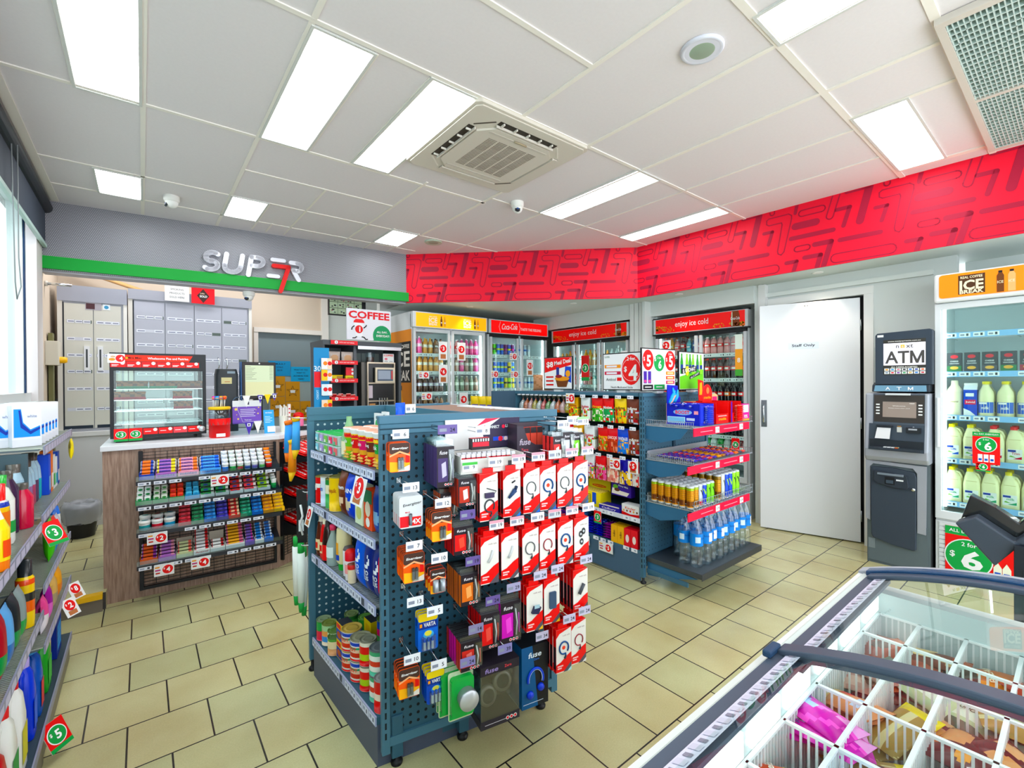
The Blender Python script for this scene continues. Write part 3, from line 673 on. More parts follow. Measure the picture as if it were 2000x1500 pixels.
 b.tf('www.nextpayments.com.au', .248, 1.80, .011, -.0135, '#f2f2ee', .2); b.tf('ALL CARDS ACCEPTED', .248, 1.597, .012, -.0135, '#f2f2ee', .16)
 lg_ = ['#e8a030', '#4aa0d8', '#d87a8a', '#101010', '#2a70c0', '#2a3a9a', '#e0662a', '#7a8aa0', '#d8303a', '#8040a0', '#3a9a5a', '#d8b060', '#2a7ad0', '#c83a4a']
 for i in range(14):
  x = .125+(i % 7)*.0365; z = 1.568-(i//7)*.025; b.rf(x, z, x+.031, z+.02, -.0135, WHITE); b.rf(x+.007, z+.005, x+.024, z+.015, -.0145, lg_[i])
 b.obj('topper_poster', t)
 b = MB(); b.rf(.08, 1.84, .12, 1.858, -.012, '#e4e6e6'); b.obj('maker_plate', t)
def fridge(name, loc, rz, W, Hh, D, hz, doors, base, lab, frame='#d4d8da', glow=2.0, lipc='#dfe4e8', shelves=(), hdr=None, dark_top=False, side=None, hframe=None):
 t = empty(name, loc, rz, lab, 'fridge'); fm = mat(frame, .4); hf = mat(hframe, .4) if hframe else fm
 inner = mat('#e3eef0', .5)
 b = MB(); s_ = mat(side, .5) if side else fm
 b.box(0, .03, 0, .03, D, Hh, s_); b.box(W-.03, .03, 0, W, D, Hh, s_); b.box(0, D-.02, 0, W, D, Hh, fm); b.box(0, .03, Hh-.03, W, D, Hh, fm); b.box(.03, .03, base-.06, W-.03, D, base, fm); b.box(0, .02, 0, W, .05, base-.05, hf)
 b.obj('cabinet', t)
 b = MB(); b.box(.031, D-.05, base, W-.031, D-.03, hz, inner); b.box(.031, .06, base, .034, D-.05, hz, inner); b.box(W-.034, .06, base, W-.031, D-.05, hz, inner); b.box(.031, .06, hz, W-.031, D-.05, hz+.004, inner); b.obj('liner', t)
 b = MB(); em = mat('#f4fbff', .4, emit=glow*2.2)
 for i in range(len(doors)+1):
  x = .045 if i == 0 else (W-.045 if i == len(doors) else (doors[i-1][1]+doors[i][0])/2)
  b.box(x-.009, .075, base+.05, x+.009, .085, hz-.04, em)
 b.obj('lamp_strip', t)
 for z in shelves:
  b = MB(); g = mat('#dfe6ea', .4)
  for i in range(int((D-.16)/.02)): b.box(.04, .12+i*.02, z-.012, W-.04, .124+i*.02, z-.008, g)
  for i in range(3): b.box(.05+(W-.1)*i/2-.003, .10, z-.018, .05+(W-.1)*i/2+.003, D-.06, z-.012, g)
  b.obj('wire_shelf', t); b = MB(); b.box(.04, .088, z-.03, W-.04, .094, z+.012, lipc); pr = mat('#f2f5f8', .5)
  k = int((W-.1)/.075)
  for i in range(k):
   if (i*7) % 5 == 3: continue
   b.rf(.05+i*.075, z-.024, .05+i*.075+.06, z+.006, .0868, pr); b.rf(.056+i*.075, z-.016, .056+i*.075+.022, z-.004, .0862, '#8f98a8'); b.rf(.088+i*.075, z-.018, .1+i*.075, z, .0862, '#30343c')
  b.obj('price_strip', t)
 for x0, x1 in doors:
  b = MB(); f = .035
  dm = fm
  b.box(x0, 0, base-.03, x0+f, .03, hz-.005, dm); b.box(x1-f, 0, base-.03, x1, .03, hz-.005, dm); b.box(x0, 0, base-.03, x1, .03, base+.03, dm); b.box(x0, 0, hz-.05, x1, .03, hz-.005, mat('#16181b') if dark_top else dm)
  d = b.obj('door', t, bevel=.003); b = MB(); b.box(x0+f, .012, base+.03, x1-f, .016, hz-.05, GLASS); b.obj('pane', d)
  b = MB(); b.box(x0+f-.004 if x0 > .3 else x1-f-.012, -.03, 1.0, (x0+f+.012) if x0 > .3 else x1-f+.004, 0, 1.35, '#c4c8cb'); b.obj('door_handle', d, bevel=.005)
 if hdr: hdr(t, W, Hh, hz, hf)
 return t
def jug(cap, lab, txt, blue='#2456b8'):
 b = MB(); milk = mat('#efecc0', .35)
 loft(b, [(0, .085, .085, .015), (.004, .096, .096, .02), (.15, .096, .096, .022), (.19, .082, .08, .025), (.225, .05, .045, .02, -.008, 0), (.24, .034, .034, .016, -.01, 0)], milk)
 b.lathe([(.0185, .238), (.0185, .262), (.0, .263)], mat(cap, .4), 14, c=(-.01, 0))
 b.tube([(.0, 0, .232), (.03, 0, .222), (.043, 0, .19), (.044, 0, .135)], .0085, milk, 7)
 b.rf(-.036, .03, .036, .105, -.0492, WHITE if txt else lab)
 b.rf(-.034, .085, .005, .1, -.0498, '#1c3f9c'); b.tf(txt or 'milk', .004, .075, .016, -.0500, blue, .04); b.pf([(-.01, .035), (.034, .035), (.034, .055)], -.0498, blue); b.pf([(-.03, .05), (.01, .045), (-.02, .06)], -.0498, '#6ab040')
 b.rf(-.03, .17, .03, .173, -.045, '#c9c48e')
 return b.mesh('milk_jug')
def mbottle(cap='#f0dc20'):
 b = MB(); milk = mat('#efecc4', .35)
 b.lathe([(.036, 0, milk), (.044, .006, milk), (.044, .155, milk), (.040, .185, milk), (.02, .225, milk), (.018, .24, mat(cap)), (.02, .241, mat(cap)), (.02, .262, mat(cap)), (0, .263)], milk, 18)
 wrapf(b, .044, 0, .03, .11, -65, 65, '#2b62c4'); wraptext(b, 'milk', .044, .068, .02, WHITE, .04, off=.0015); wrapf(b, .044, 0, .095, .108, -50, 10, WHITE, .0012)
 return b.mesh('milk_bottle')
def build_milk_fridge():
 def hdr(t, W, H, hz, hf):
  b = MB(); b.box(0, -.03, hz, W, .05, H, '#dadcdc'); b.obj('header_box', t, bevel=.015)
  b = MB(); b.slab(rr2(.03, hz+.03, W-.03, H-.012, .02), -.034, -.03, mat('#f08208', .3, emit=.28)); p = b.obj('header_panel', t)
  b = MB(); dk = mat('#4a2c14', .5); cr = mat('#f6e6c4', .5)
  b.rf(.135, hz+.045, .275, H-.03, -.0346, dk); b.tf('REAL COFFEE', .205, H-.048, .018, -.0355, cr, .115); b.tf('ICE', .205, H-.105, .072, -.0355, cr, .125, bold=.03); b.tf('BREAK', .205, hz+.062, .028, -.0355, cr, .125, bold=.03)
  for x, c1 in ((.35, '#6a3a18'), (.405, '#f3b27a')):
   b.slab([(x-.018, hz+.035), (x+.018, hz+.035), (x+.018, hz+.15), (x+.009, hz+.17), (x-.009, hz+.17), (x-.018, hz+.15)], -.036, -.0345, mat(c1)); b.tf('ICE', x, hz+.105, .018, -.037, cr, .03); b.rf(x-.01, hz+.17, x+.01, hz+.185, -.036, BLACK)
  b.obj('header_lettering', t)
 t = fridge('milk_fridge', (4.74, .738, 0), R(-90), .82, 2.29, .65, 2.075, [(.0, .80)], .47, 'tall white milk fridge with orange coffee header right of the cash machine', shelves=(1.84, 1.545, 1.215, .885, .555), hdr=hdr, lipc='#8fc0ee', glow=2.2, hframe='#dcdfe0')
 b = MB()
 for i in range(12): b.box(.02, .012, .02+i*.033, .80, .02, .045+i*.033, '#d6dadb')
 b.obj('vent_grille', t)
 b = MB(); b.box(.01, -.02, .98, .03, -.001, 1.36, '#d9dcde'); b.obj('long_handle', t, bevel=.008)
 # big sign on the grille
 b = MB(); x0, x1, z0, z1 = .055, .42, .055, .395
 b.box(x0, .008, z0, x1, .011, z1, RED); b.rf(x0, z1-.06, x1, z1, .0072, GREEN); b.tf('ALL DAY, EVERYDAY!', (x0+x1)/2, z1-.03, .028, .0062, WHITE, .32)
 b.df(.18, .18, .13, .0070, WHITE, n=32, rz=.135); b.df(.18, .18, .123, .0062, GREEN, n=32, rz=.128); b.tf('6', .20, .165, .14, .005, WHITE, .115, bold=.03); b.tf('$', .095, .19, .05, .005, WHITE, bold=.02); b.tf('2 for', .185, .275, .03, .005, WHITE)
 for x in (.33, .375): b.slab([(x-.02, .075), (x+.022, .075), (x+.022, .15), (x, .19), (x-.02, .15)], .004, .007, '#ececd8'); b.rf(x-.014, .09, x+.016, .12, .003, '#2456b8')
 tag(b.obj('price_sign', loc=(4.74, .738, 0), rz=R(-90)), 'big red and green two for six dollars sign on the milk fridge grille', 'sign')
 b = MB(); b.box(.205, -.002, .885, .345, .0, 1.115, RED); b.rf(.205, 1.085, .345, 1.115, -.0026, GREEN); b.tf('ALL DAY, EVERYDAY!', .275, 1.10, .013, -.0034, WHITE, .125); b.df(.275, 1.025, .055, -.0026, WHITE, n=28); b.df(.275, 1.025, .051, -.0034, GREEN, n=28); b.tf('6', .285, 1.015, .06, -.0042, WHITE, bold=.03); b.tf('$', .243, 1.03, .024, -.0042, WHITE); b.tf('2 for', .275, 1.062, .012, -.0042, WHITE)
 for x in (.245, .275, .305): b.rf(x-.012, .90, x+.012, .955, -.003, WHITE); b.rf(x-.008, .91, x+.008, .925, -.0036, '#2456b8')
 tag(b.obj('price_sign', loc=(4.738, .738, 0), rz=R(-90)), 'red and green six dollar sign stuck on the milk fridge glass', 'sign')
 ticket('price_ticket', (4.736, .738-.26, .897), R(-90), .075, .065, 'small green six dollar ticket under the larger glass sign', 'green', '6')
 def at(u, d, z): return (4.74+d, .738-u, z)
 J = {'y': jug('#f2dc1c', '#2456b8', 'milk'), 'r': jug('#e01c34', RED, 'Trim', '#c02040'), 'w': jug('#f2dc1c', WHITE, 'milk', '#2a9a6a')}
 for row, z, pat in ((1, .888, 'yyrrrr'), (2, .558, 'wwwwwww')):
  for j in range(2):
   for i, k in enumerate(pat):
    u = .085+i*(.102 if row == 1 else .1)+(.02 if row == 1 and i > 1 else 0)
    if u > .76: continue
    nm = {'y': 'yellow-capped milk jug', 'r': 'red-capped trim milk jug', 'w': 'yellow-capped milk jug with green-blue label'}[k]
    inst(J[k], 'milk_jug', at(u, .15+j*.12, z+.003), R(-90+random.uniform(-4, 4)), '%s, %s from left, %s row, %s milk fridge shelf' % (nm, onum(i), 'front' if j == 0 else 'back', 'second-lowest' if row == 1 else 'lowest'), 'milk', 'milk jugs in the milk fridge')
 mb = mbottle(); z = 1.218
 for j in range(2):
  for i in range(4):
   inst(mb, 'milk_bottle', at(.26+i*.1, .15+j*.12, z), R(-90), 'small blue-labelled milk bottle, %s from the carton, %s row' % (onum(i), ('front', 'back')[j]), 'milk', 'milk bottles beside the blue carton')
 b = MB(); ml = mat('#efe6c8', .35); b.lathe([(.045, 0), (.05, .01), (.05, .17), (.043, .2), (.022, .235), (.02, .27, mat('#d8c9a0')), (.0, .271)], ml, 20); wraptext(b, 'natural', .05, .11, .012, '#a09070', .05)
 inst(b.mesh('cream_bottle'), 'milk_bottle', at(.09, .16, z), R(-90), 'large plain cream-coloured bottle at the left of the milk fridge', 'milk')
 b = MB(); b.box(-.036, -.036, 0, .036, .036, .20, '#1f4fc0'); b.xpr([(-.036, .2), (.036, .2), (0, .235)], -.036, .036, '#e8eef6'); b.box(-.036, -.003, .232, .036, .003, .25, WHITE); b.rf(-.03, .09, .03, .125, -.0366, '#d42a50'); b.tf('2vivid', 0, .108, .016, -.037, WHITE, .05); b.rf(-.025, .15, .02, .175, -.0366, WHITE); b.pf([(-.036, 0), (.036, 0), (.0, .04), (-.036, .06)], -.0366, WHITE)
 inst(b.mesh('milk_carton'), 'milk_carton', at(.18, .15, z), R(-90), 'blue and white milk carton beside the plain cream bottle', 'milk')
 for i, c in enumerate(('#2b6e3a', '#3a3a42', '#4a4a52', '#2f7a4a', '#a03040')):
  b = MB(); b.box(-.04, 0, 0, .04, .05, .15, '#34363c'); b.rf(-.04, 0, .04, .05, -.0006, c); b.df(0, .12, .022, -.001, '#c8303a', rz=.014); b.tf('CHEESE', 0, .085, .010, -.0012, WHITE); b.tf('CRACKERS', 0, .068, .008, -.0012, WHITE); b.df(0, .035, .024, -.0012, '#e8b050', rz=.012)
  inst(b.mesh('cracker_box'), 'cracker_box', at(.09+i*.095, .14, 1.55), R(-90), 'dark cheese and cracker box, %s from left on the blue-edged shelf' % onum(i), 'box', 'cracker boxes in the milk fridge')
 b = MB(); b.box(-.06, 0, 0, .06, .05, .12, '#d9a070'); b.rf(-.04, .03, .04, .09, -.001, '#e8e4b0'); b.rf(-.03, .095, .0, .115, -.001, '#c04040'); b.rf(.01, .09, .035, .11, -.001, '#508a40')
 inst(b.mesh('snack_tray'), 'snack_tray', at(.60, .14, 1.55), R(-90), 'tan snack tray at the right of the cracker boxes', 'snack')
def rr2(x0, z0, x1, z1, r, n=4):
 P = []
 for cx, cz, a in ((x1-r, z1-r, 0), (x0+r, z1-r, 90), (x0+r, z0+r, 180), (x1-r, z0+r, 270)):
  for i in range(n+1): t = R(a+90*i/n); P.append((cx+r*math.cos(t), cz+r*math.sin(t)))
 return P[::-1]
# ---------------------------------------------------------------- ice-cream chest freezer
def arch(y): return .9+.075*(1-(y/.43)**2)
def build_freezer():
 t = empty('ice_cream_freezer', (0, 0, 0), 0, 'white chest freezer with two curved glass lids full of ice creams', 'freezer')
 wh, gb = mat('#e9ebe8', .35), mat('#5f6675', .35); X0, X1 = .28, 1.80
 b = MB()
 b.box(X0, -.455, 0, X1, -.425, .86, wh); b.box(X0, .425, 0, X1, .455, .86, wh); b.box(X0, -.425, 0, X0+.03, .425, .86, wh); b.box(X1-.04, -.425, 0, X1, .425, .86, wh); b.box(X0, -.43, .1, X1, .43, .5, wh)
 b.box(X0-.005, .412, .85, X1-.03, .455, .892, wh); b.box(X0-.005, .418, .892, X1-.05, .440, .897, '#ccd3cf'); b.box(X0-.005, -.455, .85, X1, -.412, .895, wh)
 b.obj('cabinet', t, bevel=.006)
 b = MB(); b.box(X0, .388, .882, X1-.04, .412, .897, gb); b.box(X0, -.412, .882, X1-.04, -.388, .897, gb); b.obj('rail', t)
 # inner walls, warm light strips on the long side
 b = MB(); iw = mat('#c6d2d2', .4); b.box(X0+.03, .400, .5, X1-.04, .424, .86, iw); b.box(X0+.03, -.424, .5, X1-.04, -.40, .86, iw); b.box(X1-.075, -.40, .5, X1-.04, .40, .86, iw); b.box(X0+.03, -.4, .5, X0+.06, .4, .86, iw); b.obj('liner', t)
 b = MB(); em = mat('#f6fffb', .4, emit=1.5)
 for x in (.40, .56, .72, .88, 1.04, 1.22, 1.40, 1.58): b.box(x, .392, .815, x+.125, .398, .862, em); b.box(x, -.398, .815, x+.125, -.392, .862, em)
 b.obj('lamp_strip', t)
 # raised end of the far side with the curved dark trim
 def archbar(x0, x1, w0, w1, up, m, nm, n=20, y0=-.43, y1=.43, par=t):
  b = MB(); V = []; F = []
  for i in range(n+1):
   y = y0+(y1-y0)*i/n; z = arch(y)
   V += [(x0, y, z+w0), (x1, y, z+w0), (x1, y, z+w1), (x0, y, z+w1)]
  for i in range(n):
   for k in range(4): F.append((i*4+k, i*4+(k+1) % 4, i*4+4+(k+1) % 4, i*4+4+k))
  F += [(3, 2, 1, 0), tuple(n*4+k for k in range(4))]
  b.add(V, F, m); return b.obj(nm, par, bevel=.003)
 archbar(1.755, 1.80, -.02, .008, 0, mat('#a9abb3', .4), 'end_cap', y0=-.455, y1=.455)
 archbar(1.735, 1.768, -.018, .012, 0, mat('#1e3f66', .25), 'end_trim')
 def lid(nm, x0, x1, dz, first):
  l = empty('lid_frame_holder', (0, 0, 0)); l.name = nm; l.parent = t
  n = 24; b = MB(); V = []; F = []; y0, y1 = -.385, .385
  for i in range(n+1):
   y = y0+(y1-y0)*i/n; V += [(x0, y, arch(y)+dz), (x1, y, arch(y)+dz)]
  for i in range(n): F.append((2*i, 2*i+1, 2*i+3, 2*i+2))
  b.add(V, F, GLASS, True); b.obj('pane', l)
  fr = mat('#47505f', .35)
  for xx0, xx1 in ((x1-.04, x1), (x0, x0+.025)): archbar(xx0, xx1, dz-.006, dz+.008, 0, fr, 'frame_bar', par=l, y0=-.42, y1=.42)
  b = MB(); b.box(x0, .372, .893+dz, x1, .425, .903+dz, fr); b.obj('side_rail', l); b = MB(); b.box(x0, -.425, .893+dz, x1, -.372, .903+dz, fr); b.obj('side_rail', l)
  b = MB(); b.add([(x0, .374, .916+dz), (x1-.005, .374, .916+dz), (x1-.005, .402, .906+dz), (x0, .402, .906+dz)], [(0, 1, 2, 3)], mat('#dcd8ea', .5)); k = int((x1-x0)/.045)
  for i in range(k):
   x = x0+.01+i*.045
   b.add([(x, .378, .9157+dz), (x+.016, .378, .9157+dz), (x+.016, .398, .9087+dz), (x, .398, .9087+dz)], [(0, 1, 2, 3)], '#cfcadb')
   b.add([(x+.024, .381, .9147+dz), (x+.034, .381, .9147+dz), (x+.034, .395, .9098+dz), (x+.024, .395, .9098+dz)], [(0, 1, 2, 3)], '#8d8898')
  b.obj('price_strip', l)
  if first: b = MB(); b.box(x1-.075, .418, .903+dz, x1-.02, .436, .918+dz, '#28405c'); b.obj('grip', l, bevel=.004)
 lid('far_lid', 1.068, 1.745, -.004, False); lid('near_lid', .30, 1.10, .010, True)
 # white wire baskets: lattice dividers
 wb = mat('#eef1f2', .4); ztop, zb = .80, .56; XS = [.51, .685, .862, 1.03, 1.21, 1.385, 1.56, 1.725]; YS = [.395, .302, .206, .106, .006, -.094, -.194]
 for x in XS:
  b = MB(); b.box(x-.004, -.395, ztop-.006, x+.004, .395, ztop, wb); b.box(x-.003, -.395, zb, x+.003, .395, zb+.005, wb); b.box(x-.003, -.395, ztop-.09, x+.003, .395, ztop-.086, wb) if 0 else None
  for i in range(56): b.box(x-.0012, .39-i*.0142, zb, x+.0012, .3935-i*.0142, ztop-.005, wb)
  b.obj('basket_divider', t)
 for y in YS:
  b = MB(); b.box(.51, y-.004, ztop-.006, 1.725, y+.004, ztop, wb); b.box(.51, y-.003, zb, 1.725, y+.003, zb+.005, wb)
  for i in range(84): b.box(.515+i*.0145, y-.0012, zb, .5185+i*.0145, y+.0012, ztop-.005, wb)
  b.obj('basket_divider', t)
 b = MB(); b.box(.35, -.4, .50, 1.74, .4, .545, '#e4eaec'); b.obj('floor_panel', t)
 # ice creams in their wrappers
 def gridfn(base, spots, seed):
  rnd = random.Random(seed); ms = [mat(c, .3) for c in spots]; bm = mat(base, .3); T = {}
  def fn(u, v):
   k = (int(u*10), int(v*14))
   if k not in T: T[k] = rnd.choice(ms) if rnd.random() < .38 else bm
   return T[k]
  return fn
 def artfn(base, rules):
  bm = mat(base, .3); rs = [(f, mat(c, .3)) for f, c in rules]
  def fn(u, v):
   for f, m in rs:
    if f(u, v): return m
   return bm
  return fn
 kinds = {
     'magenta': (pouch(.085, .15, .03, artfn('#c81ca8', [(lambda u, v: (u-.5)**2+(v-.7)**2 < .03, '#a8c0e8'), (lambda u, v: (u+v) % .5 < .12, '#f060c8'), (lambda u, v: v < .3 and u > .6, '#e8a0d8')]), [('Frosty', .5, .7, .012, .05, mat('#3050a0'))]), 'magenta fruit ice wrapper with blue and white lettering'),
     'fruit': (pouch(.08, .14, .03, artfn('#d8956a', [(lambda u, v: (u-.4)**2+(v-.3)**2 < .03, '#b8cce8'), (lambda u, v: (u-.75)**2+(v-.6)**2 < .02, '#d82030'), (lambda u, v: v > .7, '#e8c080')])), 'peach-coloured fruit ice wrapper with red cherry print'),
     'choc': (pouch(.075, .15, .03, artfn('#7c3d2b', [(lambda u, v: abs(u-v) < .12, '#c0a070'), (lambda u, v: v < .25, '#b05a3a')]), [('M', .5, .55, .045, .04, mat('#e8c890'))]), 'brown chocolate ice cream wrapper with gold letter'),
     'rust': (pouch(.085, .14, .03, artfn('#a3492f', [(lambda u, v: v < .3, '#c8683c'), (lambda u, v: (u-.5)**2+(v-.6)**2 < .03, '#5e3a26')])), 'rust-red ice cream wrapper'),
     'pink': (pouch(.095, .15, .035, artfn('#c99488', [(lambda u, v: abs(u+v-1) < .12, '#e0b8a8'), (lambda u, v: v < .2, '#a87a70')])), 'shiny rose-gold ice cream wrapper'),
     'green': (pouch(.09, .16, .04, artfn('#c4d0a8', [(lambda u, v: abs(u-.5) < .32 and abs(v-.45) < .22, '#e8ecdc'), (lambda u, v: v > .72, '#5e6a5a')]), [('ALMOND', .5, .45, .012, .05, mat('#404838'))]), 'pale green almond ice cream wrapper'),
     'gold': (pouch(.07, .15, .03, artfn('#a58a4e', [(lambda u, v: v < .25, '#e8d020'), (lambda u, v: abs(u-.5) < .15, '#ded2a0')])), 'gold foil ice cream wrapper with yellow end'),
     'dark': (pouch(.12, .19, .04, artfn('#5a1e22', [(lambda u, v: (u-.3)**2+(v-.62)**2 < .05, '#d89a68'), (lambda u, v: (u-.75)**2*1.5+(v-.8)**2 < .03, '#e0aa7c'), (lambda u, v: u < .15 and v > .3, '#c86420'), (lambda u, v: (u-.5)**2+(v-.2)**2 < .012, '#e09838')]), nu=20, nv=24), 'large maroon wrapper with cookie sandwich print'),
     'blue': (pouch(.085, .14, .045, artfn('#1c3fd0', [(lambda u, v: (u-.5)**2+(v-.7)**2 < .03, '#3f7af0')])), 'bright blue ice block wrapper'),
     'mango': (pouch(.06, .16, .03, artfn('#f0c418', [(lambda u, v: v < .35 or u > .8, '#2c8a3c'), (lambda u, v: abs(u-.5) < .3 and abs(v-.65) < .15, '#e06040')]), [('Weis', .5, .65, .014, .04, mat('#f8f4e8'))]), 'yellow and green mango bar wrapper'),
     'red': (pouch(.06, .16, .03, artfn('#d01c2c', [(lambda u, v: v > .7, '#e8c090')]), [('Weis', .5, .5, .014, .04, mat('#f8f4e8'))]), 'red and cream fruit bar wrapper'),
     'brk': (pouch(.09, .14, .035, artfn('#c06a20', [(lambda u, v: v > .6, '#3c2a1c'), (lambda u, v: u < .2, '#f0a040')]), [('BREAK', .5, .4, .014, .06, mat('#f4e4c0'))]), 'orange and brown coffee ice cream wrapper')}
 tub = MB(); tub.lathe([(.028, 0, mat('#d81c34')), (.036, .06, mat('#d81c34')), (.038, .062, WHITE), (.038, .07, WHITE), (.034, .071, mat('#e02038')), (.02, .0715, mat('#e8d040')), (0, .0718)], RED, 20); tubm = tub.mesh('ice_cream_tub')
 M_ = {k: v[0].mesh('ice_cream_'+k) for k, v in kinds.items()}
 bins = [(7, 0, 'rust', 2, 'choc'), (7, 1, 'choc', 2, 'rust'), (7, 2, 'brk', 2, 'choc'), (7, 3, 'rust', 2, 'brk'), (6, 0, 'pink', 2, 'choc'), (6, 1, 'green', 2, 'pink'), (6, 2, 'green', 1, 'green'), (6, 3, 'gold', 2, 'green'), (5, 0, 'fruit', 2, 'fruit'), (5, 1, 'gold', 2, 'choc'), (5, 2, 'dark', 1, 'dark'), (5, 3, 'dark', 1, 'dark'), (5, 4, 'choc', 2, 'choc'), (4, 0, 'magenta', 3, 'magenta'), (4, 1, 'gold', 1, 'gold'), (4, 2, 'dark', 1, 'dark'), (4, 3, 'rust', 2, 'rust'), (3, 0, 'mango', 2, 'red'), (3, 1, 'blue', 2, 'blue'), (3, 2, 'tub', 2, 'tub'), (2, 0, 'red', 2, 'mango'), (2, 1, 'blue', 1, 'blue'), (3, 3, 'mango', 2, 'mango'), (6, 4, 'brk', 2, 'rust'), (2, 2, 'red', 2, 'mango')]
 base = {'dark': .735, 'magenta': .74}
 for bi, (ix, iy, k, n, k2) in enumerate(bins):
  cx = (XS[ix]+XS[ix-1])/2; cy = (YS[iy]+YS[iy+1])/2
  for j in range(n+1):
   kk = k if j % 2 == 0 else k2; z = base.get(kk, .72)+j*.016-.01; a = random.uniform(-.7, .7)+(R(90) if bi % 3 == 0 else 0)
   if kk == 'tub':
    inst(tubm, 'ice_cream_tub', (cx-.03+j*.065, cy, .70), 0, 'round red ice cream tub, %s one in its bin, bin %s across' % (onum(j), onum(iy)), 'ice cream', 'ice creams in the freezer'); continue
   lab = '%s, %s layer, bin %s across, %s from far end' % (kinds[kk][1].split(' with')[0].replace(' wrapper', ' pack'), onum(j), onum(iy), onum(7-ix))
   o = inst(M_[kk], 'ice_cream', (0, 0, 0), 0, lab, 'ice cream', 'ice creams in the freezer')
   sc = 1.08
   if kk == 'dark': sc = .98
   m = Matrix.Translation((cx+random.uniform(-.02, .02), cy+random.uniform(-.01, .01), z)) @ Matrix.Rotation(a+(R(-60) if kk == 'dark' else 0), 4, 'Z') @ Matrix.Rotation(R(-90+random.uniform(-16, 16)), 4, 'X') @ Matrix.Translation((0, 0, -.07))
   o.matrix_world = m @ Matrix.Scale(sc, 4)
def build_stand():
 t = empty('black_display_bin', (3.2, .20, 0), R(-90), 'glossy black angular plastic bin on a post behind the freezer', 'bin'); k = mat('#15181c', .15, coat=.6); k2 = mat('#3f4752', .3)
 b = MB(); b.slab([(-.215, .775), (-.18, .905), (-.09, .86), (-.01, .80), (.08, .95), (.20, 1.08), (.30, 1.16), (.30, .95), (.12, .80), (-.02, .68), (-.12, .73), (-.2, .79)], .1, .18, k); b.obj('hood', t, bevel=.012)
 b = MB(); b.slab([(-.225, .772), (-.15, .82), (-.02, .73), (.12, .90), (.32, 1.10), (.32, .70), (-.0, .72), (-.085, .595)], .0, .1, k2); b.obj('front_plate', t, bevel=.008)
 b = MB(); b.box(-.02, -.03, .1, .25, .2, .72, mat('#1e242c', .3)); b.box(.01, -.034, .30, .22, -.03, .62, '#2c343e'); b.obj('bin_body', t, bevel=.02)
 b = MB(); b.box(-.04, -.05, 0, .27, .22, .1, k); b.obj('foot', t, bevel=.01)
# ---------------------------------------------------------------- drinks fridges
def soda(body, label, cap, h=.23, r=.033, clear=False):
 bm = mat(body, .12, coat=.5); b = MB()
 b.lathe([(r*.8, 0, bm), (r, .008, bm), (r, h*.25, bm), (r*.96, h*.38, mat(label, .4)), (r*.96, h*.58, bm), (r, h*.6, bm), (r*.9, h*.7, bm), (r*.5, h*.84, bm), (r*.36, h*.9, bm), (r*.36, h*.915, mat(cap, .4)), (r*.42, h*.917, mat(cap, .4)), (r*.42, h*.985, mat(cap, .4)), (0, h)], bm, 12)
 wrapf(b, r*.96, 0, h*.43, h*.53, -40, 40, '#f4f4f0', .0008); return b.mesh('soft_drink_bottle')
def slim(body, band, h=.17, r=.029):
 b = can(r, h, [(0, mat(body, .25, .3)), (h*.42, mat(band, .3)), (h*.58, mat(body, .25, .3))], n=12); return b.mesh('drink_can')
def fill(meshes, cat, name, at, us, zs, pats, kinds, where, dx=.0, rows=2, gap=.1, rz=0, y0=.15):
 for zi, (z, pat) in enumerate(zip(zs, pats)):
  for j in range(rows):
   for i, k in enumerate(pat):
    if k == ' ': continue
    u = us[0]+i*us[1]
    if u > us[2]: break
    row = ('top', 'second', 'third', 'fourth', 'fifth', 'sixth')[zi]
    lab = '%s, %s from left, %s of %s shelf, %s' % (kinds[k], onum(i), 'front' if j == 0 else 'back', row, where)
    inst(meshes[k], name, at(u, y0+j*gap, z+.014), rz, lab, cat, cat + 's in ' + where)
def fr_sticker(at, u, z, price, lab, rz, w=.10, h=.2, kind='red'):
 x, y, _ = at(u, -.002, z); ticket('price_ticket', (x, y, z), rz, w, h, lab, kind, price, 'price stickers on the fridge doors')
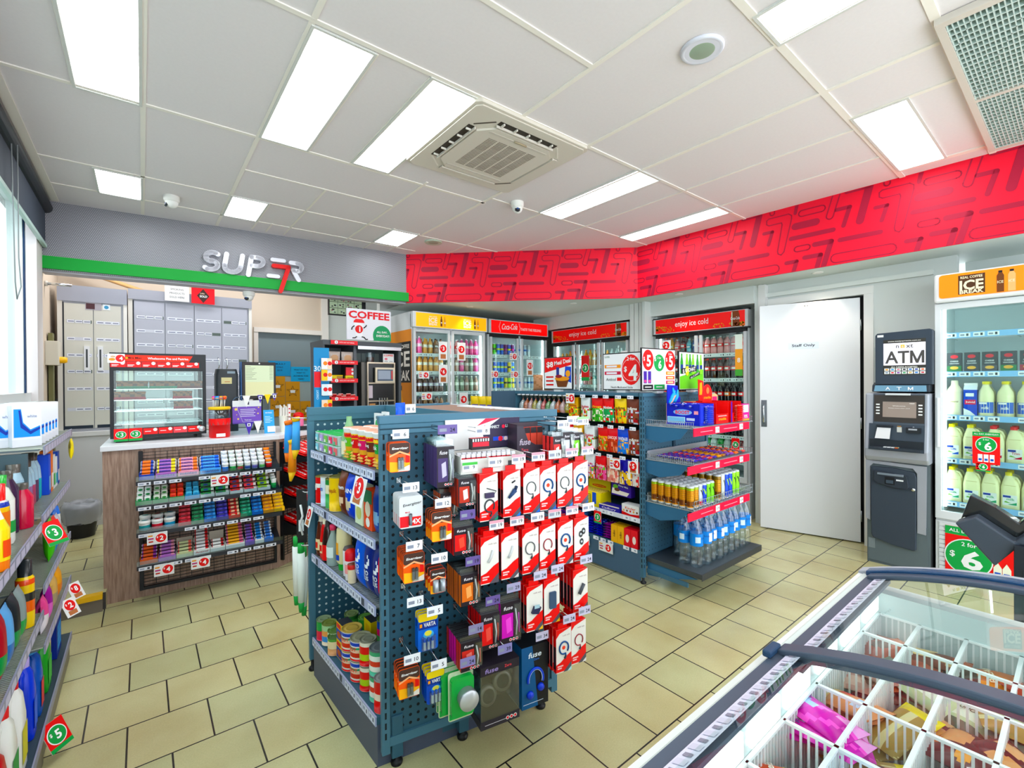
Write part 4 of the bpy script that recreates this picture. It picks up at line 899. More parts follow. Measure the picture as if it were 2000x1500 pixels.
def build_fridges():
 B = {'c': soda('#2a100c', '#e01828', '#e01828'), 'w': soda('#e8a0a0', '#e4122a', '#e8e8e8', .2, .036), 'k': soda('#140c10', '#e2202c', '#16161c'), 'o': soda('#2a1210', '#f07020', '#1a1a1a'), 'g': soda('#1f9a3c', '#0f7a38', '#2aa648', .27, .045), 'x': soda('#cfd6d4', '#d4e4e0', '#e8ecec', .27, .045), 'r': soda('#5a1210', '#c81c2c', '#d01c28', .27, .045), 'b': soda('#3a5a9a', '#2a60c0', '#f07820'), 'y': soda('#e8a018', '#f0c020', '#f08010'),
         'p': soda('#e85a98', '#f2c0d4', '#f4e4ec', .22, .032), 'm': soda('#8a5a30', '#5a3418', '#2a1c14', .2, .031), 'h': soda('#d8932c', '#f0e0c0', '#e8a838', .2, .031), 'd': soda('#4a2414', '#d8d0e8', '#2a1a40', .2, .031), 'l': soda('#7a8a70', '#e6ecd8', '#d8e0d0', .21, .031), 't': soda('#9a7868', '#d8c8c0', '#e4dcd4', .21, .031), 'a': soda('#7fcad8', '#3aa0c0', '#e4f2f6', .2, .033), 'q': soda('#d8ecec', '#4ab8b0', '#e8f4f4', .22, .031)}
 nm = {'c': 'dark cola bottle with red cap', 'w': 'short red and white cola bottle', 'k': 'black-capped cola bottle with red label', 'o': 'black-capped cola bottle with orange label', 'g': 'large green lemonade bottle', 'x': 'large clear soft drink bottle', 'r': 'large dark red-capped bottle', 'b': 'blue sports drink bottle', 'y': 'yellow juice bottle', 'p': 'pink flavoured milk bottle', 'm': 'brown iced coffee bottle', 'h': 'honey-coloured iced coffee bottle', 'd': 'dark chocolate drink bottle', 'l': 'pale green milk bottle', 't': 'tan iced coffee bottle', 'a': 'pale blue drink bottle', 'q': 'clear water bottle with teal label'}
 C = {'1': slim('#4fb02c', '#14281a'), '2': slim('#3a78d8', '#c8e03c'), '3': slim('#a8d82c', '#2a3a1c'), '4': slim('#2a58b8', '#d8d020'), '5': slim('#5a2a6a', '#c03a8a'), '6': slim('#b8c8d8', '#2a60b0'), '7': slim('#d8c02a', '#2a2a2a'), '8': slim('#c8d0d4', '#8898b8')}
 cn = {'1': 'green energy drink can', '2': 'blue and lime drink can', '3': 'lime green drink can', '4': 'blue drink can with yellow band', '5': 'purple drink can', '6': 'silver-blue drink can', '7': 'gold and black drink can', '8': 'plain silver drink can'}
 # red-topped fridge beside the staff door
 def cold(t, W, H, hz, hf, words=True):
  b = MB(); b.box(0, -.01, hz, W, .05, H, '#c8ccce'); b.box(-.01, -.014, hz-.012, W+.01, .04, hz+.004, BLACK); b.box(-.01, -.012, H-.006, W+.01, .04, H+.006, BLACK); b.obj('header_box', t)
  b = MB(); z0, z1 = hz+.012, H-.012; b.rf(.03, z0, W-.03, z1, -.0105, mat('#d01428', .3, emit=.2)); p = b.obj('header_panel', t)
  b = MB(); b.tf('enjoy ice cold', W*.44, (z0+z1)/2, .085, -.0125, WHITE, W*.36, bold=.0); am = mat('#e09a3a', .4)
  rnd = random.Random(3)
  for i in range(60):
   x = .04+rnd.random()**2*W*.22; b.df(x, z0+rnd.random()*.06+(W*.25-x)*.15, .004+rnd.random()*.006, -.0118, am, n=6)
   x = W-.04-rnd.random()**2*W*.3; b.df(x, z0+rnd.random()*.05, .004+rnd.random()*.006, -.0118, am, n=6)
  x = W*.885; bt = [(x-.05, z0), (x+.05, z0), (x+.045, z0+.06), (x+.05, z0+.11), (x+.035, z1), (x-.035, z1), (x-.05, z0+.11), (x-.045, z0+.06)]
  b.pf(bt, -.0118, '#7a3a1c'); b.tf('Coca-Cola', x, z0+.09, .032, -.013, WHITE, .10); b.rf(x-.04, z0+.01, x-.03, z1-.01, -.0125, '#cfe0c8'); b.obj('header_lettering', t)
 R90 = R(-90)
 t = fridge('drinks_fridge', (5.05, 3.43, 0), R90, 1.16, 2.27, .6, 2.075, [(.02, .575), (.60, 1.14)], .42, 'double-door drinks fridge with red ice cold header beside the staff door', frame='#c5c9cc', glow=1.2, shelves=(1.80, 1.515, 1.225, .87, .60), hdr=cold, dark_top=True)
 at = lambda u, d, z: (5.05+d, 3.43-u, z)
 fill(B, 'drink bottle', 'soft_drink_bottle', at, (.08, .078, 1.1), (1.80, 1.515, 1.225, .87, .60), ('bywcabwwwwwwwww', 'cbkwcabccccccccc', 'kkookkkkkkokkkk', 'kkkkkmmkmmkkkkk', 'gxgxrrggxgxrrrr'), nm, 'staff-door fridge', rz=R90)
 fr_sticker(at, .17, 2.0, '2', 'red price sticker high on the left door of the staff-door fridge', R90, .13, .17)
 fr_sticker(at, .86, 1.235, '6', 'green six dollar ticket on the dark bottle shelf', R90, .085, .12, 'green'); fr_sticker(at, 1.02, .87, '6', 'lower green six dollar ticket above the green bottles', R90, .085, .14, 'green')
 b = MB(); b.box(1.02, -.003, 1.55, 1.10, -.001, 2.0, '#e8a048'); b.rf(1.02, 1.84, 1.10, 2.0, -.0035, '#e4efe4'); b.rf(1.02, 1.55, 1.10, 1.62, -.0035, '#4aa040'); b.tf('8', 1.06, 1.72, .05, -.0042, WHITE); tag(b.obj('promotion_strip', loc=(5.05, 3.43, 0), rz=R90), 'orange and green promotion strip on the right edge of the fridge door', 'sign')
 # corner fridge with three doors
 t = fridge('drinks_fridge', (4.95, 5.18, 0), R90, 1.44, 2.28, .6, 2.085, [(.02, .45), (.50, .93), (.97, 1.42)], .42, 'three-door drinks fridge with red ice cold header in the corner', frame='#bfc3c5', glow=2.0, shelves=(1.72, 1.44, 1.15, .86), hdr=cold, dark_top=True)
 at = lambda u, d, z: (4.95+d, 5.18-u, z)
 fill(B, 'drink bottle', 'soft_drink_bottle', at, (.08, .08, 1.38), (1.72, 1.44, 1.15, .86, .6), ('hhyqqqyyhhqhqqqqqq', 'qqqwwqwwqqqqaqqqqq', 'qqaaaqaaaaqqaqaaaa', 'qaqqaqqqaaqaqqqqqq', 'qqqqqqqqqqqqqqqq'), nm, 'corner fridge', rz=R90)
 fr_sticker(at, .68, 1.87, '3', 'red and green three dollar ticket on the corner fridge middle door', R90, .15, .36, 'green'); fr_sticker(at, 1.36, 1.9, '2', 'red sticker at the edge of the corner fridge right door', R90, .1, .16)
 # cola fridge on the rear side
 def cola(t, W, H, hz, hf):
  b = MB(); b.box(0, -.01, hz, W, .05, H, '#c8ccce'); b.box(-.005, -.014, hz-.01, W+.005, .03, hz+.004, BLACK); b.obj('header_box', t)
  b = MB(); b.rf(.04, hz+.014, W-.02, H-.012, -.0105, mat('#ee1020', .3, emit=.3)); b.obj('header_panel', t)
  b = MB(); z = (hz+H)/2; b.tf('Coca-Cola', W*.33, z+.012, .085, -.012, WHITE, .29, rot=.05, shear=.25); b.tf('TASTE THE FEELING', W*.69, z-.01, .038, -.012, WHITE, .40, bold=.02)
  for s_ in (-1, 1): b.tube([(W*.33+s_*.17, -.012, z+.075), (W*.33+s_*.195, -.012, z), (W*.33+s_*.17, -.012, z-.075)], .003, WHITE, 4)
  b.obj('header_lettering', t)
 fridge('drinks_fridge', (3.79, 5.25, 0), 0, 1.13, 2.385, .62, 2.185, [(.03, .545), (.60, 1.11)], .42, 'red cola-branded fridge between the yellow-topped fridge and the corner', frame='#c3c8cb', glow=2.2, shelves=(1.88, 1.62, 1.39, 1.12, .86), hdr=cola, dark_top=True)
 at = lambda u, d, z: (3.79+u, 5.25+d, z)
 fill(C, 'drink can', 'drink_can', at, (.08, .066, 1.07), (1.88, 1.62, 1.39, 1.12), ('13124545', '13422472', '31242737', '12324271'), cn, 'cola fridge left', rows=2, gap=.08)
 fill(C, 'drink can', 'drink_can', lambda u, d, z: at(u+.57, d, z), (.08, .07, .5), (1.88, 1.39), ('6668', '6686668'), cn, 'cola fridge right', rows=2, gap=.08)
 fr_sticker(at, .44, 1.92, '7', 'red seven dollar ticket on the left door of the cola fridge', 0, .13, .1); fr_sticker(at, .1, 1.66, '3', 'red three dollar ticket low left on the cola fridge door', 0, .12, .1); fr_sticker(at, .46, 1.66, '3', 'red three dollar ticket low right on the cola fridge door', 0, .14, .1)
 fr_sticker(at, .76, 1.83, '11', 'red and white eleven dollar sticker on the cola fridge right door', 0, .13, .24)
 # yellow-topped coffee drinks fridge
 def ice(t, W, H, hz, hf):
  b = MB(); b.box(0, -.03, hz, W, .05, H, '#d6dadc'); b.obj('header_box', t, bevel=.008)
  b = MB(); b.rf(.04, hz+.012, W-.02, H-.015, -.0305, mat('#f0a410', .3, emit=.42)); b.obj('header_panel', t)
  b = MB()
  for x in (.28, .80):
   b.tf('ICE', x, hz+.10, .06, -.032, WHITE, .12, bold=.02); b.tf('BREAK', x, hz+.05, .03, -.032, WHITE, .12); b.tf('REAL COFFEE', x, hz+.145, .014, -.032, WHITE, .11)
   for k, c in ((.12, '#7a4a20'), (.17, '#e8a848')): b.slab([(x+k-.015, hz+.03), (x+k+.015, hz+.03), (x+k+.015, hz+.11), (x+k+.007, hz+.14), (x+k+.007, hz+.16), (x+k-.007, hz+.16), (x+k-.007, hz+.14), (x+k-.015, hz+.11)], -.033, -.031, mat(c)); b.rf(x+k-.01, hz+.07, x+k+.01, hz+.085, -.034, WHITE)
  b.obj('header_lettering', t)
 t = fridge('coffee_drinks_fridge', (2.62, 5.25, 0), 0, 1.13, 2.39, .66, 2.19, [(.02, .55), (.575, 1.11)], .42, 'double-door fridge with glowing yellow iced coffee header behind the counter', glow=2.6, shelves=(1.865, 1.635, 1.365, 1.10, .83), hdr=ice, frame='#cfd4d6')
 b = MB(); b.X = Matrix.Translation((-.002, .65, 0)) @ Matrix.Rotation(R(-90), 4, 'Z')
 b.rf(0, .1, .64, 2.17, 0, mat('#d8870c', .4)); dk = mat('#1a1a1c', .5)
 b.pf([(.02, 1.5), (.62, 1.5), (.62, 2.02), (.02, 2.02)], -.001, dk); b.tf('REAL COFFEE', .33, 1.96, .05, -.002, '#f0ece4', .5); b.tf('ICE', .33, 1.80, .2, -.002, '#f0ece4', .52, bold=.02); b.tf('BREAK', .33, 1.59, .13, -.002, '#f0ece4', .52, bold=.02)
 b.pf([(.2, .9), (.42, .9), (.42, 1.22), (.36, 1.32), (.36, 1.4), (.26, 1.4), (.26, 1.32), (.2, 1.22)], -.001, '#f0a81c'); b.rf(.26, 1.4, .36, 1.46, -.001, dk)
 b.obj('side_artwork', t)
 b = MB(); b.tf('CyberChill', .12, 2.172, .018, -.001, '#2a2a30', .12); b.obj('maker_plate', t)
 at = lambda u, d, z: (2.62+u, 5.25+d, z)
 fill(B, 'milk drink bottle', 'milk_drink_bottle', at, (.1, .078, .52), (1.865, 1.635, 1.365, 1.10, .83), ('pphhmm', 'hhhhhh', 'dddddd', 'mdmmdm', 'hdhdhd'), nm, 'yellow-topped fridge left')
 fill(B, 'milk drink bottle', 'milk_drink_bottle', lambda u, d, z: at(u+.56, d, z), (.1, .078, .52), (1.865, 1.635, 1.365, 1.10, .83), ('wwppppp', 'ltptlpt', 'llltltt', 'tlltltl', 'tltltlt'), nm, 'yellow-topped fridge right')
 for u, z, p, h, l in ((.44, 2.03, '3', .24, 'upper red three dollar sticker on the left door'), (.44, 1.73, '6', .24, 'red six dollar sticker in the middle of the left door'), (.16, 1.64, '6', .09, 'small red six dollar ticket on the second shelf edge'), (.2, 1.37, '6', .09, 'small red six dollar ticket on the third shelf edge'), (.72, 2.03, '3', .24, 'red three dollar sticker on the right door'), (.75, 1.36, '8', .24, 'red eight dollar sticker on the right door')):
  fr_sticker(at, u, z, p, l + ' of the yellow-topped fridge', 0, .13 if h > .1 else .15, h)
# ---------------------------------------------------------------- counter, racks and the goods on it
def gridpanel(b, x0, z0, x1, z1, y, m, dx=.05, dz=.02, r=.0016):
 n = int((x1-x0)/dx); k = int((z1-z0)/dz)
 for i in range(n+1): x = x0+(x1-x0)*i/n; b.box(x-r, y-r, z0, x+r, y+r, z1, m)
 for i in range(k+1): z = z0+(z1-z0)*i/k; b.box(x0, y-r-.002, z-r, x1, y+r-.002, z+r, m)
def roll(c1, c2, txt=None, tc='#1c3f9c', L=.12, r=.011):
 b = MB(); M = Matrix.Translation((-L/2, r, r)) @ Matrix.Rotation(R(90), 4, 'Y')
 b.lathe([(r*.6, 0, mat('#d8dcdc', .3, .5)), (r, .004, mat(c2)), (r, L*.12, mat(c1)), (r, L*.75, mat(c2)), (r, L-.004, mat('#d8dcdc', .3, .5)), (r*.6, L)], mat(c1), 10, M=M)
 if txt: b.tf(txt, -L*.08, r, r*1.3, -.0004, tc, L*.55, bold=.02)
 return b.mesh('sweets_roll')
def gumpack(c1, c2='#f4f4f4', oval='#2a4a9a', w=.075, h=.02, d=.045, txt=None):
 b = MB(); b.box(-w/2, 0, 0, w/2, d, h, {'*': mat(c1, .35), 't': mat(c1, .35)}); b.rf(w*.28, .001, w/2-.001, h-.001, -.0004, c2); b.rt(w*.28, .002, w/2-.001, d-.002, h+.0004, c2)
 b.df(-w*.12, h/2, w*.2, -.0006, oval, rz=h*.36, n=12); b.tt(txt or 'Extra', -w*.08, d/2, d*.32, h+.0006, '#ffffff', w*.5); return b.mesh('gum_pack')
def tub(body, lid, lab, r=.02, h=.06):
 b = MB(); b.lathe([(r*.9, 0, mat(body)), (r, .003, mat(body)), (r, h*.55, mat('#f4f6f6')), (r*.98, h*.7, mat(lid)), (r*1.06, h*.72, mat(lid)), (r*1.06, h*.97, mat(lid)), (r*.95, h, mat(lid)), (0, h)], body, 14)
 b.add([(r*.62*math.cos(R(a)), r*.4*math.sin(R(a)), h+.0008) for a in range(0, 360, 30)], [tuple(range(12))], lab); wrapf(b, r, 0, h*.12, h*.45, -60, 60, lab); return b.mesh('mint_tub')
def tray(c, w, h=.035, d=.15, back=0, backc='#ecebe6', txt=None, tc='#1c3f9c'):
 b = MB(); t_ = .002
 b.box(-w/2, 0, 0, w/2, t_, h, c); b.box(-w/2, 0, 0, -w/2+t_, d, h*1.3, c); b.box(w/2-t_, 0, 0, w/2, d, h*1.3, c); b.box(-w/2, d-t_, 0, w/2, d, h*1.4+back, backc); b.box(-w/2, 0, 0, w/2, d, .001, c)
 if txt: b.tf(txt, 0, h*.5, h*.45, -.0006, tc, w*.8, bold=.02)
 return b
P0, P1, P2 = Vector((-.214, 4.188)), Vector((.861, 4.132)), Vector((1.45, 4.547))
def build_counter():
 t = empty('shop_counter', (0, 0, 0), 0, 'wood-grain shop counter with white top, bent round the corner', 'counter')
 wd = wood_material('counter_wood_grain', '#866857', '#aa8c7a'); b = MB()
 b.prism([(-.214, 4.188), (.861, 4.132), (1.45, 4.547), (1.3, 5.0), (-.19, 4.95)], 0, 1.045, wd); b.obj('base', t)
 b = MB(); b.prism([(-.225, 4.17), (.867, 4.112), (1.47, 4.535), (1.32, 5.02), (-.2, 4.98)], 1.045, 1.08, mat('#e6e6ea', .35)); b.obj('worktop', t, bevel=.003)
 ang = math.atan2(P1.y-P0.y, P1.x-P0.x); L = (P1-P0).length
 # wire grid backing and racks on the front face
 w = empty('wire_rack', (P0.x, P0.y, 0), ang, 'black wire display rack with four price-edged shelves on the counter front', 'rack')
 bk = mat('#15161a', .4); b = MB(); gridpanel(b, .215, .085, L-.03, 1.02, -.014, bk, .068, .022); b.obj('wire_grid', w)
 b = MB(); b.box(.192, -.03, .055, .215, -.002, 1.03, bk); b.box(L-.035, -.03, .055, L-.018, -.002, 1.03, bk); b.box(.192, -.026, .055, L-.018, -.004, .075, bk); b.obj('upright', w)
 zz = (.85, .685, .505, .285)
 for k, z in enumerate(zz):
  b = MB(); b.X = Matrix.Translation((0, 0, 0)); b.xpr([(-.22, z-.004), (-.22, z), (-.02, z+.055), (-.02, z+.03)], .2, L-.02, mat('#23252b', .4)); b.obj('shelf', w)
  b = MB(); b.box(.19, -.235, z-.012, L-.01, -.231, z+.035, PLASTIC); b.box(.19, -.238, z-.022, L-.01, -.230, z+.004, mat('#2a2c32', .4)); b.obj('front_lip', w)
  b = MB(); n = 10
  for i in range(n):
   if (i*3+k*5) % 7 == 2: continue
   x = .20+i*(L-.24)/n; b.rf(x, z-.026, x+.068, z-.004, -.2392, '#e4e6f0'); b.rf(x+.006, z-.019, x+.03, z-.011, -.2398, '#9aa2b4'); b.rf(x+.045, z-.021, x+.058, z-.009, -.2398, '#33363e')
  b.obj('price_labels', w)
 def wp(x, y): v = Vector((x, y)); c, s_ = math.cos(ang), math.sin(ang); return (P0.x+x*c-y*s_, P0.y+x*s_+y*c)
 def onshelf(k, x, d): z = zz[k]+(.22+d)/.2*.055 if d > -.22 else zz[k]; q = wp(x, d); return (q[0], q[1], z+.003)
 SL = math.atan2(.055, .2)
 def put(me, name, k, x, d, dz, lab, cat, grp=None):
  q = onshelf(k, x, d); return inst(me, name, (q[0], q[1], q[2]+dz), ang, lab, cat, grp)
 SN = ('top', 'second', 'third', 'lowest')
 x = .205
 # top shelf
 cols = [('#2447b0', '#e87a3a', .08, None, 'orange and blue sweets roll'), ('#b070c0', '#e8d840', .115, 'mentos', 'rainbow mint roll'), ('#f0a0b8', '#f08040', .12, 'mentos', 'pink and orange mint roll'), ('#5aa8f0', '#2a6ad8', .125, 'mentos', 'blue mint roll')]
 for i, (c1, c2, wid, tx, nm) in enumerate(cols):
  rm = roll(c2 if i == 0 else c1, c1 if i == 0 else c2, tx, L=wid-.008); cx = x+wid/2; d0 = -.205
  put(tray(c1, wid, .035, .165, .05, '#eceaf0', tx).mesh('display_box'), 'display_box', 0, cx, d0, 0, 'open display box holding the %ss' % nm, 'box', 'sweets boxes on the counter rack')
  for r_ in range(5): put(rm, 'sweets_roll', 0, cx, d0+.008+r_*.026, .012+r_*.012, '%s, %s from the front of its display box' % (nm, onum(r_)), 'sweets', 'sweets rolls on the top counter shelf')
  x += wid+.008
 tubs = [('#2a70d0', '#f4f6f8', '#2a78c8', 'blue-topped mint tub'), ('#18a048', '#f4f6f8', '#18984a', 'green-topped mint tub'), ('#18a048', '#f4f6f8', '#c8204a', 'red-spotted mint tub'), ('#b8c0c8', '#f4f6f8', '#3a58a8', 'silver mint tub with blue mark'), ('#a8b0ba', '#f4f6f8', '#7a6ab8', 'silver mint tub with purple mark'), ('#b8c0c8', '#f4f6f8', '#6ab860', 'silver mint tub with green mark'), ('#e02428', '#f08a1c', '#d8202a', 'red and orange mint tub')]
 for i, (a, bb, c, nm) in enumerate(tubs):
  me = tub(a, bb, c)
  for r_ in range(4): put(me, 'mint_tub', 0, x+.02+i*.0475, -.195+r_*.045, r_*.012, '%s, %s from the front in its file' % (nm, onum(r_)), 'mints', 'mint tubs on the top counter shelf')
 # second shelf
 x = .185
 sq = [('#18904a', '#f2f6f2', 'green and white mint square'), ('#3a8a3a', '#dfe8d8', 'dull green mint square'), ('#e2301c', '#f25030', 'red mint square'), ('#2a94c8', '#58b8e0', 'sky blue mint square')]
 for i, (a, bb, nm) in enumerate(sq):
  b = MB(); loft(b, [(0, .032, .02, .006), (.004, .036, .024, .008), (.036, .036, .024, .008), (.04, .03, .018, .006)], mat(bb)); b.df(0, .022, .012, -.0125, a, rz=.007, n=12); me = b.mesh('mint_square')
  put(tray('#18904a' if i != 3 else '#2a94c8', .085, .03, .15).mesh('display_box'), 'display_box', 1, x+.0425, -.21, 0, 'green-fronted display box under the %ss' % nm, 'box', 'sweets boxes on the counter rack')
  for r_ in range(3):
   for c_ in range(2): put(me, 'mint_square', 1, x+.022+c_*.041, -.19+r_*.042, .008+r_*.014, '%s, %s column, %s row from front' % (nm, ('left', 'right')[c_], onum(r_)), 'mints', 'mint squares on the second counter shelf')
  x += .09
 gm = [('#14a04a', 'green gum pack, left stack'), ('#0f9a44', 'green gum pack, right stack'), ('#e01830', 'red gum pack'), ('#f25058', 'coral gum pack'), ('#9acc28', 'lime gum pack')]
 for i, (a, nm) in enumerate(gm):
  me = gumpack(a, w=.078); put(tray('#e8e8e4', .084, .02, .15, .02).mesh('display_box'), 'display_box', 1, x+.042, -.21, 0, 'pale display box under the %s' % nm.replace('pack', 'packs'), 'box', 'sweets boxes on the counter rack')
  for r_ in range(4): put(me, 'gum_pack', 1, x+.042, -.2+r_*.034, .004+r_*.02, '%s, %s from the front, second counter shelf' % (nm, onum(r_)), 'gum', 'gum packs on the counter rack')
  x += .09
 me = tub('#1a9a50', '#f4f6f8', '#18984a', .017, .07)
 for r_ in range(3): put(me, 'mint_tub', 1, x+.02, -.19+r_*.045, 0, 'slim green mint tub at the right end of second shelf, %s from front' % onum(r_), 'mints', 'mint tubs at the end of the second shelf')
 # third shelf
 x = .20
 for i, (a, nm) in enumerate((('#128a90', 'teal round gum jar'), ('#c02038', 'red round gum jar'), ('#1a90b8', 'blue round gum jar'))):
  me = tub(a, '#f4f4f2', a, .031, .062)
  for r_ in range(2): put(me, 'gum_jar', 2, x+.031+i*.068, -.185+r_*.072, 0, '%s, %s row on the third counter shelf' % (nm, ('front', 'back')[r_]), 'gum', 'gum jars on the third shelf')
 x += .215
 for i, (a, c, nm) in enumerate((('#c81c38', '#e85060', 'crimson'), ('#0c7a48', '#3aa870', 'dark green'), ('#1c78c8', '#58a8e8', 'mid blue'), ('#3430a0', '#6a60d0', 'violet'), ('#e02c1c', '#f2e4b8', 'red and cream'), ('#0f9068', '#50c0a0', 'sea green'), ('#1470c8', '#48a0e8', 'bright blue'), ('#f09c0c', '#f8c030', 'orange'), ('#f2b818', '#f8d040', 'yellow'))):
  me = gumpack(a, c, c, w=.066, h=.017, txt='gum'); wd_ = .073
  put(tray(a, wd_, .022, .15).mesh('display_box'), 'display_box', 2, x+wd_/2, -.21, 0, '%s display box on the third counter shelf' % nm, 'box', 'sweets boxes on the counter rack')
  for r_ in range(5): put(me, 'gum_pack', 2, x+wd_/2, -.2+r_*.028, .012+r_*.014, '%s gum pack, %s from the front, third counter shelf' % (nm, onum(r_)), 'gum', 'gum packs on the counter rack')
  x += wd_+.002
 # lowest shelf
 x = .205
 low = [('#e0641c', '#8a3a9a', .095, 5, None, 'orange and purple lozenge roll', 0), ('#b070c0', '#e89ab0', .095, 5, None, 'lilac and pink lozenge roll', 0), ('#c8d0a0', '#e86a5a', .095, 4, None, 'pale green and coral lozenge roll', .05), ('#e8e8ea', '#d01c30', .095, 7, 'Anticol', 'white and red throat sweet roll', .03), ('#ecebe8', '#b02a2a', .09, 3, None, 'plain white mint packet roll', .06), ('#f0b020', '#e06a90', .12, 7, None, 'yellow and pink fruit roll', 0), ('#7a60b8', '#c83a9a', .06, 6, None, 'purple fruit roll', 0), ('#2a80d0', '#d8e4f0', .06, 6, None, 'light blue mint roll', 0), ('#3a70c0', '#c8d8ec', .06, 6, None, 'mid blue mint roll at the right end', 0)]
 for i, (a, c, wd_, n, tx, nm, bk_) in enumerate(low):
  me = roll(a, c, None, L=wd_-.01, r=.010)
  put(tray(a if i in (0, 1, 2, 6, 8) else '#ecece8', wd_, .032, .17, bk_, '#e3d6c2' if bk_ else a, tx, '#c01828').mesh('display_box'), 'display_box', 3, x+wd_/2, -.21, 0, 'lowest shelf display box of the %ss' % nm, 'box', 'sweets boxes on the counter rack')
  for r_ in range(n): put(me, 'sweets_roll', 3, x+wd_/2, -.205+.008+r_*.021, .014+r_*.012, '%s, %s from the front, lowest counter shelf' % (nm, onum(r_)), 'sweets', 'sweets rolls on the lowest counter shelf')
  x += wd_+.004
 for xx, k, p, l in ((.66, 0, '2', 'red round price ticket between the top two counter shelves'), (.30, 2, '2', 'red round price ticket under the gum jars'), (.335, 3, '4', 'left four dollar ticket under the lowest counter shelf'), (.54, 3, '4', 'right four dollar ticket under the lowest counter shelf')):
  q = wp(xx, -.246); ticket('price_ticket', (q[0], q[1], zz[k]-.004), ang, .11, .078, l, 'red', p)
 # angled face with chocolate shelves
 a2 = math.atan2(P2.y-P1.y, P2.x-P1.x)
 w2 = empty('wire_rack', (P1.x, P1.y, 0), a2, 'black wire rack of chocolate shelves on the angled counter side', 'rack')
 b = MB(); gridpanel(b, .03, .085, .66, 1.02, -.012, bk, .05, .022); b.box(.015, -.03, .055, .03, -.002, 1.02, bk); b.obj('wire_grid', w2)
 bar = pouch(.05, .14, .02, lambda u, v: RED if .12 < v < .88 else mat('#b80c1c', .4), [('KitKat', .5, .5, .022, .10, mat('#f6f0ee'), R(90))], 5, 10).mesh('chocolate_bar')
 c2, s2 = math.cos(a2), math.sin(a2)
 for k, z in enumerate((.93, .745, .565, .345)):
  b = MB(); b.xpr([(-.25, z-.06), (-.25, z-.035), (-.01, z+.03), (-.01, z-.09)], .02, .40, bk); b.box(.02, -.256, z-.055, .40, -.25, z-.02, bk); b.obj('shelf', w2)
  for i in range(6):
   for j in range(2):
    for l in range(2):
     px, py = .05+i*.058, -.24+j*.12; X = P1.x+px*c2-py*s2; Y = P1.y+px*s2+py*c2
     o = inst(bar, 'chocolate_bar', (0, 0, 0), 0, 'red wafer bar, %s from corner, %s row, %s layer, %s side shelf' % (onum(i), ('front', 'back')[j], ('lower', 'upper')[l], SN[k]), 'chocolate', 'red chocolate bars on the counter side')
     o.matrix_world = Matrix.Translation((X, Y, z-.018+j*.034+l*.017)) @ Matrix.Rotation(a2+random.uniform(-.12, .12), 4, 'Z') @ Matrix.Rotation(R(-75), 4, 'X')
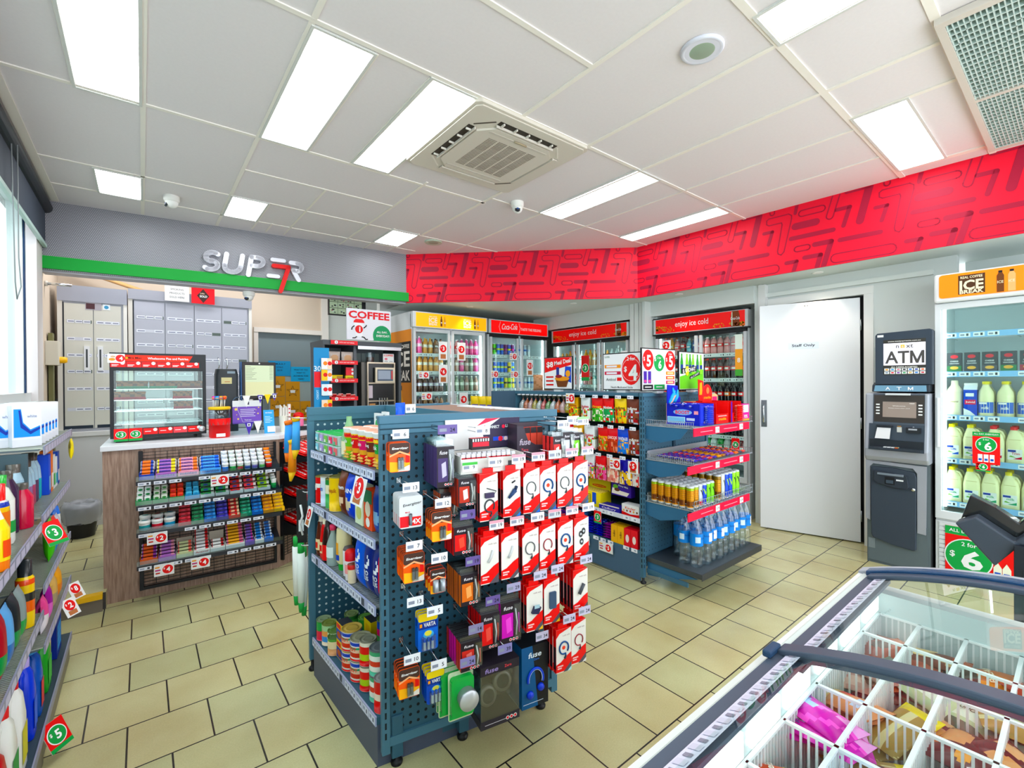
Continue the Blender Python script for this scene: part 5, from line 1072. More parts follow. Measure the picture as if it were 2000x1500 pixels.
def build_counter_top():
 Z = 1.08
 # pie warmer
 t = empty('pie_warmer', (-.18, 4.36, Z), 0, 'glass pie warmer with red pastry signs standing on the counter', 'pie warmer'); W, D, H = .575, .40, .65; bk = mat('#1a1b1e', .35)
 b = MB()
 for x in (0, W-.022):
  for y in (0, D-.022): b.box(x, y, .03, x+.022, y+.022, H, bk)
 b.box(0, 0, H-.13, W, .02, H, bk); b.box(0, 0, H-.012, W, D, H, bk); b.box(0, 0, .03, W, D, .045, bk); b.box(0, 0, .03, W, .02, .10, bk); b.box(0, D-.02, .03, W, D, .07, bk)
 for x in (.03, W-.06): b.box(x, .03, 0, x+.03, .06, .03, bk); b.box(x, D-.06, 0, x+.03, D-.03, .03, bk)
 b.obj('frame', t, bevel=.002)
 b = MB(); b.box(.02, .006, .10, W-.02, .009, H-.13, GLASS); b.box(.02, D-.01, .07, W-.02, D-.007, H-.02, GLASS); b.box(.006, .02, .045, .009, D-.02, H-.02, GLASS); b.box(W-.009, .02, .045, W-.006, D-.02, H-.02, GLASS); b.obj('pane', t)
 for z in (.13, .225, .305, .385):
  b = MB()
  for i in range(30): x = .03+i*.0178; b.box(x-.001, .02, z, x+.001, D-.02, z+.002, CHROME)
  for y in (.02, .15, .27, D-.02): b.box(.02, y-.0015, z-.003, W-.02, y+.0015, z, CHROME)
  b.obj('wire_tray', t)
 b = MB(); b.pf([(.07, H-.015), (.07, H-.062), (.465, H-.062), (.49, H-.015)], -.001, '#ee4420'); b.tf('Wholesome Pies and Pastries.', .34, H-.038, .017, -.002, WHITE, .25, bold=.02); b.tf('Mrs Mac', .14, H-.036, .014, -.002, '#3a1a10', .08); b.df(.105-.01, H-.038, .008, -.0025, '#d8a838'); b.obj('banner', t)
 for i in range(6):
  x = .0+i*.088
  b = MB(); b.box(x+.005, -.004, H-.105, x+.09, -.002, H-.065+(.0 if i else -.0), RED); b.df(x+.072, H-.075, .012, -.0046, WHITE, n=14); b.rf(x+.012, H-.09, x+.05, H-.086, -.0046, WHITE); b.rf(x+.012, H-.098, x+.042, H-.094, -.0046, WHITE); b.obj('price_card', t)
 for i in range(4):
  x = .185+i*.09
  b = MB(); b.box(x, -.004, .05, x+.085, -.002, .095, RED if i != 2 else mat('#f2545c')); b.df(x+.07, .083, .012, -.0046, WHITE, n=14); b.rf(x+.01, .07, x+.045, .074, -.0046, WHITE); b.obj('price_card', t)
 for i in range(2):
  x = .02+i*.082
  b = MB(); b.box(x, -.005, .01, x+.078, -.002, .10, '#ee3428'); b.rf(x, .01, x+.078, .026, -.0056, GREEN); b.df(x+.039, .058, .03, -.0056, WHITE, rz=.026); b.df(x+.039, .058, .027, -.0062, GREEN, rz=.023); b.tf('3', x+.045, .058, .03, -.0068, WHITE, bold=.02); b.tf('$', x+.025, .062, .016, -.0068, WHITE); b.obj('price_card', t)
 b = MB(); b.box(-.01, -.007, H-.075, .085, -.003, H-.01, WHITE); b.df(.06, H-.042, .026, -.0078, RED); b.tf('4', .064, H-.042, .028, -.0085, WHITE, bold=.03); b.df(.015, H-.05, .018, -.0078, '#e09a48', rz=.010); b.df(.02, H-.03, .014, -.0078, '#d8b090', rz=.007); b.obj('offer_card', t)
 b = MB(); b.lathe([(.022, 0), (.022, .012), (.018, .016), (0, .016)], mat('#c8ccce', .3, .6), 20, M=Matrix.Translation((W-.03, -.002, .07)) @ Matrix.Rotation(R(90), 4, 'X')); b.obj('dial', t)
 pie = lambda c: pouch(.19, .06, .035, lambda u, v: mat(c, .4) if v < .3 else (mat('#8a5a3a', .5) if (int(u*8)+int(v*5)) % 3 else mat('#5c4034', .5)), nu=14, nv=6).mesh('wrapped_pie')
 pm = {'g': pie('#1c8a68'), 'r': pie('#b01c3c'), 'b': pie('#7a3a36')}
 for x, z, k, l in ((.125, .39, 'g', 'green-edged wrapped pie at the left of the top warmer tray'), (.315, .39, 'g', 'green-edged wrapped pie in the middle of the top warmer tray'), (.48, .39, 'b', 'brown wrapped pastry at the right of the top warmer tray'), (.11, .31, 'r', 'dark red wrapped pastry alone on the left of the second tray'), (.43, .31, 'r', 'red wrapped pastry on the right of the second tray'), (.435, .23, 'r', 'red wrapped pastry on the third warmer tray')):
  o = inst(pm[k], 'wrapped_pie', (-.18+x, 4.36+.12, Z+z-.004), 0, l, 'pie')
  if x > .42 and k == 'r': o.scale = (.68, 1, 1)
 # lollipop tub
 t = empty('lollipop_tub', (.475, 4.28, Z), 0, 'red lollipop tub with yellow lid on the counter beside the pie warmer', 'tub')
 b = MB(); b.lathe([(.066, 0, RED), (.072, .01, RED), (.072, .10, RED), (.0735, .10, PLASTIC), (.07, .22, PLASTIC), (.066, .221)], RED, 24); b.obj('bowl', t)
 b = MB(); b.lathe([(.07, .218), (.076, .220), (.076, .236), (.07, .24), (0, .24)], mat('#f2c418', .4), 24); b.obj('lid', t)
 b = MB(); wrapf(b, .0735, 0, .10, .15, -80, 80, mat('#ee2430', .4), .001); b.rf(-.03, .01, .03, .035, -.0745, WHITE); b.obj('label', t)
 cl = ['#e02030', '#20a060', '#e8a018', '#3060d0', '#d83a9a', '#e86a20', '#6a40c0', '#2a9ad0', '#f0c020']
 for i in range(13):
  a = i*2.4; rr = .02+.03*((i*37) % 10)/10; b = MB(); x, y = rr*math.cos(a), rr*.8*math.sin(a)
  b.tube([(0, 0, 0), (.004, 0, .06)], .0022, WHITE, 5); b.lathe([(.0, .055), (.009, .058), (.0135, .068), (.012, .078), (.006, .084), (0, .085)], mat(cl[i % 9], .25), 12, c=(.004, 0)); b.lathe([(.0137, .066, mat(cl[(i+4) % 9])), (.0137, .071)], cl[i % 9], 12, c=(.004, 0))
  o = b.obj('lollipop', loc=(.475+x, 4.28+y, Z+.24)); tag(o, '%s-coloured lollipop, %s of those standing on the yellow tub lid' % (['red', 'green', 'amber', 'blue', 'pink', 'orange', 'violet', 'sky', 'yellow'][i % 9], onum(i)), 'lollipop', 'lollipops on the tub lid')
 # purple message card in a clear box
 t = empty('donation_box', (.685, 4.34, Z), 0, 'clear collection box with purple starry message card on the counter', 'box')
 b = MB(); b.box(-.11, 0, 0, .11, .11, .10, PLASTIC); b.obj('clear_box', t)
 b = MB(); b.box(-.11, .03, .09, .10, .034, .28, '#7a58b8'); b.rf(-.11, .23, .10, .28, .029, '#e6e8ea'); b.rf(-.01, .245, .01, .27, .0284, '#2a2040')
 for i in range(5): b.rf(-.055, .205-i*.014, .055-(i % 2)*.01, .209-i*.014, .0284, '#f2eefa')
 b.tf('Thank you', .0, .118, .014, .0284, WHITE, .05)
 for x, z, r in ((-.085, .21, .016), (.08, .22, .008), (.075, .17, .008), (-.07, .13, .01), (-.08, .165, .005), (.06, .2, .005)): b.pf([(x+(r if i % 2 == 0 else r*.5)*math.sin(i*math.pi/5), z+(r if i % 2 == 0 else r*.5)*math.cos(i*math.pi/5)) for i in range(10)], .0284, '#f0d070')
 b.obj('message_card', t)
 for i, (x, z, c, s_, l) in enumerate(((.665, 1.40, '#ecece8', .055, 'white triangular flag hanging below the till screen'), (.765, 1.405, '#4a34a0', .042, 'purple flag second from the left in the bunting'), (.82, 1.41, '#f0cc18', .048, 'yellow flag in the bunting below the till screen'), (.872, 1.415, '#4a34a0', .036, 'purple flag at the right end of the bunting'), (.68, 1.185, '#4a34a0', .062, 'purple flag hanging in front of the clear box'), (.745, 1.19, '#e8e6e0', .06, 'white flag hanging in front of the clear box'))):
  b = MB(); h = s_*1.7; b.slab([(-s_/2, 0), (s_/2, 0), (0, -h)], 0, .0015, c)
  if 'purple' in l: b.rf(-.012, -.035, .012, -.008, -.0006, '#ecebf2'); b.rf(-.005, -.03, .005, -.014, -.001, '#3a2a4a')
  tag(b.obj('bunting_flag', loc=(x, 4.30-.002*i, z)), l, 'flag', 'bunting on the counter')
 b = MB(); b.tube([(.62, 4.31, 1.402), (.75, 4.31, 1.407), (.9, 4.31, 1.418)], .0012, WHITE, 4); b.tube([(.64, 4.31, 1.187), (.70, 4.31, 1.188), (.78, 4.31, 1.192)], .0012, WHITE, 4); b.tube([(.64, 4.31, 1.187), (.60, 4.31, 1.30), (.62, 4.31, 1.402)], .0012, WHITE, 4); tag(b.obj('bunting_string'), 'thin white string carrying the triangular bunting flags', 'string')
 # till: screen, scanner-printer tower, stand
 t = empty('till_screen', (.82, 4.72, Z), R(5), 'tilted till screen with pale green receipt display facing the shop', 'till')
 b = MB(); b.box(-.125, .0, .28, .155, .045, .615, mat('#2a2524', .4)); b.box(-.135, .005, .275, -.12, .06, .615, mat('#3c5a86', .4)); b.obj('housing', t, bevel=.006)
 b = MB(); b.rf(-.10, .31, .135, .585, -.001, mat('#b9b890', .3, emit=.3)); b.rf(-.10, .435, .135, .585, -.0014, mat('#b3bda0', .3, emit=.3))
 for i in range(9): b.rf(-.095, .572-i*.014, -.095+.04+((i*37) % 50)/1000, .5745-i*.014, -.002, '#3a3c34'); b.rf(.10, .572-i*.014, .128, .5745-i*.014, -.002, '#3a3c34')
 b.df(.015, .602, .007, -.002, '#e4e4e4'); b.obj('screen', t)
 b = MB(); b.box(-.02, .03, .01, .05, .07, .3, BLACK); b.box(-.06, -.02, 0, .11, .12, .012, BLACK); b.obj('stand', t)
 t = empty('till_printer', (.585, 4.80, Z), 0, 'tall dark grey till tower with pale sticker, left of the till screen', 'till')
 b = MB(); loft(b, [(0, .17, .14, .02), (.5, .17, .14, .02), (.55, .155, .12, .03)], mat('#2e3336', .4)); b.obj('tower', t)
 b = MB(); b.rf(-.045, .42, .035, .475, -.0715, '#d8cf9c'); b.rf(-.02, .435, .02, .44, -.072, '#b86a3a'); b.rf(.0, .51, .06, .53, -.0712, '#8a9aa4'); b.obj('sticker', t)
 b = MB(); b.tube([(.075+.04*math.cos(R(a)), -.078, .24+.06*math.sin(R(a))) for a in range(0, 370, 20)], .005, '#56687c', 6); b.obj('cable_loop', t)
 b = MB(); b.X = Matrix.Translation((.84, 4.33, Z)) @ Matrix.Rotation(R(-12), 4, 'X'); b.box(-.04, 0, 0, .04, .004, .20, '#48a4dc'); b.tf('PAYPASS', 0, .175, .012, -.0006, WHITE, .05)
 for i in range(5): b.rf(-.03, .14-i*.012, .01+(i % 2)*.015, .144-i*.012, -.0006, '#c8e6f4')
 b.rf(-.015, .01, .045, .06, -.001, '#e6eaf2'); tag(b.obj('flyer_stand'), 'blue leaning flyer stand between the bunting and the cup', 'flyer')
 t = empty('straw_cup', (.955, 4.36, Z), 0, 'cream paper cup stuffed with paper bags and straws', 'cup')
 b = MB(); b.lathe([(.024, 0), (.036, .14), (.037, .142), (.033, .14)], mat('#ece8da', .5), 18); b.obj('cup', t)
 for i in range(6): b = MB(); b.box(-.03+i*.011, -.006+(i % 2)*.01, .05, -.021+i*.011, .02, .235-(i % 3)*.012, '#e2ddd6'); b.obj('paper_bag', t)
 b = MB(); b.box(.035, -.01, .03, .055, .02, .24, '#ece0dc')
 for i in range(5): b.df(.045, .06+i*.035, .007, -.0106, '#d02838', n=10)
 b.obj('printed_packet', t)
 t = empty('sweets_jar', (1.14, 4.62, Z), 0, 'glass jar of pink sweets with red lid at the counter back', 'jar'); b = MB(); b.lathe([(.035, 0), (.045, .01), (.045, .09), (.035, .10)], mat('#f080a8', .3), 16); b.obj('jar', t)
 b = MB(); b.lathe([(.042, .095), (.05, .11), (.045, .135), (.02, .15), (0, .152)], mat('#d8142c', .3), 12); b.obj('lid', t)
 b = MB(); b.box(-.05, -.03, 0, .05, .03, .035, '#1a1c20'); b.box(-.06, -.028, .01, -.045, .02, .05, '#1a1c20'); tag(b.obj('card_reader', loc=(1.12, 4.42, Z), bevel=.004), 'small black card reader lying on the counter near the gondola post', 'card reader')
 t = empty('gift_card_stand', (1.39, 4.60, Z-.02), 0, 'tall blue prepaid card stand rising behind the gondola', 'stand')
 b = MB(); b.box(-.11, .01, .0, .03, .03, .78, '#1c8ac0'); b.rf(-.11, .40, -.05, .55, .009, '#e02038'); b.pf([(-.11, .3), (-.05, .3), (-.05, .4), (-.11, .4)], .009, '#1c8ac0'); b.tf('30', -.08, .58, .05, .008, '#e8f4fa', rot=R(0)); b.tf('CREDIT', -.08, .33, .02, .008, '#bfe4f4', .09, rot=R(90)); b.obj('backboard', t)
 k = 0
 for z in (.60, .49, .35, .2, .06):
  b = MB(); b.box(-.045, -.03, z-.03, .05, .008, z-.026, '#c8d4d8'); b.obj('card_shelf', t)
  for x in (-.025, .02): b = MB(); c = ('#f0ecf2', '#f0d8c0', '#f2c418', '#e8e4ec', '#d8eaf2')[k % 5]; b.box(x-.028, -.025+(k % 2)*.01, z-.025, x+.028, -.022+(k % 2)*.01, z+.08, c); b.df(x+.008, z+.03, .02, -.0256+(k % 2)*.01, '#d8202c' if k % 3 else '#f08a20', n=14); b.obj('gift_card', t); k += 1
def build_back():
 # bench and cigarette cabinets
 b = MB(); b.box(-.66, 6.14, .11, 1.1, 6.7, 1.0, '#d9dadd'); b.box(-.67, 6.11, 1.0, 1.12, 6.7, 1.04, '#dcdcdc'); b.box(-.64, 6.16, .111, 1.08, 6.7, .2, '#7a7468'); tag(b.obj('back_bench'), 'white bench along the back wall under the grey cabinets', 'bench')
 def cab(x0, x1, z0, z1, hz, body, lab, ndoor, rows, hd):
  t = empty('cigarette_cabinet', (x0, 6.2, z0), 0, lab, 'cabinet'); W, H = x1-x0, z1-z0
  b = MB(); b.box(0, 0, 0, W, .35, H, '#aeb0b8'); b.box(0, -.02, hz-z0, W, 0, H, hd); b.obj('carcass', t)
  b = MB(); b.box(0, -.012, 0, .035, 0, hz-z0, '#d8d4cc'); b.box(W-.03, -.012, 0, W, 0, hz-z0, '#e6e4de'); b.box(.035, -.003, .02, .045, 0, hz-z0-.01, '#33353a'); b.obj('side_trim', t)
  dw = (W-.09)/ndoor
  for i in range(ndoor):
   x = .045+i*dw; b = MB(); b.box(x+.003, -.014, .03, x+dw-.003, -.002, hz-z0-.02, body); d = b.obj('door', t)
   b = MB()
   for k, z in enumerate(rows):
    b.rf(x+.02, z-z0-.016, x+dw-.012, z-z0+.016, -.0146, '#5a6660' if (k+i) % 3 == 0 else '#d0d2dc'); n = 3
    for j in range(n):
     if (i*5+k*3+j) % 11 == 4: continue
     q = x+.022+j*(dw-.04)/n; b.rf(q, z-z0-.015, q+(dw-.05)/n, z-z0+.015, -.0152, '#eef0f8'); b.rf(q+.008, z-z0-.006, q+(dw-.06)/n, z-z0+.006, -.0158, '#8f93a6')
   b.obj('price_labels', d)
   if hd == HD2 and i in (2, 3) or ndoor == 2:
    hx = (x+dw-.05 if (i % 2 == 0) else x+.05) if ndoor == 2 else (x+dw-.04 if i == 2 else x+.04)
    b = MB(); (b.box(hx-.02, -.03, .60, hx+.02, -.014, .84, '#e4e6ea'), b.rf(hx-.007, .63, hx+.007, .81, -.031, '#3c4044')) if ndoor == 2 else b.tube([(hx, -.016, .62), (hx+.01, -.035, .66), (hx+.01, -.035, .72), (hx, -.016, .76)], .006, CHROME)
    b.obj('door_handle', d)
  return t
 HD1, HD2 = mat('#9da0ab', .5), mat('#a0a2ac', .5); globals()['HD2'] = HD2
 rows = (2.205, 2.06, 1.915, 1.765, 1.61, 1.46, 1.315, 1.18)
 t = cab(-.63, -.113, 1.04, 2.47, 2.315, '#d0cfc6', 'pale two-door cigarette cabinet with white pull handles at the left', 2, (2.12, 1.95, 1.79, 1.63, 1.46, 1.26), HD1)
 b = MB(); b.rf(.20, 1.2, .32, 1.28, -.0155, '#a8a4ac'); b.rf(.205, 1.21, .27, 1.265, -.016, '#4a2a30'); b.rf(.33, 1.21, .385, 1.265, -.016, '#e6eef4'); b.df(.357, 1.237, .018, -.0165, '#4a90b8', n=10); b.rf(.04, .03, .25, .06, -.016, '#1c2836'); b.rf(.28, .03, .47, .06, -.016, '#1c2836'); b.obj('stickers', t)
 cab(-.105, 1.02, 1.04, 2.49, 2.385, '#b5b7c2', 'wide grey four-door cigarette cabinet behind the pie warmer', 4, rows, HD2)
 b = MB(); b.box(0, 0, 0, .215, .003, .17, '#e6e6e4')
 for i, s_ in enumerate(('SMOKING', 'PRODUCTS', 'SOLD HERE')): b.tf(s_, .108, .128-i*.042, .02, -.001, '#6a6a70', .115 if i == 0 else .13, bold=0)
 tag(b.obj('notice', loc=(.197, 6.16, 2.395)), 'white notice about smoking products on top of the wide cabinet', 'sign')
 b = MB(); b.box(0, 0, 0, .215, .003, .175, '#e2203a'); b.pf([(.108, .01), (.165, .088), (.108, .165), (.05, .088)], -.001, '#3a2420'); b.tf('SOLD', .11, .082, .024, -.002, WHITE, .07, bold=.03); b.tf('Lotto', .10, .115, .018, -.002, '#f0d8c0', .04)
 tag(b.obj('notice', loc=(.432, 6.155, 2.39)), 'red notice with dark diamond on top of the wide cabinet', 'sign')
 # items on the left: tube, switch box, board, pole, bin
 b = MB(); b.tube([(-.55, 6.6, 2.72), (.05, 6.55, 2.52)], .022, '#c8a070', 12); tag(b.obj('cardboard_tube'), 'brown cardboard tube lying on top of the pale cabinet', 'tube')
 t = empty('switch_box', (-.68, 5.95, 1.68), R(90), 'grey electrical switch box with yellow rotary knob on the left wall', 'switch box'); b = MB(); b.box(-.08, -.09, 0, .08, 0, .22, '#cfcabc'); b.obj('case', t, bevel=.005)
 b = MB(); b.lathe([(.03, 0), (.03, .03), (.022, .05), (0, .05)], mat('#f2b800', .35), 16, M=Matrix.Translation((0, -.09, .05)) @ Matrix.Rotation(R(90), 4, 'X')); b.obj('knob', t)
 t.rotation_euler = (0, 0, R(90))
 b = MB(); b.tube([(-.66, 5.9, 2.42), (-.50, 5.9, 2.42)], .014, CHROME, 10); b.tube([(-.68, 5.9, 2.42), (-.66, 5.9, 2.42)], .025, '#c8c4bc', 10); tag(b.obj('chrome_rail'), 'short chrome rail sticking out of the left wall', 'rail')
 b = MB(); b.box(-.67, 5.98, .11, -.64, 6.08, 1.98, '#6d6b45'); tag(b.obj('timber_board'), 'olive timber board standing upright behind the switch box', 'board')
 b = MB(); b.rf(0, 0, .03, .22, 0, RED); b.box(-.0, 0, 0, .03, .002, .22, RED); tag(b.obj('red_sticker', loc=(-.676, 5.72, 2.05), rz=R(90)), 'narrow red sticker on the left wall by the window', 'sticker')
 t = empty('waste_bin', (-.44, 5.78, .11), 0, 'black waste bin lined with a clear plastic bag behind the counter', 'bin'); b = MB(); b.lathe([(.09, 0), (.12, .25), (.122, .27), (.11, .25), (.08, .02)], mat('#1c1c20', .4), 20); b.obj('tub', t)
 b = MB(); rnd = random.Random(5); b.lathe([(.128, .14), (.135, .2), (.14, .28), (.12, .32), (.10, .30), (.09, .25)], mat('#b9bcc4', .2, alpha=.6), 24); b.v = [(x+rnd.uniform(-.008, .008), y+rnd.uniform(-.008, .008), z+rnd.uniform(-.012, .012)) for x, y, z in b.v]; b.obj('liner', t)
def build_coffee():
 X0, Y0, Z = 1.46, 4.95, .95
 b = MB(); b.box(1.42, 4.93, 0, 2.42, 5.5, .95, wood_material('bench_wood_grain', '#866857', '#aa8c7a')); tag(b.obj('coffee_bench'), 'wooden bench carrying the coffee machine behind the gondola', 'bench')
 t = empty('coffee_station', (X0, Y0, Z), 0, 'dark grey coffee station housing with side snack shelves', 'coffee station'); dg = mat('#4a4e52', .45); sg = mat('#75787c', .5)
 b = MB(); b.box(0, 0, 0, .02, .45, 1.0, dg); b.box(.84, 0, 0, .87, .45, 1.0, dg); b.box(.33, .02, 0, .36, .45, .96, mat('#5c6066', .5)); b.box(0, .43, 0, .87, .45, 1.0, sg); b.box(0, -.02, .95, .87, .45, 1.0, dg); b.box(.36, -.03, .915, .86, -.0, .95, mat('#aeb0b0', .25, .8)); b.box(0, .0, 0, .87, .45, .02, dg); b.obj('housing', t)
 b = MB(); b.box(.40, .42, .55, .78, .428, .9, '#a3aca8'); b.rf(.56, .55, .565, .9, .419, BLACK); b.obj('back_window', t)
 for i, (z, p) in enumerate(((.985, '2'), (.775, '3'), (.585, '2'), (.395, '2'))):
  b = MB(); b.box(.05, -.02, z-.02, .33, .3, z-.012, dg) if i else None; b.box(.07, -.045, z-.03, .35, -.04, z+.012, mat('#e4223a', .4)); b.df(.125, z-.009, .018, -.0456, WHITE, n=14); b.tf(p, .125, z-.009, .02, -.0462, '#3a1418'); b.tf('WITH ANY HOT DRINK', .235, z-.009, .012, -.046, '#f8e0e0', .16); b.obj('snack_shelf', t)
 cookie = pouch(.13, .12, .05, lambda u, v: mat('#c9a07c', .5) if (u-.5)**2+(v-.4)**2 < .09 else mat('#c6b8b0', .25), nu=10, nv=10).mesh('cookie_bag')
 for x, l in ((.13, 'bag of brown biscuits on the upper snack shelf, left one'), (.27, 'bag of pale biscuits on the upper snack shelf, right one')): inst(cookie, 'biscuit_bag', (X0+x, Y0+.05, Z+.765), 0, l, 'biscuits')
 yl = pouch(.12, .06, .035, lambda u, v: mat('#e8d020', .35) if (u < .4 or v > .8) else mat('#b08a48', .5), nu=10, nv=6).mesh('yellow_snack'); inst(yl, 'snack_pack', (X0+.16, Y0+.04, Z+.575), 0, 'yellow and brown snack pack lying on the middle snack shelf', 'snack')
 b = MB(); b.box(-.045, 0, 0, .045, .04, .055, '#e8d418'); b.tf('CREAM', 0, .03, .016, -.001, '#3a2a10', .06); tag(b.obj('snack_box', loc=(X0+.29, Y0+.03, Z+.575)), 'small yellow snack box at the right of the middle snack shelf', 'box')
 b = MB(); b.box(-.03, 0, 0, .055, .03, .085, '#e8424a'); b.df(.04, .06, .014, -.001, WHITE, n=12); b.df(.04, .02, .014, -.001, WHITE, n=12); tag(b.obj('snack_box', loc=(X0+.28, Y0+.03, Z+.633)), 'red snack box with white dots standing above the yellow one', 'box')
 kb = pouch(.05, .03, .02, lambda u, v: mat('#c01828', .4) if v < .7 else mat('#e8b0a8', .4), nu=4, nv=4).mesh('small_bar')
 for i in range(11): inst(kb, 'chocolate_bar', (X0+.07+i*.025, Y0+.02+(i % 2)*.02, Z+.385+(i % 3)*.012), 0, 'small red chocolate, %s from left on the lowest snack shelf' % onum(i), 'chocolate', 'small chocolates on the snack shelf')
 m = empty('coffee_machine', (X0+.46, Y0+.02, Z+.02), 0, 'black and chrome coffee machine with touch screen', 'coffee machine'); fr = mat('#b9ab98', .25, .7)
 b = MB(); b.box(-.0, .03, 0, .36, .38, .76, mat('#1a1a1c', .25)); b.box(-.04, .02, 0, .0, .38, .76, mat('#54504a', .3, .4)); b.obj('body', m, bevel=.004)
 b = MB()
 for x in (.02, .335): b.slab([(x, 0), (x+.012, 0), (x+.012, .76), (x, .76)], .0, .03, fr)
 for z in (.0, .17, .32, .52, .745): b.box(.02, .0, z, .347, .03, z+.014, fr)
 b.obj('frame', m)
 b = MB(); b.box(.105, -.02, .53, .33, .005, .70, mat('#c8bda8', .3, .5)); b.rf(.125, .55, .31, .68, -.021, mat('#46505e', .2, emit=.2)); b.rf(.135, .57, .28, .665, -.0216, '#9aa4b4'); b.rf(.29, .57, .305, .665, -.0216, '#c84a48'); b.obj('touch_screen', m)
 b = MB(); b.rf(.045, .36, .09, .50, .028, '#c9bcc6'); b.rf(.05, .2, .12, .30, .028, '#b88a5a'); b.rf(.12, .2, .16, .28, .027, '#d8c030'); b.rf(.03, .03, .12, .15, .028, '#6a5a2a'); b.rf(.14, .03, .32, .1, .028, '#2a2c2e')
 for i in range(4): b.box(.15+i*.03, .0, .28, .165+i*.03, .02, .36, CHROME)
 b.obj('brewing_bay', m)
 b = MB(); b.lathe([(.055, 0), (.05, .02), (.06, .12), (.06, .13)], PLASTIC, 4, M=Matrix.Rotation(R(45), 4, 'Z')); b.lathe([(.05, .01), (.05, .08)], mat('#6a5048', .5), 4, M=Matrix.Rotation(R(45), 4, 'Z')); tag(b.obj('bean_hopper', loc=(X0+.56, Y0+.15, Z+.76)), 'clear bean hopper standing on top of the coffee machine', 'hopper')
 b = MB(); b.box(-.065, 0, 0, .065, .004, .12, '#e6e8e8'); b.tf('COFFEE', 0, .10, .022, -.001, RED, .11, bold=.03); b.df(-.03, .06, .018, -.001, '#e0788a', rz=.014)
 for i in range(4): b.rf(-.05+(i % 2)*.06, .03-(i//2)*.018, -.01+(i % 2)*.06, .036-(i//2)*.018, -.001, '#6a6a6a')
 tag(b.obj('small_sign', loc=(X0+.74, Y0+.05, Z+.76)), 'small white coffee price card standing on the coffee machine', 'sign')
 b = MB(); b.lathe([(.03, 0), (.045, .13), (.046, .135), (.04, .13)], mat('#1e1e22', .4), 16); tag(b.obj('cup_stack', loc=(X0+.40, Y0+.06, Z+.35-.35)), 'black cup bin beside the coffee machine', 'cups')
 for i in range(2): b = MB(); b.lathe([(.04, 0), (.043, .01), (.038, .05), (.0, .055)], WHITE, 16); tag(b.obj('cup_lid_stack', loc=(X0+.39, Y0+.05, Z+.135+i*.10)), 'white cup lids beside the coffee machine, %s pile' % ('lower', 'upper')[i], 'cups')
 # COFFEE sign and security monitor
 t = empty('coffee_sign', (1.705, 4.93, 1.965), 0, 'white coffee sign with running paper cup and green dot, above the coffee station', 'sign')
 b = MB(); b.box(0, 0, 0, .495, .02, .335, '#e3e3ea'); b.obj('board', t)
 b = MB(); b.tf('COFFEE', .248, .272, .082, -.001, '#d81c38', .46, bold=.035); b.obj('lettering', t)
 b = MB(); b.pf([(.285, 0)]+[(.39+.105*math.cos(R(a)), .055+.115*math.sin(R(a))) for a in range(205, 0, -15)][::1]+[(.495, 0)], -.001, '#12905a'); b.tf('ALL DAY,', .39, .095, .025, -.002, WHITE, .12, bold=.02); b.tf('EVERYDAY!', .40, .055, .025, -.002, WHITE, .15, bold=.02); b.obj('green_dot', t)
 b = MB(); b.pf([(.095, .035), (.165, .035), (.185, .19), (.075, .19)], -.002, '#eeeef2'); b.pf([(.07, .185), (.19, .185), (.185, .205), (.165, .225), (.095, .225), (.075, .205)], -.003, RED); b.df(.13, .115, .043, -.003, '#d8202c', n=20); b.tf('1', .138, .115, .055, -.004, WHITE, bold=.04)
 for P in ([(.08, .15), (.055, .13), (.05, .105)], [(.18, .13), (.205, .15), (.212, .165)], [(.105, .035), (.085, .02), (.058, .018)], [(.16, .035), (.185, .03), (.205, .008), (.225, .012)]): b.tube([(x, -.003, z) for x, z in P], .006, '#17181a', 5)
 b.obj('running_cup', t)
 t = empty('security_monitor', (1.77, 5.75, 2.33), 0, 'small wall monitor showing camera pictures under the grey bulkhead', 'monitor'); b = MB(); b.box(0, 0, 0, .46, .04, .24, BLACK); b.obj('case', t, bevel=.003)
 b = MB(); rnd = random.Random(9)
 for i in range(4):
  for j in range(3):
   b.rf(.012+i*.1, .015+j*.075, .108+i*.1, .085+j*.075, -.001, mat('#8a9a80', .4, emit=.3))
   for k in range(5): x = .02+i*.1+rnd.random()*.06; z = .02+j*.075+rnd.random()*.045; b.rf(x, z, x+.02, z+.014, -.0015, rnd.choice(['#3a4440', '#c8d8cc', '#9a5060', '#566a5a']))
 b.obj('screen', t)
 b = MB(); b.tube([(.21, .04, .2), (.21, .1, .3), (.21, .1, .76)], .008, BLACK); b.obj('bracket', t)
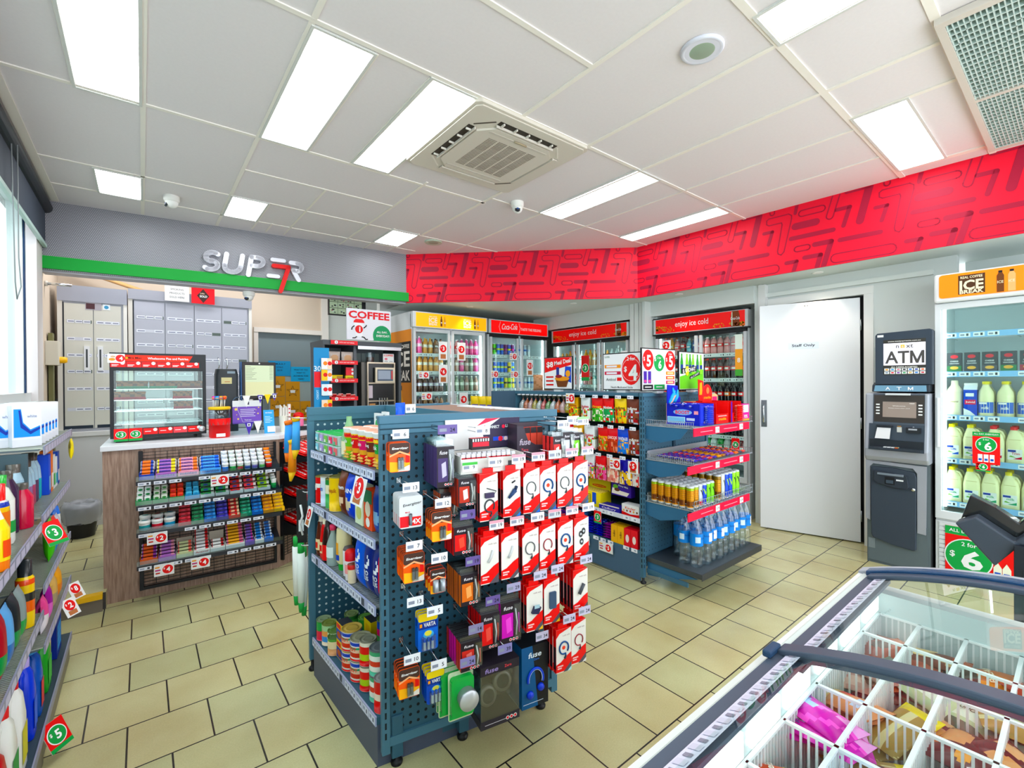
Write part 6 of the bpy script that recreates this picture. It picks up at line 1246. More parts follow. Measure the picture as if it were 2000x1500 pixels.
# ---------------------------------------------------------------- gondola with sweets, bars, cans and water
def pegs(b, x0, z0, x1, z1, y, pitch=.03, r=.0045, m=None, n=6):
 m = m or mat('#10181e', .6); nx, nz = int((x1-x0)/pitch), int((z1-z0)/pitch)
 for i in range(nx+1):
  for j in range(nz+1): b.df(x0+i*pitch, z0+j*pitch, r, y, m, n=n)
def price_tag(b, x, z, y, w=.05, h=.028, price='4', tint='#f0f2fa', band=None):
 b.box(x-w/2, y, z-h/2, x+w/2, y+.0015, z+h/2, mat(tint, .3))
 if band: b.rf(x-w/2, z+h*.2, x+w/2, z+h/2, y-.0004, band)
 b.rf(x-w*.42, z-h*.22, x-w*.05, z+h*.12, y-.0004, '#8d93a4'); b.tf(price, x+w*.25, z-h*.05, h*.42, y-.0005, '#1c1e2a')
def build_gondola_b():
 g = empty('confectionery_gondola', (2.87, 2.05, 0), 0, 'blue-grey steel gondola with sweets on the left side and water on the end', 'gondola'); nv, nd = NAVY, mat('#47617a', .45)
 dk = mat('#2c4658', .5)
 b = MB(); b.box(0, 0, .05, .03, .03, 1.405, nv); b.box(.90, 0, .05, .93, .03, 1.405, nv); b.box(.40, .0, .02, .43, .03, 1.4, dk)
 sl = mat('#0d1317', .6)
 for z in range(32): b.rf(.006, .12+z*.04, .014, .145+z*.04, -.0006, sl); b.add([(-.0006, .010, .12+z*.04), (-.0006, .018, .12+z*.04), (-.0006, .018, .145+z*.04), (-.0006, .010, .145+z*.04)], [(0, 3, 2, 1)], sl)
 b.obj('upright', g)
 b = MB(); b.box(.03, .012, .12, .90, .022, 1.40, mat('#46687c', .45)); pegs(b, .05, .15, .89, 1.37, .0112, .04, .0042); b.box(-.005, -.004, 1.385, .94, .034, 1.41, nv); b.obj('end_pegboard', g)
 for x in (.02, .91): b = MB(); b.lathe([(.02, 0), (.022, .012), (.01, .018), (.008, .06)], BLACK, 16, c=(x, .015)); b.obj('levelling_foot', g)
 b = MB(); b.box(0, .03, 0.02, .012, 1.5, .225, nd); b.box(0, .03, .225, .40, 1.5, .24, nv); b.box(.04, -.33, .08, .05, 0, .11, nv); b.obj('plinth', g)
 b = MB(); b.box(.36, .03, .2, .372, 1.5, 1.40, mat('#16262f', .5)); b.box(-.005, .03, 1.385, .40, 1.52, 1.412, nv); b.box(.39, .03, .2, .41, 1.52, 1.40, nv); b.obj('spine_board', g)
 b = MB(); b.box(-.28, 1.48, 1.0, .0, 1.50, 1.415, mat('#3e5568', .45)); b.box(-.0, 1.48, .1, .9, 1.51, 1.41, nv); b.obj('far_end_panel', g)
 b = MB(); b.box(.0, .03, .458, .36, 1.5, .47, nv); b.box(-.004, .03, .445, .0, 1.5, .48, '#d6dbe6'); b.obj('box_shelf', g)
 b = MB()
 for zc, n in ((.462, 12), (.232, 12)):
  for i in range(n):
   if i % 4 == 2: continue
   y = .05+i*.075; b.add([(-.0046, y, zc-.014), (-.0046, y+.055, zc-.014), (-.0046, y+.055, zc+.014), (-.0046, y, zc+.014)], [(0, 3, 2, 1)], '#eef0f8'); b.add([(-.005, y+.01, zc-.006), (-.005, y+.03, zc-.006), (-.005, y+.03, zc+.006), (-.005, y+.01, zc+.006)], [(0, 3, 2, 1)], '#9aa2b4')
 b.obj('price_labels', g)
 # brackets, shelves and red strips on the end
 for z, s_ in ((1.185, 1), (.935, 1), (.625, 1)):
  for x in (.035, .885): b = MB(); b.xpr([(0, z-.012), (0, z-.11), (-.12, z-.13), (-.28, z-.09), (-.34, z-.02), (-.37, z-.012)], x, x+.01, mat('#3c6a8c', .4)); b.obj('bracket', g)
  b = MB(); wc = mat('#c9d0d6', .25, .6)
  for i in range(40): b.box(.04+i*.0215, -.38, z-.004, .042+i*.0215, 0, z-.001, wc)
  for y in (-.38, -.25, -.12, -.01): b.box(.03, y-.003, z-.010, .90, y+.001, z-.004, wc)
  for x in (.034, .896): b.box(x-.003, -.385, z-.014, x+.003, 0, z-.008, wc); b.box(x-.002, -.385, z+.03, x+.002, 0, z+.033, wc); [b.box(x-.0008, -.38+i*.016, z-.01, x+.0008, -.378+i*.016, z+.032, wc) for i in range(24)]
  if s_ and z < .7:
   for k in (.028, .055): b.box(.03, -.386, z+k, .90, -.383, z+k+.002, wc)
   for i in range(28): b.box(.03+i*.032, -.386, z-.01, .032+i*.032, -.383, z+.056, wc)
  b.box(.04, -.012, z, .89, -.008, z+.05, wc) if z < 1 else None
  b.obj('wire_shelf', g)
  b = MB(); b.box(.015 if z > 1 else -.06, -.395, z-.062, .82, -.389, z-.008, mat('#ea3350', .35))
  for x in (.30, .66): b.rf(x, z-.056, x+.055, z-.014, -.3956, WHITE); b.tf('2.75', x+.03, z-.035, .014, -.396, '#222222', .04)
  b.rf(.1, z-.038, .26, z-.033, -.3956, '#f4a0ae'); b.rf(.42, z-.038, .62, z-.033, -.3956, '#f4a0ae'); b.obj('red_strip', g)
 b = MB(); b.box(.04, -.43, .165, .94, 0, .2, mat('#4a4f55', .3, .5)); b.box(.04, -.434, .155, .94, -.43, .2, mat('#3a3e44', .35, .4)); b.xpr([(0, .165), (0, .06), (-.15, .08), (-.4, .155)], .05, .06, mat('#3c6a8c', .4)); b.obj('water_shelf', g, bevel=.002)
 G = lambda x, y: (2.87+x, 2.05+y)
 # hanging bags on the left side -----------------------------------------
 def leaf(top, low, spots, logo, lc, tcol, k=.55):
  T, Lw = mat(top, .35), mat(low, .35); sp = [mat(c, .35) for c in spots]; rnd = random.Random(hash_(top+low)); D = {}
  def fn(u, v):
   if v > k: return T
   q = (int(u*9), int(v*12))
   if q not in D: D[q] = rnd.choice(sp+[Lw, Lw])
   return D[q]
  tx = [(logo, .5, .62, .022, .085, mat(tcol))] if logo else []
  if lc: tx.append(('O', .5, .82, .001, .001, mat(lc)))
  return pouch(.115, .19, .022, fn, tx, 12, 16)
 kinds = {
      'snake': ('#e6ecee', '#dfe8e0', ['#c82838', '#58a848', '#e8e8e8', '#f0a040'], 'Snakes', None, '#d01c40', 'white bag of sweets with red lettering'),
      'frog': ('#e01c30', '#3fae30', ['#6ac83a', '#2c8a28', '#e8e4d0'], 'Frogs', None, '#f4d020', 'red bag of sweets with green frog print'),
      'redg': ('#e4142c', '#1f9a50', ['#f2f2ee', '#e4142c', '#28a058'], 'Minties', None, '#f2f2f2', 'red and green bag of sweets'),
      'yel': ('#f2cc10', '#f0c80c', ['#f2cc10', '#e8a010', '#d83020', '#4aa040'], 'm&ms', None, '#4a2a14', 'bright yellow bag of chocolate sweets'),
      'brn': ('#6e3524', '#8a4a30', ['#5a2a1c', '#c8d0e0', '#b02a30'], 'm&ms', None, '#f0ece4', 'brown bag of chocolate sweets'),
      'amb': ('#f0b418', '#e88a20', ['#6ab040', '#c83a28', '#f2d040'], 'Jubes', None, '#c01c28', 'amber bag of sweets'),
      'bear': ('#de1c2c', '#e86a28', ['#8a4a20', '#f0c8a0', '#7ab03a', '#e83a28'], 'Bears', None, '#f4d020', 'red bag of sweets with brown bear print'),
      'chi': ('#e01c38', '#c84a30', ['#a83a24', '#e89070', '#c82830'], 'CHICOS', None, '#f2e8dc', 'red bag with pale name panel'),
      'fan': ('#1c50c8', '#2a7ae0', ['#c88a5a', '#3a90e8', '#f0c060'], 'FANTALES', None, '#ffffff', 'blue bag of caramels'),
      'pty': ('#e4e6ea', '#e0d8e4', ['#d83a8a', '#f0a030', '#58b048', '#e04040', '#8a50b8'], 'Party Mix', None, '#e0206a', 'white bag of mixed sweets'),
      'sour': ('#e42838', '#e85a98', ['#f080b0', '#70b83a', '#c82038'], 'Sherbies', None, '#f2f6ee', 'red and pink bag with green panel'),
      'pink': ('#e8a090', '#e4887c', ['#f0c0a8', '#d86a60', '#f2e0d0'], 'Freckles', None, '#c02038', 'salmon pink bag of sweets'),
      'choc': ('#2a28a8', '#e8b820', ['#f0dca0', '#2a28a8', '#f4f0e0', '#e8b820'], None, None, '#ffffff', 'blue and gold chocolate bag'),
      'rbar': ('#e02838', '#e8e4e0', ['#e02838', '#f0ece8'], None, None, '#ffffff', 'red and white bag at the post')}
 M_ = {k: leaf(*v[:6]).mesh('sweets_bag') for k, v in kinds.items()}
 rows = [(1.36, .185, (('brn', .10, 2), ('yel', .215, 4), ('redg', .335, 2), ('frog', .445, 3), ('snake', .58, 3), ('amb', .72, 3))),
   (1.125, .185, (('brn', .08, 2), ('fan', .185, 3), ('chi', .29, 2), ('bear', .39, 3), ('snake', .53, 3), ('amb', .66, 2), ('redg', .78, 2))),
   (.895, .19, (('rbar', .06, 1), ('choc', .175, 2), ('pink', .30, 2), ('sour', .415, 2), ('pty', .53, 3), ('amb', .655, 2), ('frog', .77, 2)))]
 RN = ('top', 'second', 'third')
 for ri, (zt, h, items) in enumerate(rows):
  for i, (k, y, n) in enumerate(items):
   t = empty('display_hook', (2.87, 2.05+y, zt), R(-90), 'wire hook with price tag, %s from the post, %s row of sweets' % (onum(i), RN[ri]), 'hook', 'hooks on the sweets gondola')
   b = MB(); b.tube([(0, .36, .004), (0, .0, .004), (0, -.012, .012)], .0025, CHROME, 5); b.obj('wire', t); b = MB(); price_tag(b, 0, .018, -.014, .055, .026, '4'); b.obj('price_tag', t)
   for j in range(n):
    o = inst(M_[k], 'sweets_bag', (2.87+.02+j*.032, 2.05+y+random.uniform(-.006, .006)+(.006*j), zt-h-.0), R(-90), '%s, %s from front, hook %s of %s row' % (kinds[k][6], onum(j), ('one', 'two', 'three', 'four', 'five', 'six', 'seven')[i], RN[ri]), 'sweets', 'hanging bags of sweets')
    o.rotation_euler = (0, random.uniform(-.03, .03), R(-90)+random.uniform(-.08, .08))
 # clear bags further along
 cb = []
 for c in ('#c8b040', '#e86060', '#e4e6ea', '#e8b8b8', '#d8dcd8', '#5aa048', '#e07030'):
  b = MB(); b.lathe([(.0, 0), (.03, .006), (.042, .035), (.036, .07), (.01, .105)], mat(c, .3, alpha=.75), 10); b.lathe([(.010, .105), (.006, .115, '#d84a28'), (.006, .122, '#d84a28')], mat('#d84a28'), 8); b.lathe([(.045, .03), (.04, .075), (.009, .11), (.02, .135), (.03, .16)], FILM, 10); cb.append(b.mesh('clear_bag'))
 for i in range(11):
  y = .80+i*.062; inst(cb[i*3 % 7], 'lolly_bag', (2.87+.05, 2.05+y, 1.22), 0, 'small clear twist-tied lolly bag, %s along from the amber bag' % onum(i), 'sweets', 'clear twist-tied lolly bags')
  t = empty('display_hook', (2.87, 2.05+y, 1.375), R(-90), 'wire hook with price tag above the clear lolly bags, %s along' % onum(i), 'hook', 'hooks on the sweets gondola'); b = MB(); b.tube([(0, .36, .0), (0, 0, 0)], .0025, CHROME, 5); b.obj('wire', t); b = MB(); price_tag(b, 0, .01, -.004, .045, .024, '4'); b.obj('price_tag', t)
 for y, z, w, h, p, l in ((.72, 1.40, .10, .085, '5', 'tilted five dollar ticket over the amber sweets bags'), (.245, .90, .10, .08, '4', 'white four dollar ticket above the blue and gold bag'), (.075, .90, .09, .09, '5', 'white ticket with red dot beside the gondola post'), (.34, .225, .14, .075, '5', 'five dollar ticket hanging on the chocolate shelf edge'), (.56, .23, .10, .075, '5', 'five dollar ticket further from the post on chocolate shelf edge')):
  ticket('price_ticket', (2.852, 2.05+y, z), R(-90), w, h, l, 'red', p)
 for y, l in ((.70, 'green three dollar ticket hanging further from the gondola post'), (.43, 'green three dollar ticket hanging nearest the gondola post')): ticket('price_ticket', (2.862, 2.05+y, .455), R(-90), .075, .10, l, 'green', '3')
 # box shelf
 def boxth(nm, x, y, z, w, d, h, body, lab, deco=None, cat='box'):
  b = MB(); body(b, w, d, h); return tag(b.obj(nm, loc=(2.87+x, 2.05+y, z), rz=R(-90)), lab, cat)
 def lolly(b, w, d, h):
  y_ = mat('#f2dc14', .4); b.box(-w/2, 0, 0, w/2, d, h*.5, y_); b.rf(-w*.36, h*.12, w*.1, h*.42, -.001, '#9a8a20')
  for i in range(5): b.rf(-w*.34, h*.14+i*h*.055, w*.08, h*.165+i*h*.055, -.0016, '#f6e66a')
  b.rf(w*.16, h*.1, w*.32, h*.5, -.001, '#1c5ad0'); b.df(-w*.15, h*.06, w*.2, -.0014, '#e8602a', rz=h*.035); b.slab([(-w*.42, h*.48), (w*.5, h*.48), (w*.5, h*.85), (w*.36, h*.95), (w*.34, h*1.1), (-w*.2, h*1.1), (-w*.22, h*.95), (-w*.42, h*.8)], d-.004, d, y_)
  b.df(w*.05, h*.92, w*.13, d-.0046, '#3f9a38', rz=h*.07); b.df(w*.05, h*.88, w*.07, d-.005, '#e8c0a0', rz=h*.05); b.df(w*.03, h*.62, w*.3, d-.0046, '#e8602a', rz=h*.055); b.tf('Chupa Chups', w*.03, h*.62, h*.05, d-.0052, '#f8e040', w*.44)
  for i in range(4): b.box(-w*.46, .01+i*.03, h*.5, w*.46, .03+i*.03, h*.53, '#ecd46a')
 boxth('sweets_box', .03, .56, .471, .26, .13, .23, lolly, 'open yellow lolly box with raised printed back card')
 def nut(b, w, d, h):
  b.slab([(-w*.5, 0), (w*.5, 0), (w*.5, h*.7), (w*.42, h), (w*.0, h*.9), (-w*.48, h*.95)], .0, d, '#3c2490'); b.pf([(-w*.48, h*.1), (w*.3, h*.05), (w*.42, h*.3), (0, h*.35), (-w*.44, h*.5)], -.001, '#ece4d8'); b.df(-w*.28, h*.6, w*.13, -.0012, '#6ab038', rz=h*.14); b.df(-w*.2, h*.4, w*.14, -.0014, '#5a3020', rz=h*.12); b.tf('Dairy Milk', w*.12, h*.66, h*.14, -.0016, WHITE, w*.5, rot=-.1)
 boxth('chocolate_box', .05, .24, .60, .19, .05, .115, nut, 'purple fruit chocolate card standing behind the white and red box')
 def kin(b, w, d, h):
  b.box(-w/2, 0, 0, w/2, d, h, {'*': WHITE}); b.pf([(-w/2, 0), (w/2, 0), (w/2, h*.3), (0, h*.18), (-w/2, h*.35)], -.001, RED); b.tf('Kinder', 0, h*.7, h*.22, -.001, '#e0602a', w*.6)
  for i in range(5): b.df(-w*.38+i*w*.19, h*.45, h*.1, -.0012, ('#e8b060', '#7a4a2a', '#d83a3a')[i % 3], n=8)
 boxth('chocolate_box', .02, .13, .471, .16, .08, .085, kin, 'white and red chocolate box at the right end of the box shelf')
 def purp(b, w, d, h): b.box(-w/2, 0, 0, w/2, d, h*.35, '#2e2a9a'); b.tf('Cadbury', 0, h*.17, h*.2, -.001, '#f0e4f4', w*.7, shear=.2); b.box(-w/2, 0, h*.35, w/2, .002, h*.42, '#e8dcc8')
 boxth('chocolate_box', .01, .33, .471, .20, .10, .11, purp, 'low purple chocolate tray beside the yellow lolly box')
 blk = MB(); blk.box(-.035, 0, 0, .035, .075, .02, '#2f2fa8'); blk.rf(-.03, .004, .03, .016, -.0006, '#5a50d0'); bm = blk.mesh('boxed_bar')
 for i in range(6):
  for j in range(4): inst(bm, 'chocolate_bar', (2.87+.02, 2.05+.75+i*.073, .471+j*.021), R(-90), 'violet boxed bar, %s stack past the yellow box, %s up' % (onum(i), onum(j)), 'chocolate', 'violet boxed bars on the box shelf')
 # bottom shelf chocolate blocks
 cols = (('#e02a3c', 'red chocolate box'), ('#e02a3c', 'red chocolate box'), ('#eab010', 'orange-yellow chocolate box'), ('#eab010', 'orange-yellow chocolate box'), ('#8a2a8a', 'magenta chocolate block'), ('#2a2ab8', 'royal blue chocolate block'), ('#3034c0', 'deep blue chocolate block'), ('#3a8ad8', 'light blue chocolate block'), ('#2a58c8', 'blue chocolate block'), ('#5a2a90', 'purple chocolate block'), ('#2a2ab8', 'dark blue chocolate block'), ('#6a3020', 'brown chocolate block'))
 y = .055
 for i, (c, nm) in enumerate(cols):
  if i < 4:
   b = MB(); b.box(-.03, 0, 0, .03, .10, .135, mat(c, .4))
   if i < 2: b.df(-.0, .06, .016, -.001, '#f2e0dc', rz=.03)
   else: b.tf('m&m', 0, .07, .02, -.001, '#4a2a14', .05, rot=R(90))
   inst(b.mesh('chocolate_box'), 'chocolate_box', (2.875, 2.05+y+.03, .241), R(-90), '%s, %s from the post on the bottom shelf' % (nm, onum(i)), 'box', 'upright chocolate boxes'); y += .063
  else:
   pk = pouch(.09, .13, .02, lambda u, v, c=c: mat(c, .25, coat=.4) if (u+v*.6) % .35 > .07 else mat('#7ab8f0' if 'blue' in nm else '#d88ad8', .3), (), 6, 8).mesh('chocolate_block')
   for j in range(6 if i != 7 else 8):
    o = inst(pk, 'chocolate_block', (0, 0, 0), 0, '%s, %s up, stack %s from the post, bottom shelf' % (nm, onum(j), onum(i)), 'chocolate', 'stacked chocolate blocks on the bottom shelf')
    o.matrix_world = Matrix.Translation((2.89, 2.05+y+.05, .252+j*.0205)) @ Matrix.Rotation(R(-90)+random.uniform(-.1, .1), 4, 'Z') @ Matrix.Rotation(R(-90), 4, 'X')
   y += .1
 # chocolate display boxes on the end
 def dbox(nm, x, w, h, d, c, lab, deco, front=.45):
  b = MB(); cm = mat(c, .4); b.box(0, 0, 0, w, .003, h*front, cm); b.box(0, 0, 0, .003, d, h, cm); b.box(w-.003, 0, 0, w, d, h, cm); b.box(0, d-.003, 0, w, d, h, '#c89a70'); b.box(0, 0, 0, w, d, .002, cm); deco(b, w, h, d)
  return tag(b.obj(nm, loc=(2.87+x, 2.05-.372, 1.186)), lab, 'box', 'chocolate display boxes on the end shelf')
 def boost(b, w, h, d):
  m = mat('#2430b8', .4); m2 = mat('#3a48d0', .4); b.X = Matrix.Rotation(R(-90), 4, 'Z')
  b.tf('BOOST', -d*.5, h*.60, h*.17, -.002, '#e8405a', d*.42, bold=.03); b.df(-d*.5, h*.60, d*.28, -.001, '#8ab8f0', rz=h*.14); b.rf(-d*.96, h*.08, -d*.42, h*.38, -.001, '#bfe6fa'); b.rf(-d*.94, h*.11, -d*.44, h*.35, -.002, '#88c4ec'); b.rf(-d*.38, h*.22, -d*.14, h*.34, -.001, '#c8d4f4'); b.rf(-d*.16, h*.52, -d*.04, h*.68, -.001, '#f0a0b0')
  b.X = None; b.rf(w*.08, h*.12, w*.92, h*.9, -.001, m2); b.tf('BOOST', w*.5, h*.14, h*.09, -.004, '#f0c8d0', w*.5)
  b.slab([(0, h), (w*.9, h), (w*.9, h*1.25), (w*.75, h*1.4), (w*.72, h*1.85), (w*.02, h*1.9), (0, h*1.5)], d-.010, d-.004, m)
  for P in ([(w*.1, h*1.0), (w*.3, h*1.35), (w*.5, h*1.6)], [(w*.3, h*1.05), (w*.42, h*1.4), (w*.34, h*1.75)], [(w*.45, h*1.05), (w*.6, h*1.3), (w*.68, h*1.65)]): b.tube([(x, d-.014, z) for x, z in P], [.012, .016, .006], mat('#48b0f0', .4), 6)
  b.tube([(w*.1, d-.02, h*.95), (w*.45, d-.02, h*1.4)], .01, mat('#e8b090', .5), 6)
 dbox('chocolate_display_box', .13, .19, .15, .26, '#2430b8', 'open royal blue chocolate bar box with tall back card, first on the shelf', boost, .98)
 def crun(b, w, h, d): b.tf('crunchie', w*.5, h*.22, h*.13, -.001, '#f0b818', w*.6, bold=.02); b.rf(w*.15, h*.33, w*.85, h*.38, -.001, '#f8a0a0'); b.slab([(w*.0, h), (w*.75, h), (w*.78, h*1.35)]+[(w*.39+w*.39*math.cos(R(a)), h*1.35+h*.5*math.sin(R(a))) for a in range(15, 180, 15)]+[(0, h*1.35)], d*.4, d*.4+.003, RED); b.tf('crunchie', w*.38, h*1.22, h*.13, d*.4-.001, '#f0b818', w*.55); b.df(w*.42, h*1.55, w*.12, d*.4-.001, '#f08050', rz=h*.16)
 dbox('chocolate_display_box', .355, .18, .155, .26, '#e0182c', 'emptied red chocolate box with rounded back card, second on the shelf', crun)
 def kk(b, w, h, d): b.rf(0, .0, w*.12, h, -.001, '#5a28a0'); b.tf('flake', w*.55, h*.22, h*.12, -.001, '#f0b818', w*.5); b.slab([(w*.0, h), (w*.5, h), (w*.45, h*2.0), (-w*.05, h*2.1)], d-.004, d, '#e83020'); b.pf([(w*.05, h*1.3), (w*.35, h*1.3), (w*.3, h*1.95), (w*.1, h*1.9)], d-.0046, '#f0b040')
 dbox('chocolate_display_box', .575, .16, .155, .26, '#d81c2c', 'red and purple chocolate bar box, third on the shelf', kk)
 def pk_(b, w, h, d): b.rf(w*.1, h*.5, w*.9, h*.95, -.001, '#dcd8dc'); b.tf('90%', w*.5, h*.26, h*.2, -.001, WHITE, w*.5); b.rf(0, 0, w, h*.12, -.001, '#c8a048'); b.slab([(-w*.2, h), (w*.7, h), (w*.7, h*1.5), (w*.3, h*1.62), (-w*.2, h*1.5)], d-.004, d, '#e0bf8c'); b.rf(-w*.08, h*1.15, w*.58, h*1.42, d-.0046, '#e0387a')
 dbox('chocolate_display_box', .755, .115, .13, .24, '#e0289a', 'pink protein bar box with kraft back card, fourth on the shelf', pk_, 1)
 bars = {}
 def bar(c1, c2, L=.15):
  k = (c1, c2, L)
  if k not in bars: bars[k] = pouch(L, .032, .02, lambda u, v: mat(c2, .3) if (int(u*12) % 3 == 1 and .2 < v < .8) else mat(c1, .25), (), 12, 4, False).mesh('chocolate_bar')
  return bars[k]
 def laybar(me, x, y, z, rz, lab, grp):
  o = inst(me, 'chocolate_bar', (0, 0, 0), 0, lab, 'chocolate', grp); o.matrix_world = Matrix.Translation((2.87+x, 2.05+y, z)) @ Matrix.Rotation(rz, 4, 'Z') @ Matrix.Rotation(R(-90), 4, 'X') @ Matrix.Translation((0, 0, -.016))
 for j in range(9): laybar(bar('#3848c8', '#c8d8f8', .10), .13+.095, -.386, 1.205+j*.0135, random.uniform(-.1, .1), 'blue bar in the open blue box, %s from the bottom at front' % onum(j), 'bars in the blue display box')
 for j in range(4):
  for i in range(3): laybar(bar('#2c3cc0', '#e0e8f8', .12), .165+i*.055, -.30+j*.045, 1.318+.01*((i+j) % 2), random.uniform(-.5, .5), 'loose blue bar heaped in the blue box, %s across, %s row' % (onum(i), onum(j)), 'bars in the blue display box')
 for j in range(8): laybar(bar('#d82a30', '#e8a080', .11), .67, -.386, 1.20+j*.015, random.uniform(-.08, .08), 'red bar in the third display box, %s from the bottom' % onum(j), 'bars in the red display box')
 # second shelf of bars lying in files
 spec = ((.02, '#3a38a8', '#e8b030', 'blue and gold'), (.085, '#4038a0', '#e04a5a', 'blue and red'), (.15, '#3c3a9c', '#d83a4a', 'navy and red'), (.215, '#d8404a', '#f0c8c8', 'red and white'), (.28, '#4430a0', '#e0a0a8', 'violet and rose'), (.34, '#e8a028', '#c86a18', 'golden'), (.40, '#b06a20', '#e8c070', 'caramel brown'), (.465, '#5a2a98', '#d8b040', 'purple and gold'), (.53, '#8a3aa8', '#c8a0d8', 'lilac'), (.60, '#f0701c', '#e83a28', 'orange'), (.66, '#2a1c50', '#e8a030', 'dark violet'), (.72, '#d82030', '#f0a060', 'scarlet'))
 for i, (x, a, c, nm) in enumerate(spec):
  me = bar(a, c, .06) if i < 5 else bar(a, c, .062)
  for j in range(7):
   for l in range(1): laybar(me, .07+x, -.355+j*.045, .948+l*.013+j*.001, random.uniform(-.12, .12), '%s bar, %s file from left, %s from front, middle end shelf' % (nm, onum(i), onum(j)), 'bars lying on the middle end shelf')
 # energy drink cans
 def vcan(c, top, letter='#10140c', grid=None, h=.158, band=None):
  def art(b):
   if grid:
    for k in range(7):
     for a in range(-170, 180, 34): wrapf(b, r, 0, h*.38+k*.013, h*.38+k*.013+.003, a, a+30, grid, .0005, 3)
   b.tf('V', 0, 0, .0001, 0, letter) if False else None
   for a0 in (0, 180): wraptext(b, 'V', r, h*.62, h*.26, letter, r*1.5, R(0)+a0, .0012) if not grid else None
   if grid: wrapf(b, r, 0, h*.12, h*.35, -180, 180, mat('#5a2a14'), .0006, 12); wrapf(b, r, 0, h*.28, h*.5, 35, 95, mat('#8ad02c'), .0012)
  r = .0255; m = mat(c, .2, .35); return can(r, h, [(0, mat(band, .3) if band else m), (h*.25, m), (h*.8, mat(top, .25, .3) if top else m)], art=art)
 V = {'o': vcan('#e8a018', '#a8d030', grid=mat('#7a4a10')).mesh('drink_can'), 'g': vcan('#78d028', None).mesh('drink_can'), 's': vcan('#c8d0d8', '#b0b8c0', '#202428', band='#c8304a').mesh('drink_can'), 'b': vcan('#2a4ac8', None, '#a8e030').mesh('drink_can'), 'n': vcan('#58b030', '#3a8a20').mesh('drink_can'),
         'G': vcan('#8ad82c', None, h=.19).mesh('tall_drink_can'), 'B': vcan('#2850c8', None, '#a8e030', h=.19).mesh('tall_drink_can'), 'O': vcan('#e0a020', '#8a6a1c', grid=mat('#7a4a10'), h=.19).mesh('tall_drink_can'), 'S': vcan('#c8d0d4', None, '#303438', h=.19, band='#b0b8bc').mesh('tall_drink_can')}
 VN = {'o': 'orange pineapple-print can', 'g': 'lime green can', 's': 'silver can', 'b': 'blue can with lime letter', 'n': 'mid green can', 'G': 'tall lime green can', 'B': 'tall blue can', 'O': 'tall orange pineapple-print can', 'S': 'tall silver can'}
 pat = ['oosbgg', 'oosbbg', 'oonsbg', 'oonnbg', 'oonnng', 'oongng']
 for r_ in range(6):
  for c_ in range(6):
   k = pat[r_][c_]; x = .045+c_*.0535; y = -.35+r_*.056
   inst(V[k], 'drink_can', (2.87+x, 2.05+y, .626), random.uniform(-.4, .4), '%s, %s from left, %s row from front, left group of cans' % (VN[k], onum(c_), onum(r_)), 'can', 'cans on the red-edged can shelf')
 pat2 = ['OSBBGG', 'OSBBGG', 'OOSBGG', 'OOSBGG', 'OOOSBG']
 for r_ in range(5):
  for c_ in range(6):
   k = pat2[r_][c_]; x = .41+c_*.0565; y = -.35+r_*.058
   inst(V[k], 'drink_can', (2.87+x, 2.05+y, .626), random.uniform(-.3, .3), '%s, %s from left, %s row from front, right group of cans' % (VN[k], onum(c_), onum(r_)), 'can', 'cans on the red-edged can shelf')
 # water bottles
 b = MB(); r = .044
 prof = [(.034, 0), (.042, .008), (.044, .03), (.040, .045), (.044, .06), (.040, .075), (.044, .09), (.038, .12), (.036, .135), (.043, .16), (.044, .235), (.040, .265), (.028, .30), (.014, .325), (.013, .335)]
 b.lathe(prof, WATER, 16); b.lathe([(.017, .33), (.0175, .333), (.0175, .352), (.014, .356), (0, .356)], mat('#4aa8e0', .4), 14)
 b.lathe([(.0446, .15), (.0448, .235)], mat('#2f86d8', .3), 16); wrapf(b, .0448, 0, .165, .225, 20, 85, WHITE, .001); wrapf(b, .0448, 0, .175, .215, -75, -30, '#d4e8f6', .001); wraptext(b, 'Mount Franklin', .0448, .205, .012, '#2a5aa8', .036, R(50), .002)
 wm = b.mesh('water_bottle')
 xs = [(.155, -.33), (.255, -.34), (.34, -.33), (.43, -.34), (.52, -.33), (.61, -.335), (.70, -.33), (.79, -.335), (.88, -.33), (.16, -.235), (.265, -.24), (.36, -.235), (.455, -.24), (.55, -.235), (.645, -.24), (.74, -.235), (.835, -.24), (.255, -.14), (.36, -.14), (.46, -.14), (.56, -.14)]
 for i, (x, y) in enumerate(xs):
  row = 'front' if i < 9 else ('second' if i < 17 else 'third'); k = i if i < 9 else (i-9 if i < 17 else i-17)
  inst(wm, 'water_bottle', (2.87+x, 2.05+y, .201), random.uniform(-.9, .4), 'clear water bottle with blue label, %s from left in the %s row' % (onum(k), row), 'bottle', 'water bottles on the bottom end shelf')
 # posters standing on top
 def poster(loc, rz, w, h, lab, deco):
  t = empty('poster_stand', loc, rz, lab, 'poster'); b = MB(); b.box(-w/2, 0, 0, w/2, .012, h, BLACK); b.obj('frame', t, bevel=.002); b = MB(); b.rf(-w/2+.008, .008, w/2-.008, h-.008, -.001, '#eceef2'); deco(b, w, h); b.obj('print', t)
  b = MB(); b.box(-.04, -.01, -.018, .04, .03, 0, '#c9ced2'); b.obj('clip', t)
